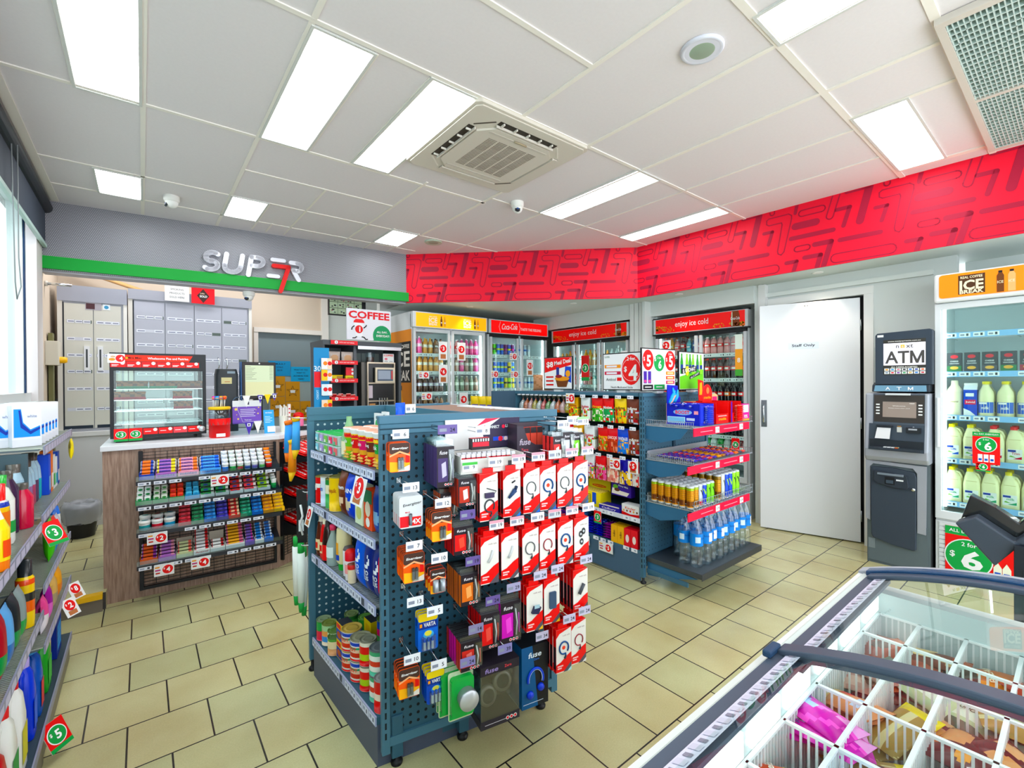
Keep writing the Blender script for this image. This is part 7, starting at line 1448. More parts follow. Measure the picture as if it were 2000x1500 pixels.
 def d1(b, w, h):
  b.pf([(-w*.47, h*.97), (-w*.47, h*.52), (w*.47, h*.74), (w*.47, h*.97)], -.0016, RED); b.tf('$8', -w*.28, h*.76, h*.2, -.002, WHITE, w*.24, bold=.03); b.tf('Meal Deal', w*.16, h*.84, h*.13, -.002, WHITE, w*.56, rot=.12, bold=.02)
  for i in range(3): b.rf(-w*.42, h*.12+i*h*.12, -w*.15, h*.17+i*h*.12, -.0016, '#c81c2c')
  b.slab([(w*.0, h*.08), (w*.3, h*.08), (w*.38, h*.3), (-w*.06, h*.3)], -.006, -.002, '#6a3a1c'); b.df(w*.16, h*.33, w*.25, -.0066, '#e0953c', rz=h*.07); b.df(w*.05, h*.40, w*.12, -.007, '#8a2030', rz=h*.05); b.pf([(w*.22, h*.3), (w*.46, h*.2), (w*.46, h*.68), (w*.26, h*.7)], -.0018, '#1c4fc0'); b.df(w*.35, h*.48, w*.08, -.0022, '#e8a020'); b.rf(-w*.05, h*.4, w*.05, h*.68, -.0018, '#2a3a8a')
 poster((2.885, 2.95+.0, 1.43), R(-90), .36, .29, 'poster advertising an eight dollar meal deal on the sweets gondola', d1)
 def d2(b, w, h):
  b.df(w*.24, h*.54, w*.24, -.0016, RED, rz=h*.40); b.ring(w*.24, h*.54, w*.225, w*.235, -.002, '#f6c8cc'); b.tf('4', w*.29, h*.46, h*.42, -.0024, WHITE, w*.22, bold=.03); b.tf('$', w*.1, h*.55, h*.16, -.0024, WHITE, bold=.02); b.tf('2 for', w*.24, h*.83, h*.10, -.0024, WHITE, w*.2); b.tf('SUPER', -w*.38, h*.9, h*.05, -.0016, '#3a6a50', w*.14)
  for z, c in ((.64, '#e8962a'), (.46, '#c0304a')): b.rf(-w*.45, h*z-h*.045, -w*.02, h*z+h*.045, -.0016, c); b.rf(-w*.40, h*z-h*.025, -w*.12, h*z+h*.025, -.002, '#e8e4f0')
  b.tf('Anticol', -w*.28, h*.29, h*.08, -.0016, '#26282c', w*.26); b.rf(-w*.12, h*.25, w*.0, h*.34, -.0016, RED); b.tf('Nestle Medicated Sticks', 0, h*.08, h*.055, -.0016, '#26282c', w*.56)
 poster((2.885, 2.25, 1.43), R(-90), .37, .29, 'white poster with a red two for four dollars circle, beside the post', d2)
 def d3(b, w, h):
  for x, c, p, t_ in ((-.32, RED, '5', '$'), (0, GREEN, '6', '$'), (.33, RED, '5', '$')):
   b.df(w*x, h*.72 if p == '5' else h*.66, w*.155, -.0016, c, rz=h*.24 if p == '5' else h*.2); b.tf(p, w*x+w*.02, h*.70 if p == '5' else h*.62, h*.27 if p == '5' else h*.2, -.0022, WHITE, bold=.03); b.tf('$', w*x-w*.11, h*.74, h*.1, -.0022, WHITE)
   if x >= 0: b.tf('2 for', w*x, h*.88 if p == '5' else h*.78, h*.055, -.0022, WHITE)
  for x in (-.4, -.28): b.rf(w*x-w*.045, h*.18, w*x+w*.045, h*.46, -.0016, '#4a2a98'); b.rf(w*x-w*.03, h*.2, w*x+w*.03, h*.26, -.002, '#e0508a')
  for i in range(3): b.df(-w*.08+i*w*.08, h*.32, w*.045, -.0016, '#dfe4e8', rz=h*.08)
  for z, c in ((.42, '#e88a28'), (.31, '#e8542a'), (.2, '#c83a6a')): b.rf(w*.2, h*z-h*.04, w*.46, h*z+h*.04, -.0016, c); b.rf(w*.24, h*z-h*.02, w*.42, h*z+h*.02, -.002, '#f2d8a0')
  b.rf(-w*.46, h*.04, -w*.18, h*.15, -.0016, BLACK); b.rf(-w*.15, h*.04, w*.16, h*.15, -.0016, GREEN)
  for x in (-.32, .0): b.rf(w*x-w*.09, h*.085, w*x+w*.09, h*.105, -.002, WHITE)
 poster((3.05, 2.03, 1.425), R(-2), .42, .32, 'poster with two red fives and a green six on the gondola end', d3)
 def d4(b, w, h):
  b.pf([(-w*.47, .01), (w*.47, .01), (w*.47, h*.55), (-w*.47, h*.35)], -.0016, '#6ac81c')
  for i, x in enumerate((-.4, -.2, -.08, .04, .22, .36)):
   g_ = mat('#2f9a2c' if i % 2 == 0 else '#8ad020', .3); b.slab([(w*x-w*.05, h*.42), (w*x+w*.05, h*.42), (w*x+w*.05, h*.72), (w*x+w*.02, h*.86), (w*x+w*.02, h*.94), (w*x-w*.02, h*.94), (w*x-w*.02, h*.86), (w*x-w*.05, h*.72)], -.004, -.002, g_); b.rf(w*x-w*.045, h*.55, w*x+w*.045, h*.66, -.0044, '#1c3a8a')
  b.pf([(-w*.42, h*.42), (w*.18, h*.5), (w*.16, h*.64), (-w*.44, h*.55)], -.005, BLACK); b.tf("$ U CHAT", -w*.12, h*.52, h*.11, -.0056, WHITE, w*.5, rot=.12, bold=.03); b.df(-w*.2, h*.5, w*.07, -.0052, '#d8d020', rz=h*.13)
  b.pf([(-w*.1, h*.28), (w*.3, h*.4), (w*.3, h*.48), (-w*.1, h*.36)], -.005, BLACK); b.tf('SPILL IT, SHARE IT', w*.1, h*.38, h*.05, -.0056, WHITE, w*.36, rot=.3)
 poster((3.51, 2.03, 1.425), R(3), .42, .31, 'green poster of soft drink bottles on the right of the gondola end', d4)
 # bread and brown bags behind
 bread = pouch(.2, .13, .08, lambda u, v: mat('#e8c818', .35) if v > .4 or u < .2 else mat('#7a6ab0', .4), nu=14, nv=8).mesh('bread_pack')
 for i in range(3): inst(bread, 'bread_pack', (2.74-.01*i, 3.72+.12*i, 1.225), R(-70), 'yellow and purple bread pack beyond the dark end panel, %s nearest' % onum(i), 'bread', 'bread packs beyond the gondola')
 pb = pouch(.11, .17, .06, lambda u, v: mat('#b98a68', .6) if (int(v*9)+int(u*4)) % 4 else mat('#a3744e', .6), nu=8, nv=10).mesh('brown_paper_bag')
 b = MB(); b.box(3.30, 3.6, .02, 3.7, 3.9, 1.40, nv); b.box(2.62, 3.6, .0, 3.3, 4.1, 1.22, nv); tag(b.obj('rear_display_unit'), 'low navy display unit behind the sweets gondola', 'shelving')
 for i in range(3): inst(pb, 'brown_paper_bag', (3.36+.12*i, 3.74-.03*i, 1.405), R(-30+i*20), 'upright brown roll bag behind the sweets gondola, %s from left' % onum(i), 'bread', 'brown paper bags behind the gondola')
def hash_(s):
 k = 7
 for c in s: k = (k*31+ord(c)) % 100003
 return k
# ---------------------------------------------------------------- near gondola: food shelves and hanging electrical goods
PA, PB = Vector((.71, 1.70)), Vector((1.50, 1.55))
def build_gondola_a():
 g = empty('centre_gondola', (0, 0, 0), 0, 'blue-grey steel gondola nearest the camera with pegboard end and food shelves', 'gondola'); nv = mat('#375c70', .42); nv2 = mat('#4c7489', .42); dk = mat('#0c1419', .6)
 a1 = math.atan2(PB.y-PA.y, PB.x-PA.x); L = (PB-PA).length; X1 = Matrix.Translation((PA.x, PA.y, 0)) @ Matrix.Rotation(a1, 4, 'Z')
 FA_, FB_ = Vector((.67, 2.53)), Vector((1.48, 2.47)); a2 = math.atan2(FB_.y-FA_.y, FB_.x-FA_.x); L2 = (FB_-FA_).length; X2 = Matrix.Translation((FA_.x, FA_.y, 0)) @ Matrix.Rotation(a2, 4, 'Z')
 b = MB(); b.X = X1; b.box(0, 0, .06, .032, .03, 1.37, nv2); b.box(L-.032, 0, .06, L, .03, 1.37, nv2)
 for z in range(31): b.rf(.011, .12+z*.04, .018, .145+z*.04, -.0006, dk)
 b.obj('upright', g, bevel=.002)
 b = MB(); b.X = X1; b.box(.03, .008, .09, L-.03, .022, 1.30, nv); b.box(.03, -.002, .09, L-.03, .022, .125, nv2); pegs(b, .05, .15, L-.045, 1.285, .0072, .0315, .0065, dk, 8); b.obj('end_pegboard', g)
 b = MB(); b.X = X1; b.box(-.004, -.008, 1.34, L+.004, .034, 1.372, nv2); b.box(-.0, -.004, 1.30, L, .03, 1.34, nv2); b.box(-.002, -.006, 1.318, L+.002, .0, 1.324, '#24404f'); b.obj('top_rail', g, bevel=.003)
 for x in (L*.42, L*.90, .06):
  b = MB(); b.X = X1; b.box(x-.022, .0, .035, x+.022, .04, .2, nv); b.obj('lower_leg', g, bevel=.003); b = MB(); b.X = X1; b.lathe([(.022, 0), (.024, .01), (.018, .018), (.008, .022), (.008, .045)], BLACK, 16, c=(x, .02)); b.obj('levelling_foot', g)
 b = MB(); b.X = X1; b.box(.03, .06, .0, L*.45, .075, .22, mat('#4b4a58', .45)); b.box(.03, .04, .035, L*.42, .06, .09, nv); b.obj('base_rail', g)
 b = MB(); b.X = X2; b.box(0, 0, .06, .03, .03, 1.375, nv2); b.box(L2-.03, 0, .06, L2, .03, 1.375, nv2); b.box(.03, .008, .12, L2-.03, .022, 1.31, nv); pegs(b, .05, .16, L2/2, 1.29, .0074, .034, .006, mat('#c9d8de', .5), 8)
 b.box(-.0, -.006, 1.335, L2, .034, 1.372, nv2); b.box(0, -.003, 1.305, L2, .03, 1.335, nv2); b.obj('far_end_panel', g)
 b = MB(); b.X = X2; b.lathe([(.018, 0), (.02, .01), (.015, .018), (.008, .022), (.008, .07)], BLACK, 14, c=(.015, .015)); b.obj('levelling_foot', g)
 b = MB(); b.box(1.075, 1.66, .2, 1.09, 2.5, 1.372, nv2); b.X = Matrix.Translation((1.09, 2.5, 0)) @ Matrix.Rotation(R(-90), 4, 'Z'); b.X = Matrix.Translation((1.0742, 1.66, 0)) @ Matrix.Rotation(R(-90), 4, 'Z')
 b.X = Matrix.Translation((1.0742, 2.5, 0)) @ Matrix.Rotation(R(-90), 4, 'Z'); pegs(b, .03, .25, .80, 1.33, 0, .034, .0055, dk, 6); b.obj('spine_board', g)
 b = MB(); b.box(1.09, 1.66, 1.345, 1.50, 2.48, 1.362, mat('#8b7468', .5)); b.box(1.49, 1.66, 1.335, 1.505, 2.48, 1.366, '#d6dbe4'); b.obj('top_board', g)
 b = MB()
 for y in (1.75, 1.93, 2.11): b.box(1.40, y, 1.3625, 1.48, y+.14, 1.366, '#eceef2')
 b.obj('top_labels', g)
 b = MB(); b.prism([(.706, 1.735), (1.40, 1.62), (1.44, 2.46), (.678, 2.49)], 0, .165, mat('#4d5468', .45)); b.obj('plinth', g)
 for z in (.205,): b = MB(); b.prism([(.702, 1.735), (1.075, 1.68), (1.075, 2.49), (.672, 2.495)], .165, .195, nv); b.obj('base_shelf', g)
 zs = (1.155, .885, .625)
 for z in zs:
  b = MB(); wc = mat('#c4cbd0', .25, .6)
  for i in range(46): y = 1.74+i*.0163; b.box(.70-(y-1.74)*.035, y, z-.004, 1.07, y+.0025, z, wc)
  for x in (.72, .85, .98): b.box(x, 1.74, z-.010, x+.004, 2.48, z-.004, wc)
  b.prism([(.73, 1.74), (1.07, 1.74), (1.07, 2.48), (.71, 2.48)], z-.03, z-.012, mat('#2a4252', .5)); b.obj('wire_shelf', g)
 XF = Matrix.Translation((.704, 1.735, 0)) @ Matrix.Rotation(math.atan2(.755, -.028)-math.pi, 4, 'Z')     # face towards -X; x runs from near(0) to -.755
 aF = math.atan2(.755, -.028)-math.pi
 for z in zs+(.195,):
  b = MB(); b.X = Matrix.Translation((.704, 1.735, 0)) @ Matrix.Rotation(aF, 4, 'Z'); b.box(-.752, -.006, z-.034, 0, 0, z+.004, mat('#a9b0d0', .4))
  for i in range(12):
   if (i*5+int(z*100)) % 9 == 4: b.rf(-.745+i*.062, z-.03, -.745+i*.062+.028, z, -.0066, '#3c4454'); continue
   x = -.748+i*.0625; b.rf(x, z-.031, x+.056, z, -.0066, '#dfe3f4'); b.rf(x+.008, z-.02, x+.026, z-.006, -.0072, '#9aa2bc'); b.rf(x+.036, z-.024, x+.046, z-.008, -.0072, '#4a5068')
  b.obj('price_strip', g)
 def F(u, d): return (.704-.028*u/.755+d, 1.735+u)          # u from the near post, d inwards
 rz = aF
 SH = ('top', 'second', 'third', 'bottom')
 def put(me, nm, u, d, z, lab, cat, grp=None, dr=0):
  p = F(u, d); return inst(me, nm, (p[0], p[1], z), rz+dr, lab, cat, grp)
 # --- top shelf: fruit cups, gloves, bottle, noodle cups
 for ci, (c, c2, nm) in enumerate((('#8fd0e0', '#e0f0f4', 'pale blue'), ('#b8a0d8', '#e8e8f0', 'lilac'), ('#78c050', '#e4f0d8', 'leaf green'), ('#e84870', '#f8d8e0', 'pink'), ('#e87070', '#58b080', 'coral'))):
  b = MB(); loft(b, [(0, .045, .05, .012), (.004, .048, .054, .014), (.04, .054, .06, .014), (.042, .06, .064, .014), (.048, .06, .064, .014)], mat('#dfeef0', .3)); b.rf(-.022, .006, .022, .038, -.0305, c); b.rf(-.022, .006, .0, .02, -.031, c2); b.add([(-.03, -.032, .0485), (.03, -.032, .0485), (.03, .032, .0485), (-.03, .032, .0485)], [(0, 1, 2, 3)], '#22a048'); me = b.mesh('fruit_cup')
  for r_ in range(4):
   for l in range(2): put(me, 'fruit_cup', .72-ci*.064, .045+r_*.068, 1.157+l*.049, '%s green-lidded cup, %s row, %s layer, top food shelf' % (nm, onum(r_), ('lower', 'upper')[l]), 'cup', 'green-lidded fruit cups on the top shelf')
 b = MB(); b.lathe([(.028, 0), (.034, .01), (.034, .09), (.022, .14), (.012, .17), (.012, .19)], mat('#9ccf9a', .15, alpha=.75), 12); wrapf(b, .034, 0, .02, .08, -60, 60, '#e8e0c0'); inst(b.mesh('dressing_bottle'), 'dressing_bottle', (*F(.385, .05), 1.157), rz, 'translucent green tapering bottle between the fruit cups and noodle cups', 'bottle')
 for u, h, l in ((.36, .20, 'clear hang pack with green insert, left one on the top shelf'), (.28, .21, 'pale hang pack with green leaf, right one on the top shelf')):
  b = MB(); b.box(-.028, 0, 0, .028, .012, h, mat('#e2ecf0', .2)); b.df(0, h-.02, .008, -.001, '#6a7a84', n=10); b.df(.004, h-.06, .018, -.001, '#3aa85a', rz=.03); inst(b.mesh('hang_pack'), 'hang_pack', (*F(u, .17), 1.157), rz, l, 'pack')
 def noodle(top, mid, low, txt):
  b = MB(); r0, r1, h = .031, .043, .145; m1, m2, m3 = mat(top), mat(mid), mat(low)
  b.lathe([(r0, 0, m3), (r0+.003, .04, mat('#e0a040')), (r0+.005, .06, m2), (r0+.008, .10, m1), (r0+.010, .122, mat('#e8e8e6')), (r1+.002, .138, mat('#e8e8e6')), (r1+.003, .142, mat('#f4f4f2')), (r1, .145, mat('#d8a088')), (0, .1455)], m3, 18)
  for k in range(7): b.lathe([(.0, 0), (.01, .004), (0, .012)], mat('#eebc68', .5), 6, M=Matrix.Translation(((k % 3-1)*.014, -r0-.002, .008+(k//3)*.012)))
  wraptext(b, txt, r0+.007, .085, .016, WHITE, .03, off=.003); wrapf(b, r0+.009, 0, .104, .118, -70, 70, '#d8202c' if top != '#d8202c' else '#f4d020', .001); return b.mesh('noodle_cup')
 N = [('#f08a1c', '#6ab82c', '#78c030', 'noodle', 'green and orange noodle cup'), ('#f4d020', '#d8142c', '#c81024', 'beef', 'red noodle cup with yellow band'), ('#f4d820', '#d8206a', '#e02030', '2min', 'yellow and crimson noodle cup'), ('#f4c81c', '#6a2a1c', '#d8202c', 'bbq', 'brown and yellow noodle cup'), ('#d8202c', '#2a9a3c', '#f4d020', 'chk', 'red, yellow and green noodle cup at the post')]
 for i, q in enumerate(N):
  me = noodle(*q[:4])
  for r_ in range(3): put(me, 'noodle_cup', .345-i*.077, .055+r_*.092, 1.157, '%s, %s back from the shelf edge' % (q[4], onum(r_)), 'noodles', 'noodle cups on the top shelf')
 # --- second shelf
 def pk(w, h, d, top, low, circ, lab, u, dd, z, txt=None, tc='#ffffff', n=1, cat='packet', nm='food_packet'):
  T, Lw, Cc = mat(top, .3), mat(low, .3), mat(circ, .4)
  me = pouch(w, h, d, lambda U, V: Cc if ((U-.5)*w)**2+((V-.35)*h)**2 < (.27*w)**2 else (T if V > .5 else Lw), [(txt, .5, .66, .02, w*.7, mat(tc))] if txt else (), 10, 14).mesh(nm)
  for j in range(n): put(me, nm, u, dd+j*.06, z, lab if n == 1 else '%s, %s from the shelf edge' % (lab, onum(j)), cat, lab[:40] if n > 1 else None)
 def tn(prof, r, h, lid, lab, u, d, z, txt=None, tc='#ffffff', stack=1, hh=None):
  b = tin(r, h, [(zz*h, mat(c, .35)) for zz, c in prof], lid)
  if txt: wraptext(b, txt, r, h*.6, h*.16, tc, r*1.4)
  me = b.mesh('food_tin')
  for k in range(stack): put(me, 'food_tin', u, d, z+k*(h+.001), lab if stack == 1 else lab + (', lower of the stack', ', upper of the stack')[k], 'tin', None, random.uniform(-.3, .3))
 Z2 = .887
 tn([(0, '#c8c8c8'), (.05, '#d81c2c'), (.6, '#f0e8e0'), (.75, '#d81c2c')], .033, .14, '#8a8048', 'red and white tin nearest the far post, second shelf', .72, .04, Z2, 'GB', '#f4f4f4')
 tn([(0, '#c8d8ec'), (.4, '#d8e4f0'), (.85, '#e8eef4')], .030, .15, '#a8a08a', 'pale blue cream tin on the second shelf', .655, .04, Z2, 'Cream', '#3a6ab8')
 tn([(0, '#3aa050'), (.5, '#e8e4c8'), (.8, '#2a8a40')], .030, .145, '#7a7440', 'green tin behind the yellow tin, second shelf', .60, .045, Z2)
 tn([(0, '#f2c81c'), (.35, '#f4cc20')], .044, .165, '#8a8450', 'large bright yellow tin on the second shelf', .535, .055, Z2, 'Nesquik', '#b86a28')
 tn([(0, '#e02030'), (.5, '#e8383c')], .036, .165, '#8a8450', 'red tin standing behind the yellow tin', .56, .16, Z2); tn([(0, '#2a8a48'), (.5, '#e0d8b0')], .034, .15, '#8a8450', 'green and cream tin in the back row', .68, .14, Z2)
 pk(.085, .20, .05, '#7a4028', '#6a3020', '#e8c8a8', 'brown cereal packet beside the yellow tin', .44, .05, Z2, 'Brown', n=2); pk(.08, .18, .05, '#e85030', '#f06a30', '#f0c0a0', 'orange-red packet low behind the price ticket', .49, .13, Z2)
 pk(.095, .20, .06, '#1c50d0', '#1a48c8', '#d8c8a8', 'blue flour bag on the second shelf', .345, .05, Z2, 'PLAIN', n=2)
 b = MB(); b.box(-.04, 0, 0, .04, .05, .17, '#dfe8c8'); b.rf(-.036, .09, .036, .165, -.001, '#2a8a3c'); b.df(0, .05, .028, -.001, '#c8c878'); inst(b.mesh('food_box'), 'food_box', (*F(.245, .035), Z2), rz, 'pale green box with dark green panel, second shelf', 'box')
 b = MB(); b.box(-.04, 0, 0, .04, .05, .165, '#e8562c'); b.rf(-.04, .11, .04, .165, -.001, '#2a7a50'); b.df(0, .085, .026, -.0015, '#e8dcc4', rz=.032); b.df(.0, .03, .02, -.0015, '#f4f0e8'); inst(b.mesh('food_box'), 'food_box', (*F(.15, .035), Z2), rz, 'orange and green box next to the near post, second shelf', 'box')
 pk(.10, .19, .05, '#1c3f9a', '#2a50b0', '#8ab8e0', 'dark blue packet behind the orange box', .06, .05, Z2, n=2); pk(.09, .19, .05, '#2a5ac0', '#c83a28', '#f0d8a0', 'blue and red packet at the back of the second shelf', .25, .16, Z2)
 # --- third shelf: sauces and dog rolls
 Z3 = .627
 def bt(prof, lab, u, d, z, cat='bottle', nm='sauce_bottle', fn=None, n=14, oval=False, dr=0):
  b = MB(); b.lathe(prof, '#ffffff', n)
  if fn: fn(b)
  p = F(u, d); o = inst(b.mesh(nm), nm, (p[0], p[1], z), rz+dr, lab, cat); return o
 def sauce(c, cap, badge): return [(.026, 0, c), (.03, .008, c), (.03, .09, c), (.024, .14, c), (.020, .165, c), (.016, .17, cap), (.015, .195, cap), (0, .198)], (lambda b: (wrapf(b, .030, 0, .03, .085, -50, 50, '#efdcae'), wrapf(b, .030, 0, .04, .07, -28, 28, badge, .0014)))
 P_, f_ = sauce(mat('#5a2818', .25), mat('#e8dcc8'), '#d83a28'); bt(P_, 'brown sauce bottle nearest the far post', .715, .035, Z3, fn=f_)
 P_, f_ = sauce(mat('#d81420', .25), mat('#f0e4c8'), '#d8202c'); bt(P_, 'red tomato sauce bottle with cream badge', .655, .035, Z3, fn=f_)
 P_, f_ = sauce(mat('#2a1410', .15), mat('#2a1c1c'), '#e02828'); bt(P_, 'dark soy bottle with red label, tilted shape', .605, .03, Z3-.0, fn=lambda b: wrapf(b, .03, 0, .01, .085, -70, 70, '#e81c1c'))
 bt([(.028, 0, mat('#b8ccc8', .1, alpha=.6)), (.03, .01, mat('#b8ccc8', .1, alpha=.6)), (.03, .10, mat('#b8ccc8', .1, alpha=.6)), (.012, .15, mat('#b8ccc8', .1, alpha=.6)), (.012, .165, mat('#e0486a')), (.015, .167, mat('#e0486a')), (.015, .19, mat('#e0486a')), (0, .192)], 'clear vinegar bottle with pink cap', .545, .03, Z3, fn=lambda b: wrapf(b, .03, 0, .04, .09, -70, 70, '#dfeeee'))
 bt([(.026, 0, mat('#28a038')), (.028, .028, mat('#28a038')), (.028, .03, mat('#e8dcae', .25)), (.036, .04, mat('#e8dcae', .25)), (.036, .15, mat('#e8dcae', .25)), (.034, .19, mat('#e8dcae', .25)), (.030, .196, mat('#e0d4a4', .3)), (0, .197)], 'upside-down cream mayonnaise bottle with green cap', .455, .05, Z3, fn=lambda b: (wrapf(b, .036, 0, .07, .13, -50, 20, '#e8a030'), wrapf(b, .036, 0, .05, .075, -45, 30, '#2a4ab0', .0014)))
 bt([(.026, 0, mat('#e8dcae', .25)), (.03, .02, mat('#e8b060', .25)), (.03, .15, mat('#e8dcae', .25)), (.02, .18, mat('#e8dcae', .25)), (0, .185)], 'amber-labelled mayonnaise bottle behind the cream one', .40, .12, Z3)
 bt([(.024, 0, mat('#e8e4e8')), (.026, .09, mat('#e8e4e8')), (.026, .115, mat('#5a5254')), (.02, .128, mat('#5a5254')), (0, .13)], 'white tube jar with dark grey lid', .375, .04, Z3, nm='spread_jar'); bt([(.024, 0, mat('#ecE8e8')), (.026, .085, mat('#d8203a')), (.026, .12, mat('#d8142c')), (.018, .13, mat('#d8142c')), (0, .132)], 'white jar with bright red lid', .325, .03, Z3, nm='spread_jar', fn=lambda b: wrapf(b, .026, 0, .03, .07, -40, 40, '#f0a0a0'))
 bt([(.018, 0, mat('#e8d8b8')), (.02, .06, mat('#c83028')), (.02, .08, mat('#6a3a2a')), (0, .085)], 'small cream jar with brown lid', .285, .02, Z3, nm='spread_jar')
 for u, lab, c2 in ((.225, 'blue bag with white lettering leaning by the jars', '#2a64d8'), (.13, 'navy bag with white lettering', '#1a2a78'), (.045, 'navy and red bag beside the near post', '#d8283a')):
  T, Lw, W_ = mat('#2860d8' if u > .2 else '#20307a', .3), mat(c2, .3), mat('#e6ecf4', .4)
  me = pouch(.09, .22, .06, lambda U, V: W_ if ((U-.5)/.3)**2+((V-.62)/.11)**2 < 1 and ((U-.45)/.22)**2+((V-.66)/.08)**2 > 1 else (T if U < .75 else Lw), [('PRO', .45, .42, .02, .05, mat('#e6ecf4')), ('PLUS', .45, .32, .018, .05, mat('#e6ecf4'))], 12, 16).mesh('pet_food_bag'); put(me, 'pet_food_bag', u, .045, Z3, lab, 'bag')
 # --- base shelf: tins
 Z4 = .197; G_ = '#6e7a3a'
 tn([(0, '#e04860'), (.1, '#d83a50'), (.5, '#2a9a48'), (.9, '#2f8a3a')], .036, .10, '#7a8a6a', 'green tin with red fruit print at the far post', .715, .04, Z4)
 tn([(0, '#e8d8c0'), (.2, '#4a90d8'), (.45, '#e8a060'), (.7, '#a8d0a0')], .036, .105, G_, 'pale green tin with bear print', .65, .045, Z4)
 tn([(0, '#2a8a3c'), (.5, '#58b050'), (.8, '#2f7a38')], .036, .11, '#7a8a5a', 'dark green tin in the back row by the far post', .66, .16, Z4); tn([(0, '#2a8a3c'), (.6, '#3a9a40')], .036, .11, '#6a9a4a', 'green tin in the back row beside the yellow box', .58, .20, Z4)
 tn([(0, '#e8e0d0'), (.3, '#78c848'), (.8, '#d8e8c8')], .034, .09, '#5a7a3a', 'leaf green tin before the yellow boxes', .59, .05, Z4, 'NPG', '#f4f8f0'); tn([(0, '#d8a070'), (.4, '#e8d8b0'), (.8, '#58a048')], .034, .085, '#4a6a3a', 'tan and green low tin before the yellow boxes', .545, .035, Z4)
 for k, l in ((0, 'lower yellow meal box in the front stack'), (1, 'upper yellow meal box in the front stack')):
  b = MB(); b.box(-.035, 0, 0, .035, .055, .085, {'*': mat('#f0c818'), 't': mat('#2e323a'), 'l': mat('#f2d030')}); b.rf(-.033, .005, .033, .055, -.001, '#2a4aa8'); b.df(0, .03, .024, -.0016, '#b85a30', rz=.016); b.rf(-.03, .06, .02, .08, -.001, '#d8202c'); inst(b.mesh('meal_box'), 'meal_box', (*F(.475, .03), Z4+k*.086), rz, l, 'box')
 b = MB(); b.box(-.04, 0, 0, .04, .06, .15, {'*': mat('#f0d020'), 't': mat('#30343c')}); b.rf(-.02, .08, .025, .13, -.001, '#e8b818'); inst(b.mesh('meal_box'), 'meal_box', (*F(.46, .16), Z4), rz, 'tall yellow box standing in the back row', 'box')
 def big(lab, u, d, c1, c2, lid, txt): tn([(0, c1), (.12, '#e8e4dc'), (.2, c2), (.42, '#e8c8b0'), (.58, '#28a070'), (.68, '#f0ece8'), (.74, '#2848b8'), (.9, '#d8dce4')], .046, .09, lid, lab, u, d, Z4, txt, '#e04830', stack=2)
 big('gold-lidded blue and red vegetable tin', .385, .055, '#d8282c', '#d84030', '#b89a50', 'CREST'); big('grey-lidded blue and red vegetable tin in front', .285, .055, '#d8282c', '#c83a2c', '#8c8a72', 'CREST')
 tn([(0, '#3a8a40'), (.3, '#e83a70'), (.6, '#2a50b8'), (.85, '#2848a0')], .038, .10, '#6a8a4a', 'blue and pink tin with green lid in the back row', .33, .19, Z4, stack=2); big('dark-lidded blue and red vegetable tin at the back', .22, .18, '#d8282c', '#d84a3a', '#6a6e72', 'CREST')
 tn([(0, '#d82c2c'), (.25, '#a8c830'), (.5, '#d83028'), (.8, '#e8e4d8')], .036, .105, '#7a7a6a', 'red and lime tin with purple rim', .195, .05, Z4, stack=2); tn([(0, '#58b898'), (.2, '#e8ece4'), (.4, '#d84838'), (.6, '#e8f0e8'), (.8, '#48a878')], .042, .105, '#5e6468', 'sea-green and red tin near the near post', .105, .06, Z4, stack=2)
 tn([(0, '#d01c28'), (.4, '#e8d8c8'), (.6, '#d01c28')], .036, .13, '#8a8a8a', 'dark red tin right beside the near post', .03, .04, Z4, stack=1)
 for y_, z, w, h, p, l in ((.10, 1.118, .115, .11, '3', 'large curled ticket with two red circles under the noodle cups'), (.735, .872, .07, .095, '3', 'white three dollar ticket on the far post')):
  q = F(y_, -.012); o = ticket('price_ticket', (q[0], q[1], z), rz, w, h, l, 'red', p, rx=R(-14))
 # blue packet on top of the post, gloves and water toys on the far end
 me = pouch(.045, .075, .02, lambda U, V: mat('#1c60d8', .3) if V > .35 else mat('#e89a68', .4), nu=8, nv=8).mesh('blue_packet'); inst(me, 'blue_packet', (.80, 1.71, 1.345), R(10), 'small blue packet hanging at the top of the near post', 'packet')
 b = MB(); price_tag(b, 0, 0, 0, .045, .035, '6'); tag(b.obj('price_tag', loc=(.85, 1.72, 1.395)), 'small white price tag beside the blue packet on the top rail', 'tag')
 for i, (x, z, h, c1, c2, nm) in enumerate(((.655, .30, .36, '#e8f0ea', '#2aa048', 'glove'), (.672, .27, .36, '#e4ece8', '#2aa048', 'glove'), (.64, .33, .36, '#eef2ee', '#2aa048', 'glove'))):
  b = MB(); b.tube([(0, 0, h), (0, 0, h-.05)], .016, mat(c2), 8); b.tube([(0, 0, h-.05), (.003, 0, h*.5), (0, 0, .05)], [.02, .022, .016], mat(c1), 8); b.tube([(0, 0, .05), (0, 0, 0)], [.016, .012], mat(c2), 8)
  tag(b.obj('dish_brush_sleeve', loc=(x-.01, 2.59+i*.015, z)), 'white sleeve with green ends hanging low on the far panel, %s from aisle' % onum(i), 'cleaning', 'white and green sleeves on the far end')
 b = MB(); b.box(-.02, 0, 0, .03, .01, .28, BLACK); b.tube([(0, -.004, .2), (.01, -.006, .14), (-.004, -.006, .1), (.01, -.004, .04)], .006, WHITE, 6); b.rf(-.01, .06, .015, .12, -.003, '#dfe8ea'); tag(b.obj('tool_card', loc=(.648, 2.60, .66), rz=R(-20)), 'black card with white tool hanging on the far panel', 'tool')
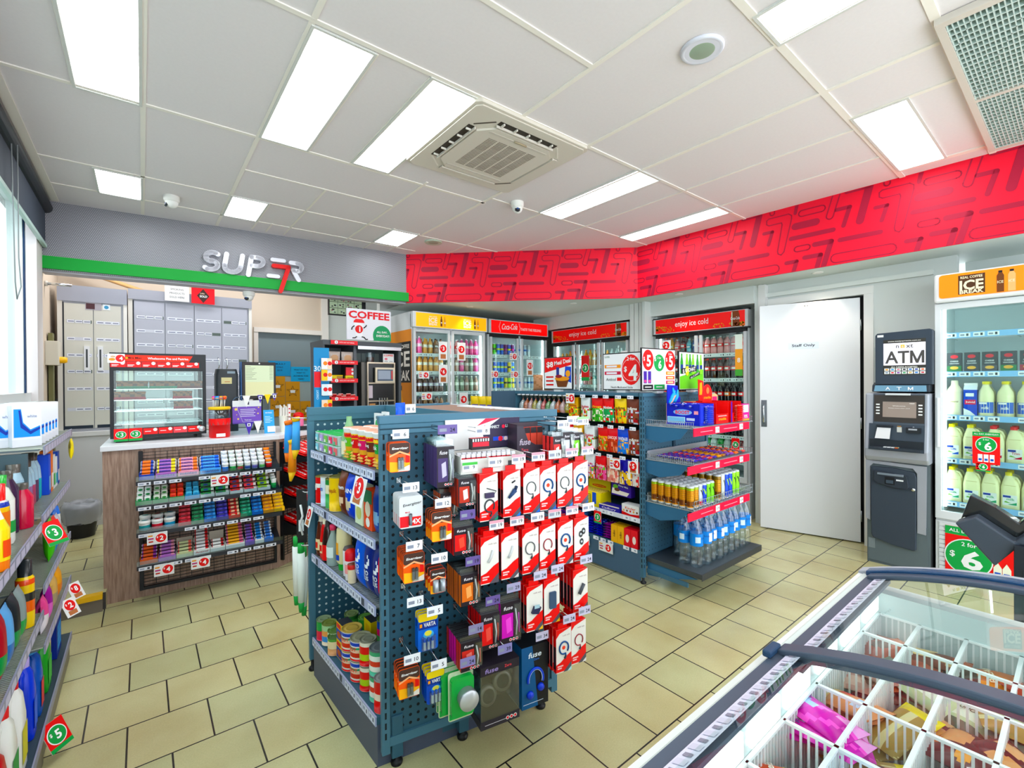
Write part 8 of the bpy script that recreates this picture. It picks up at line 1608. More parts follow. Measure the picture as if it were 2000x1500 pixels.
 for i, (z, c, c2) in enumerate(((1.10, '#58a8e8', '#f2c020'), (.98, '#f09028', '#f2c020'), (1.08, '#4a98e0', '#e87a28'))):
  b = MB(); b.tube([(0, 0, .22), (.004, 0, .2)], .02, mat(c2), 8); b.tube([(.004, 0, .2), (.0, 0, .05)], [.018, .022], mat(c), 8); b.tube([(0, 0, .05), (-.008, 0, 0)], [.02, .006], mat(c2), 8); tag(b.obj('duster', loc=(.632-.012*i, 2.62+i*.03, z)), '%s duster hanging on the far panel beside the red chocolates' % ('sky blue', 'orange and yellow', 'pale blue with orange tip')[i], 'duster')
 for z, x in ((.655, .645), (1.32, .62), (.93, .66)):
  b = MB(); b.tube([(x+.05, 2.535, z), (x+.0, 2.56, z), (x-.01, 2.70, z)], .003, CHROME, 5); tag(b.obj('panel_hook'), 'bare wire hook on the far end panel, %s one' % ('lowest' if z < .7 else 'highest' if z > 1 else 'middle'), 'hook')
 # ------------------------------------------------ hooks on the near pegboard
 n_ = Vector((-.18654, -.98245)); t_ = Vector((.98245, -.18654))
 def W(s, d, z): p = PA+t_*s+n_*d; return (p.x, p.y, z)
 def item(me, nm, s, d, zt, h, lab, cat, grp=None, tilt=0): o = inst(me, nm, W(s, d, zt-h), a1+tilt, lab, cat, grp); return o
 def hook(s, z, d, where, price='9', band=None, tint='#f0f2fa', tagw=.06):
  t = empty('display_hook', W(s, 0, z), a1, 'chrome wire hook with price tag %s' % where, 'hook', 'hooks on the near pegboard')
  b = MB(); b.box(-.008, -.004, -.006, .008, .0, .014, CHROME); b.tube([(0, 0, 0), (0, -d, 0), (0, -d-.008, .008)], .0022, CHROME, 6); b.tube([(0, 0, .0), (0, -.006, .014), (0, -d-.006, .020)], .0017, CHROME, 5); b.obj('wire', t)
  b = MB(); price_tag(b, 0, .012, -d-.012, tagw, .034, price, tint, band); b.obj('price_tag', t)
 def blister(w, h, top, low, kind):
  b = MB(); P = rr2(-w/2, 0, w/2, h, .010, 3); cm = mat(low, .3); b.slab(P, 0, .0015, cm)
  if kind == 'aa':
   b.pf(rr2(-w/2+.001, h*.62, w/2-.001, h-.001, .008, 3), -.0006, top); b.pf([(-w/2+.002, h*.02), (w/2-.002, h*.02), (w/2-.002, h*.3), (-w/2+.002, h*.36)], -.0007, '#ffb838'); b.pf([(-w*.1, h*.02), (w/2-.002, h*.02), (w/2-.002, h*.22), (w*.1, h*.12)], -.0008, '#f0ece4'); b.pf([(-w*.48, h*.52), (0, h*.66), (w*.48, h*.52), (w*.48, h*.58), (0, h*.72), (-w*.48, h*.58)], -.001, '#f8b888')
   b.tf('Energizer', w*.02, h*.80, h*.105, -.0014, WHITE, w*.76, bold=.03, shear=.2); b.rf(w*.28, h*.3, w*.46, h*.56, -.001, '#e01818')
   for k in (-.05, .1): b.lathe([(.0055, 0, mat('#8a9098', .3, .6)), (.0055, .030, mat('#222428', .3)), (.0055, .040), (.002, .041), (.002, .043)], '#222428', 8, M=Matrix.Translation((w*k, -.006, h*.12)))
   b.box(-w*.12, -.012, h*.08, w*.18, -.0008, h*.5, FILM)
  if kind == 'white':
   b.tf('Energizer', w*.05, h*.74, h*.11, -.001, '#202224', w*.78, rot=.12, shear=.2); b.rf(-w/2+.002, h*.04, -w*.1, h*.38, -.0008, '#e0303a'); b.rf(0, h*.06, w*.42, h*.34, -.001, '#e8202c'); b.tf('4X', w*.22, h*.2, h*.16, -.0016, WHITE, bold=.03); b.tf('MAX', -w*.15, h*.5, h*.05, -.001, '#d82838')
   b.lathe([(.006, 0, mat('#6a7078', .3, .6)), (.006, .04), (.002, .042)], '#303438', 8, M=Matrix.Translation((-w*.04, -.006, h*.1)))
  if kind == 'varta':
   b.pf(rr2(-w/2+.001, h*.78, w/2-.001, h-.001, .008, 3), -.0006, '#f2d410'); b.rf(-w/2+.002, h*.58, w/2-.002, h*.77, -.0007, '#1c3a90'); b.tf('VARTA', w*.08, h*.69, h*.11, -.0014, WHITE, w*.6, bold=.03); b.rf(-w*.42, h*.64, -w*.3, h*.73, -.0014, '#f0a020'); b.df(w*.02, h*.42, w*.26, -.001, '#58b8e8', rz=h*.12); b.df(w*.0, h*.46, w*.18, -.0014, '#e8dc60', rz=h*.07)
   for k in (-.2, 0, .2): b.lathe([(.0055, 0, mat('#c8d8e8', .3, .5)), (.0055, .03, mat('#2a58b8', .3)), (.0055, .042), (.002, .044)], '#2a58b8', 8, M=Matrix.Translation((w*k, -.005, h*.06)))
   b.box(-w*.35, -.010, h*.04, w*.35, -.0008, h*.4, FILM)
  return b
 card_aa = blister(.078, .108, '#4a3028', '#ff6a3c', 'aa').mesh('battery_card'); card_w = blister(.086, .115, '#e8eaec', '#dcdfe2', 'white').mesh('battery_card'); card_v = blister(.078, .145, '#f2d410', '#1f6fd8', 'varta').mesh('battery_card'); card_v2 = blister(.07, .12, '#f2d410', '#1c50b8', 'varta').mesh('battery_card')
 b = blister(.06, .088, '#3a2620', '#e85028', 'aa'); b.lathe([(.011, 0, mat('#9a9ea4', .3, .7)), (.011, .04), (.004, .042)], '#909498', 12, M=Matrix.Translation((-.012, -.012, .012))); b.lathe([(.011, 0, mat('#9a9ea4', .3, .7)), (.011, .04), (.004, .042)], '#909498', 12, M=Matrix.Translation((.014, -.012, .012))); card_d = b.mesh('battery_card')
 def slimbox(w, h, c, hi, txt='fuse'):
  b = MB(); dkp = mat('#241c24', .35); b.box(-w/2, 0, 0, w/2, .022, h*.86, {'*': dkp, 'l': mat(c, .35)}); b.rf(-w*.45, h*.12, w*.12, h*.62, -.0006, c); b.pf([(-w*.2, h*.2), (w*.05, h*.25), (0, h*.55), (-w*.25, h*.5)], -.001, hi); b.tf(txt, -w*.12, h*.74, h*.08, -.001, '#e8e4ea', w*.45, shear=.2)
  b.tube([(w*.25, -.003, h*.14), (w*.3, -.004, h*.4), (w*.22, -.003, h*.7)], .003, WHITE, 5); b.tube([(w*.4, -.003, h*.18), (w*.38, -.004, h*.6)], .0025, mat(hi), 5); b.box(w*.15, -.008, h*.08, w*.48, -.0004, h*.8, FILM); b.box(-w/2, .008, h*.86, w/2, .010, h, FILM)
  for k in range(3): b.df(-w*.02+k*w*.16, h*.06, w*.07, -.001, WHITE, n=10); b.df(-w*.02+k*w*.16, h*.06, w*.045, -.0015, '#e03040', n=10)
  return b.mesh('cable_pack')
 def cablebox(art, side='#e31228', corner='#2a6ac8'):
  w, h, d = .074, .178, .021; b = MB(); rd = mat(side, .3)
  b.box(-w/2, 0, 0, w/2, d, h, {'*': rd, 'f': mat('#e9e6e0', .35), 't': rd}); b.pf([(-w/2, h), (-w/2, h*.80), (-w*.28, h*.90), (w/2, h)], -.0006, rd); b.pf([(-w/2, h*.02), (w/2, h*.02), (w/2, h*.42), (w*.2, h*.36), (-w*.2, h*.24), (-w/2, h*.20)], -.0006, rd)
  b.pf([(-w*.05, 0), (w/2, 0), (w/2, h*.20)], -.001, '#54505a'); b.pf([(w*.22, 0), (w/2, 0), (w/2, h*.09)], -.0015, corner); b.tf('walk talk', w*.16, h*.84, h*.035, -.001, '#b8a8a8', w*.5); b.rf(-w*.42, h*.14, -w*.05, h*.17, -.0012, '#f6c8c8'); b.rf(-w*.42, h*.09, -w*.15, h*.12, -.0012, '#f6c8c8')
  b.add([(-w/2-.0006, .002, h*.08), (-w/2-.0006, d-.002, h*.08), (-w/2-.0006, d-.002, h*.6), (-w/2-.0006, .002, h*.6)], [(0, 3, 2, 1)] if 0 else [(1, 0, 3, 2)], '#1c1a22'); b.rf(-w*.2, h, w*.2, h+.022, d*.5, mat('#2a1c20', .4)) ; b.box(-w*.3, d*.45, h, w*.3, d*.5, h+.02, rd)
  def lp(cx, cz, r, c, e=.0022):
   b.tube([(cx+r*math.cos(R(a)), -.0022, cz+r*1.15*math.sin(R(a))) for a in range(-40, 300, 22)]+[(cx+r*.4, -.0022, cz-r*1.6)], e, mat(c, .4), 5); b.tube([(cx+r*.4, -.003, cz-r*1.6), (cx+r*.1, -.003, cz-r*2.0)], .004, mat('#3a3c42'), 5)
  if art == 'grey': lp(-.002, h*.56, .021, '#5a5e64')
  if art == 'navy': lp(0, h*.56, .022, '#1c4f8a', .0034); b.df(0, h*.56, .008, -.001, '#e8503c', n=12)
  if art == 'redc': lp(0, h*.55, .02, '#9a2a3a')
  if art == 'curl':
   b.box(-.018, -.012, h*.50, .018, -.001, h*.60, '#3a3050'); lp(.002, h*.32, .02, '#3a3a42', .003); b.tube([(.018, -.004, h*.55), (.03, -.004, h*.62), (-.01, -.004, h*.70)], .0018, '#3a3a42', 5)
  if art == 'car': b.tube([(-.016, -.006, h*.42), (.012, -.006, h*.58)], [.005, .010], mat('#28406a', .3), 8); b.tube([(.012, -.006, h*.58), (.02, -.004, h*.66)], .006, mat('#1c2c4a'), 8); b.tube([(.0, -.003, h*.74), (.014, -.003, h*.78)], .003, '#22242a', 5)
  if art == 'white': b.tube([(-.008, -.003, h*.46), (.004, -.003, h*.56), (.012, -.003, h*.70)], .005, mat('#d0d2d4', .3), 6)
  if art == 'holder': b.slab([(-.018, h*.42), (.012, h*.38), (.024, h*.52), (-.006, h*.56)], -.012, -.001, mat('#2a2c4c', .3)); b.rf(-.008, h*.52, .016, h*.60, -.013, '#a8c4d0')
  if art == 'phone': b.slab(rr2(-.014, h*.34, .018, h*.72, .004, 2), -.007, -.001, mat('#3a4f6a', .2))
  if art == 'plug': b.tube([(-.01, -.006, h*.44), (.014, -.006, h*.66)], .007, mat('#4a4e56', .3), 8)
  if art == 'mount':
   for cx, cz in ((-.004, h*.62), (.01, h*.68), (0, h*.44)): b.df(cx, cz, .010, -.0015, '#3a3c40', rz=.014); b.df(cx, cz, .005, -.002, '#c8ccd0', n=8)
  return b.mesh('accessory_box')
 def stack(me, nm, s, d, zt, h, n, step, lab, cat, grp):
  for j in range(n):
   item(me, nm, s+random.uniform(-.001, .001), d-j*step, zt, h, lab+(', frontmost' if j == 0 else ', %s from the front' % onum(j)), cat, grp, random.uniform(-.03, .03))
 BG = 'battery cards on the near pegboard'
 stack(card_aa, 'battery_card', .052, .10, 1.278, .108, 5, .012, 'orange battery card on the highest hook by the post', 'batteries', BG); hook(.05, 1.30, .11, 'highest by the post', '6')
 stack(card_w, 'battery_card', .075, .16, 1.091, .115, 8, .013, 'silver-white battery card on the second hook down', 'batteries', BG); hook(.07, 1.115, .17, 'above the silver-white battery cards', '13')
 stack(card_aa, 'battery_card', .085, .16, .885, .108, 9, .012, 'orange battery card on the third hook down', 'batteries', BG); hook(.08, .905, .17, 'above the third-hook orange battery cards', '7')
 hook(.085, .70, .16, 'empty, below the orange battery cards', '13')
 stack(card_aa, 'battery_card', .07, .14, .46, .108, 5, .018, 'orange square-battery card on the lowest hook by the post', 'batteries', BG); hook(.075, .49, .15, 'lowest by the post', '10')
 stack(card_aa, 'battery_card', .177, .20, 1.032, .108, 4, .022, 'orange battery card in the second column, upper hook', 'batteries', BG); hook(.175, 1.055, .21, 'above the second column orange cards', '12')
 stack(card_d, 'battery_card', .162, .20, .825, .088, 3, .03, 'card with two fat grey batteries', 'batteries', BG); hook(.16, .86, .21, 'above the fat battery cards', '10')
 stack(card_v, 'battery_card', .155, .10, .625, .145, 3, .02, 'blue and yellow battery card, upper of two such hooks', 'batteries', BG); hook(.155, .655, .17, 'above the upper blue and yellow cards', '5')
 stack(card_v2, 'battery_card', .162, .16, .435, .12, 4, .02, 'blue and yellow battery card, lower of two such hooks', 'batteries', BG); hook(.165, .46, .18, 'above the lower blue and yellow cards', '5')
 CG = 'cable packs on the near pegboard'; pt = mat('#5a4a84')
 s1 = slimbox(.068, .175, '#4a3a6a', '#c8c0d8'); stack(s1, 'cable_pack', .205, .17, 1.285, .175, 7, .024, 'slim purple-black cable pack near the top', 'cable', CG); hook(.205, 1.315, .18, 'above the purple-black cable packs', '24', None, '#6a5a94', .075)
 s2 = slimbox(.07, .12, '#b83a2c', '#e8e0dc'); stack(s2, 'cable_pack', .277, .20, 1.157, .12, 4, .026, 'clear pack with red earphones', 'cable', CG); hook(.28, 1.175, .21, 'above the clear earphone packs', '9', '#4ab04a')
 s3 = slimbox(.07, .11, '#c85a38', '#e89a70'); stack(s3, 'cable_pack', .235, .12, 1.09, .11, 4, .02, 'copper-coloured cable pack low behind the earphones', 'cable', CG)
 s4 = slimbox(.078, .12, '#d81828', '#f05848'); stack(s4, 'cable_pack', .262, .20, .98, .12, 4, .026, 'black and red charger pack', 'cable', CG); hook(.27, 1.0, .21, 'above the black and red charger packs', '9', None, '#6a5a94')
 s5 = slimbox(.08, .135, '#d8702c', '#f0a868'); stack(s5, 'cable_pack', .288, .20, .80, .135, 6, .025, 'black and orange charger pack', 'cable', CG); hook(.29, .825, .21, 'above the black and orange charger packs', '19', None, '#6a5a94')
 s6 = slimbox(.078, .16, '#d8202c', '#e85a50'); stack(s6, 'cable_pack', .368, .20, .636, .16, 5, .026, 'tall black and red car charger pack', 'cable', CG); hook(.37, .66, .21, 'above the tall black and red packs', '24', None, '#6a5a94')
 s7 = slimbox(.086, .125, '#c83a34', '#e88078'); s7b = slimbox(.086, .125, '#e02aa0', '#f070c8')
 for j in range(6): item(s7 if j in (0, 1, 5) else s7b, 'cable_pack', .29, .20-j*.026, .545, .125, ('crimson' if j in (0, 1, 5) else 'magenta')+' cable pack in the low row, '+onum(j)+' from the front', 'cable', CG)
 hook(.30, .57, .21, 'above the low crimson and magenta packs', '14', None, '#8a84a8')
 s8 = slimbox(.088, .185, '#d020b8', '#f060d8'); stack(s8, 'cable_pack', .457, .20, .664, .185, 2, .03, 'purple and magenta charger box', 'cable', CG); hook(.46, .69, .21, 'above the purple and magenta box', '29', None, '#a8a4c4')
 # red and white boxed accessories
 AG = 'red and white accessory boxes'
 art = [((.354, 'curl', '#1c8a6a'), (.452, 'car', '#2a7ad0'), (.540, 'grey', '#2a6ac8'), (.618, 'navy', '#2a6ac8'), (.700, 'grey', '#3a8ad8'), (.780, 'navy', '#3a6a9a')),
           ((.356, 'white', '#54505a'), (.443, 'white', '#d8d0d0'), (.535, 'grey', '#d8b0b0'), (.615, 'redc', '#54505a'), (.700, 'navy', '#d0d0d0'), (.782, 'mount', '#e8c030'))]
 AN = {'curl': 'curly cable', 'car': 'car charger', 'grey': 'grey cable loop', 'navy': 'navy cable loop', 'redc': 'red cable loop', 'white': 'white cable', 'holder': 'phone holder', 'phone': 'phone case', 'plug': 'grey plug', 'mount': 'round mounts'}
 cache = {}
 def ab(a, c):
  if (a, c) not in cache: cache[(a, c)] = cablebox(a, corner=c)
  return cache[(a, c)]
 for ri, row in enumerate(art):
  for i, (s, a, c) in enumerate(row):
   zt = (1.155, .918)[ri]+.002*i; n = (3, 3, 5, 4, 4, 3)[i]
   for j in range(n): item(ab(a, c), 'accessory_box', s+random.uniform(-.001, .001), .225-j*.024, zt, .178, 'red box with %s print, %s from front, %s in %s box row' % (AN[a], onum(j), onum(i), ('upper', 'middle')[ri]), 'accessory box', AG)
   hook(s+.02, zt+.035, .235, 'over the %s stack of the %s box row' % (onum(i), ('upper', 'middle')[ri]), '19', '#e8a0b0' if (i+ri) % 3 else None, '#e4e0e4' if i % 4 != 3 else '#c8ccd0')
 for s, a, c, zt, n, w in ((.551, 'holder', '#e8b820', .690, 3, 'fourth-row left'), (.632, 'phone', '#e8b820', .70, 3, 'fourth-row middle'), (.775, 'plug', '#e8c030', .712, 5, 'fourth-row right'), (.688, 'navy', '#a8d8e0', .485, 4, 'bottom-row left'), (.765, 'redc', '#d8d8d8', .500, 4, 'bottom-row right')):
  for j in range(n): item(ab(a, c), 'accessory_box', s+random.uniform(-.001, .001), .225-j*.024, zt, .178, 'red box with %s print, %s from front, %s stack' % (AN[a], onum(j), w), 'accessory box', AG)
  hook(s+.015, zt+.035, .235, 'over the %s stack of red boxes' % w, '24', None, '#c8c4dc')
 # headphones, speaker
 b = MB(); w, h, d = .125, .25, .10; dp = mat('#15181e', .3); b.box(-w/2, 0, 0, w/2, d, h, {'*': dp, 'l': mat('#1c6aa8', .3), 'f': dp}); b.pf([(-w/2, .0), (w*.1, .0), (-w*.1, h), (-w/2, h)], -.0006, '#1a5688'); b.tf('fuse', 0, h*.85, h*.09, -.0012, '#dfe8f0', w*.5, shear=.2, bold=.02); b.tf('Zero', w*.05, h*.77, h*.035, -.0012, '#4a80d8')
 b.tube([(.036*math.cos(R(a)), -.004, h*.45+.045*math.sin(R(a))) for a in range(-20, 205, 15)], .005, mat('#2a50d8', .3), 8); b.tube([(.031*math.cos(R(a)), -.005, h*.45+.04*math.sin(R(a))) for a in range(-20, 205, 15)], .0018, '#c8d8f8', 6)
 for sx in (-.026, .024): b.lathe([(.014, -.004), (.016, 0), (.014, .008), (0, .01)], mat('#2448d0', .3), 16, M=Matrix.Translation((sx, -.003, h*.30 if sx > 0 else h*.22)) @ Matrix.Rotation(R(90), 4, 'X'))
 b.rf(-w*.45, h*.07, w*.3, h*.08, -.001, '#c8d4e8'); inst(b.mesh('headphone_box'), 'headphone_box', W(.578, .18, .175), a1, 'black and blue boxed headphones low on the pegboard', 'headphones'); hook(.60, .455, .19, 'above the blue headphone box', '34', None, '#c8c4dc')
 b = MB(); w, h, d = .165, .235, .12
 b.box(-w/2, 0, 0, w/2, d, h*.13, '#2a2630'); b.box(-w/2, 0, h*.86, w/2, d, h, '#241e28'); b.box(-w/2, d-.004, 0, w/2, d, h, '#241e28'); b.box(-w/2+.001, .001, h*.13, w/2-.001, .003, h*.86, FILM); b.box(-w/2+.001, .003, h*.13, -w/2+.003, d, h*.86, FILM); b.box(w/2-.003, .003, h*.13, w/2-.001, d, h*.86, FILM)
 b.tf('fuse', -w*.22, h*.93, h*.075, -.001, '#9a88c0', w*.34, shear=.2, bold=.02); b.tf('Zero', w*.2, h*.93, h*.045, -.001, '#e0505a'); b.rf(-w*.4, h*.06, w*.4, h*.068, -.001, '#d8d4e0')
 for k in range(3): b.df(w*.18+k*w*.1, h*.07, w*.045, -.0015, WHITE, n=12); b.df(w*.18+k*w*.1, h*.07, w*.03, -.002, '#e03040', n=12)
 for s_, a in ((-.03, .5), (.035, -.4)): b.lathe([(.034, -.012, mat('#2c2c30', .4)), (.04, 0, mat('#8a8078', .3, .5)), (.038, .012, mat('#8a8078', .3, .5)), (.026, .014, mat('#1a1a1e')), (0, .010)], mat('#3a3a3e'), 24, M=Matrix.Translation((s_, .06, h*.45+(.02 if s_ > 0 else -.02))) @ Matrix.Rotation(a, 4, 'Y') @ Matrix.Rotation(R(80), 4, 'X'))
 b.tube([(-.05, .07, h*.45)]+[(.055*math.cos(R(a)), .08, h*.55+.06*math.sin(R(a))) for a in range(160, 10, -15)]+[(.055, .07, h*.5)], .007, mat('#3a3a3e', .4), 8)
 inst(b.mesh('headphone_box'), 'headphone_box', W(.40, .22, .19), a1, 'clear-fronted box with large grey headphones low on the pegboard', 'headphones'); hook(.41, .475, .23, 'above the clear headphone box', '39', None, '#8a84b8')
 gb = mat('#1cae4a', .2, alpha=.85); b = MB(); w, h = .10, .18; b.slab(rr2(-w/2, 0, w/2, h, .01, 3), 0, .0015, mat('#c8d8b8', .3)); b.rf(-w*.46, h*.03, w*.46, h*.16, -.0006, '#2aa850'); b.slab(rr2(-w*.44, h*.12, w*.44, h*.92, .012, 3), -.022, -.001, gb); b.tf('fuse', 0, h*.92, h*.06, -.001, '#d8e8d8', w*.5, shear=.2)
 gm_ = b.mesh('speaker_card'); stack(gm_, 'speaker_card', .225, .155, .425, .18, 2, .03, 'green speaker card behind the front one', 'speaker', 'green speaker cards')
 b.lathe([(.036, 0, mat('#9aa0a6', .3, .6)), (.038, .03, mat('#9aa0a6', .3, .6)), (.037, .034, mat('#c8ccd0', .3, .4)), (0, .034)], mat('#9aa0a6', .3, .6), 28, M=Matrix.Translation((.012, -.022, h*.52)) @ Matrix.Rotation(R(90), 4, 'X')); inst(b.mesh('speaker_card'), 'speaker_card', W(.25, .19, .245), a1, 'green pack with round silver speaker, frontmost on its hook', 'speaker'); hook(.27, .45, .20, 'above the green speaker cards', '24', None, '#8a84b8')
 # connect and listen header with tray of cables
 b = MB(); b.X = Matrix.Translation(W(.44, .012, 1.22)) @ Matrix.Rotation(a1, 4, 'Z'); b.slab([(-.18, 0), (.165, .0), (.165, .125), (-.18, .125)], 0, .003, mat('#eceae8')); b.pf([(-.0, .0), (.165, .0), (.165, .125), (.07, .125), (-.015, .07)], -.0006, '#352c48'); b.pf([(-.04, .095), (.07, .125), (-.0, .125)], -.001, '#e8405a'); b.tf('CONNECT', .035, .088, .013, -.0014, WHITE, .06, bold=.02); b.tf('LISTEN', .12, .09, .013, -.0014, WHITE, .05, bold=.02)
 for x in (-.004, .085): b.df(x, .088, .008, -.0014, '#e83a50', n=12)
 b.rf(.035, .028, .155, .045, -.0014, '#8a88d0'); b.rf(.035, .028, .06, .045, -.0018, '#2a50c8'); b.df(.07, .036, .011, -.0022, '#e8384a', n=12); b.df(.095, .036, .009, -.0022, '#f0d8d8', n=12); tag(b.obj('header_card'), 'white and dark header card with connect and listen lettering', 'sign')
 b = MB(); c = mat('#dfddd8', .5); b.X = Matrix.Translation(W(.385, .20, 1.155)) @ Matrix.Rotation(a1-.06, 4, 'Z'); w, h, d = .26, .065, .17
 b.box(-w/2, 0, 0, w/2, .003, h*.85, c); b.box(-w/2, 0, 0, -w/2+.003, d, h, c); b.box(w/2-.003, 0, 0, w/2, d, h, c); b.box(-w/2, d-.003, 0, w/2, d, h, c); b.box(-w/2, 0, 0, w/2, d, .003, c)
 for i in range(5): b.rf(-w*.02, h*.25+i*.007, w*.12, h*.25+i*.007+.0018, -.0008, '#b0aeb0')
 b.rf(w*.24, h*.25, w*.3, h*.6, -.0008, '#4a4a4e'); tag(b.obj('cable_tray'), 'open white cardboard tray on the pegboard filled with small cables', 'box')
 sm = MB(); sm.box(-.008, 0, 0, .008, .012, .05, '#c8303c'); sm.box(-.008, 0, .05, .008, .012, .062, '#e4e6ea'); smm = sm.mesh('small_cable')
 for i in range(11):
  for j in range(2):
   q = Matrix.Translation(W(.385, .20, 1.155)) @ Matrix.Rotation(a1-.06, 4, 'Z') @ Vector((-.11+i*.021, .03+j*.05, .006)); inst(smm, 'small_cable', q, a1, 'small red cable in the white tray, %s from left, %s row' % (onum(i), ('front', 'back')[j]), 'cable', 'small cables in the white tray')
 b = MB(); b.box(-.04, 0, 0, .04, .03, .045, {'*': mat('#2a2228'), 't': mat('#c8303c')}); b.rf(-.035, .012, .035, .03, -.001, '#e8404c'); [b.rf(-.036+i*.011, .032, -.03+i*.011, .043, -.001, '#e6e8ea') for i in range(7)]; tag(b.obj('battery_pack', loc=W(.37, .12, 1.232), rz=a1), 'boxed row of small batteries above the white tray', 'batteries'); hook(.36, 1.30, .15, 'above the boxed batteries', '8', None, '#f4f4f6')
 # dark scooped display box with packs
 b = MB(); b.X = Matrix.Translation(W(.62, .10, 1.185)) @ Matrix.Rotation(a1, 4, 'Z'); w, h, d = .15, .135, .085; k = mat('#37303c', .4)
 b.slab([(-w/2, 0), (w/2, 0), (w/2, h*.3), (w*.1, h*.34), (-w*.15, h*.5), (-w*.3, h*.95), (-w/2, h*.95)], 0, .003, k); b.box(-w/2, 0, 0, -w/2+.003, d, h, k); b.box(-w/2, d-.003, 0, w/2, d, h, mat('#4a4048')); b.box(-w/2, 0, 0, w/2, d, .003, k); b.tf('fuse', -w*.24, h*.45, h*.2, -.001, '#b8b0c0', w*.36, shear=.2, bold=.02); b.tf('Zero', -w*.26, h*.2, h*.09, -.001, '#e0606a'); tag(b.obj('scooped_display_box'), 'dark scooped cardboard display box at the top of the pegboard', 'box')
 for i in range(4): b = MB(); b.box(-.014, 0, 0, .014, .02, .11, '#e0584a'); b.rf(-.014, .085, .014, .11, -.001, '#2e262c'); tag(b.obj('boxed_charger', loc=W(.585+i*.032, .06, 1.192), rz=a1), 'orange-red stick in the dark scooped box, %s from left' % onum(i), 'charger', 'sticks in the scooped box')
 for s, c, h, z, l in ((.688, '#e04848', .11, 1.29, 'clear pack with red ends and dark foot'), (.735, '#c8ccd4', .11, 1.305, 'slim clear pack with white stripe'), (.785, '#78d820', .11, 1.30, 'clear pack with lime green holder')):
  stack(slimbox(.055, h+.02, c, '#e8f0e8'), 'cable_pack', s, .20, z, h+.02, 3, .03, l, 'cable', CG); hook(s+.01, z+.022, .21, 'over the %s' % l, '10', '#9ad890' if c == '#78d820' else None)
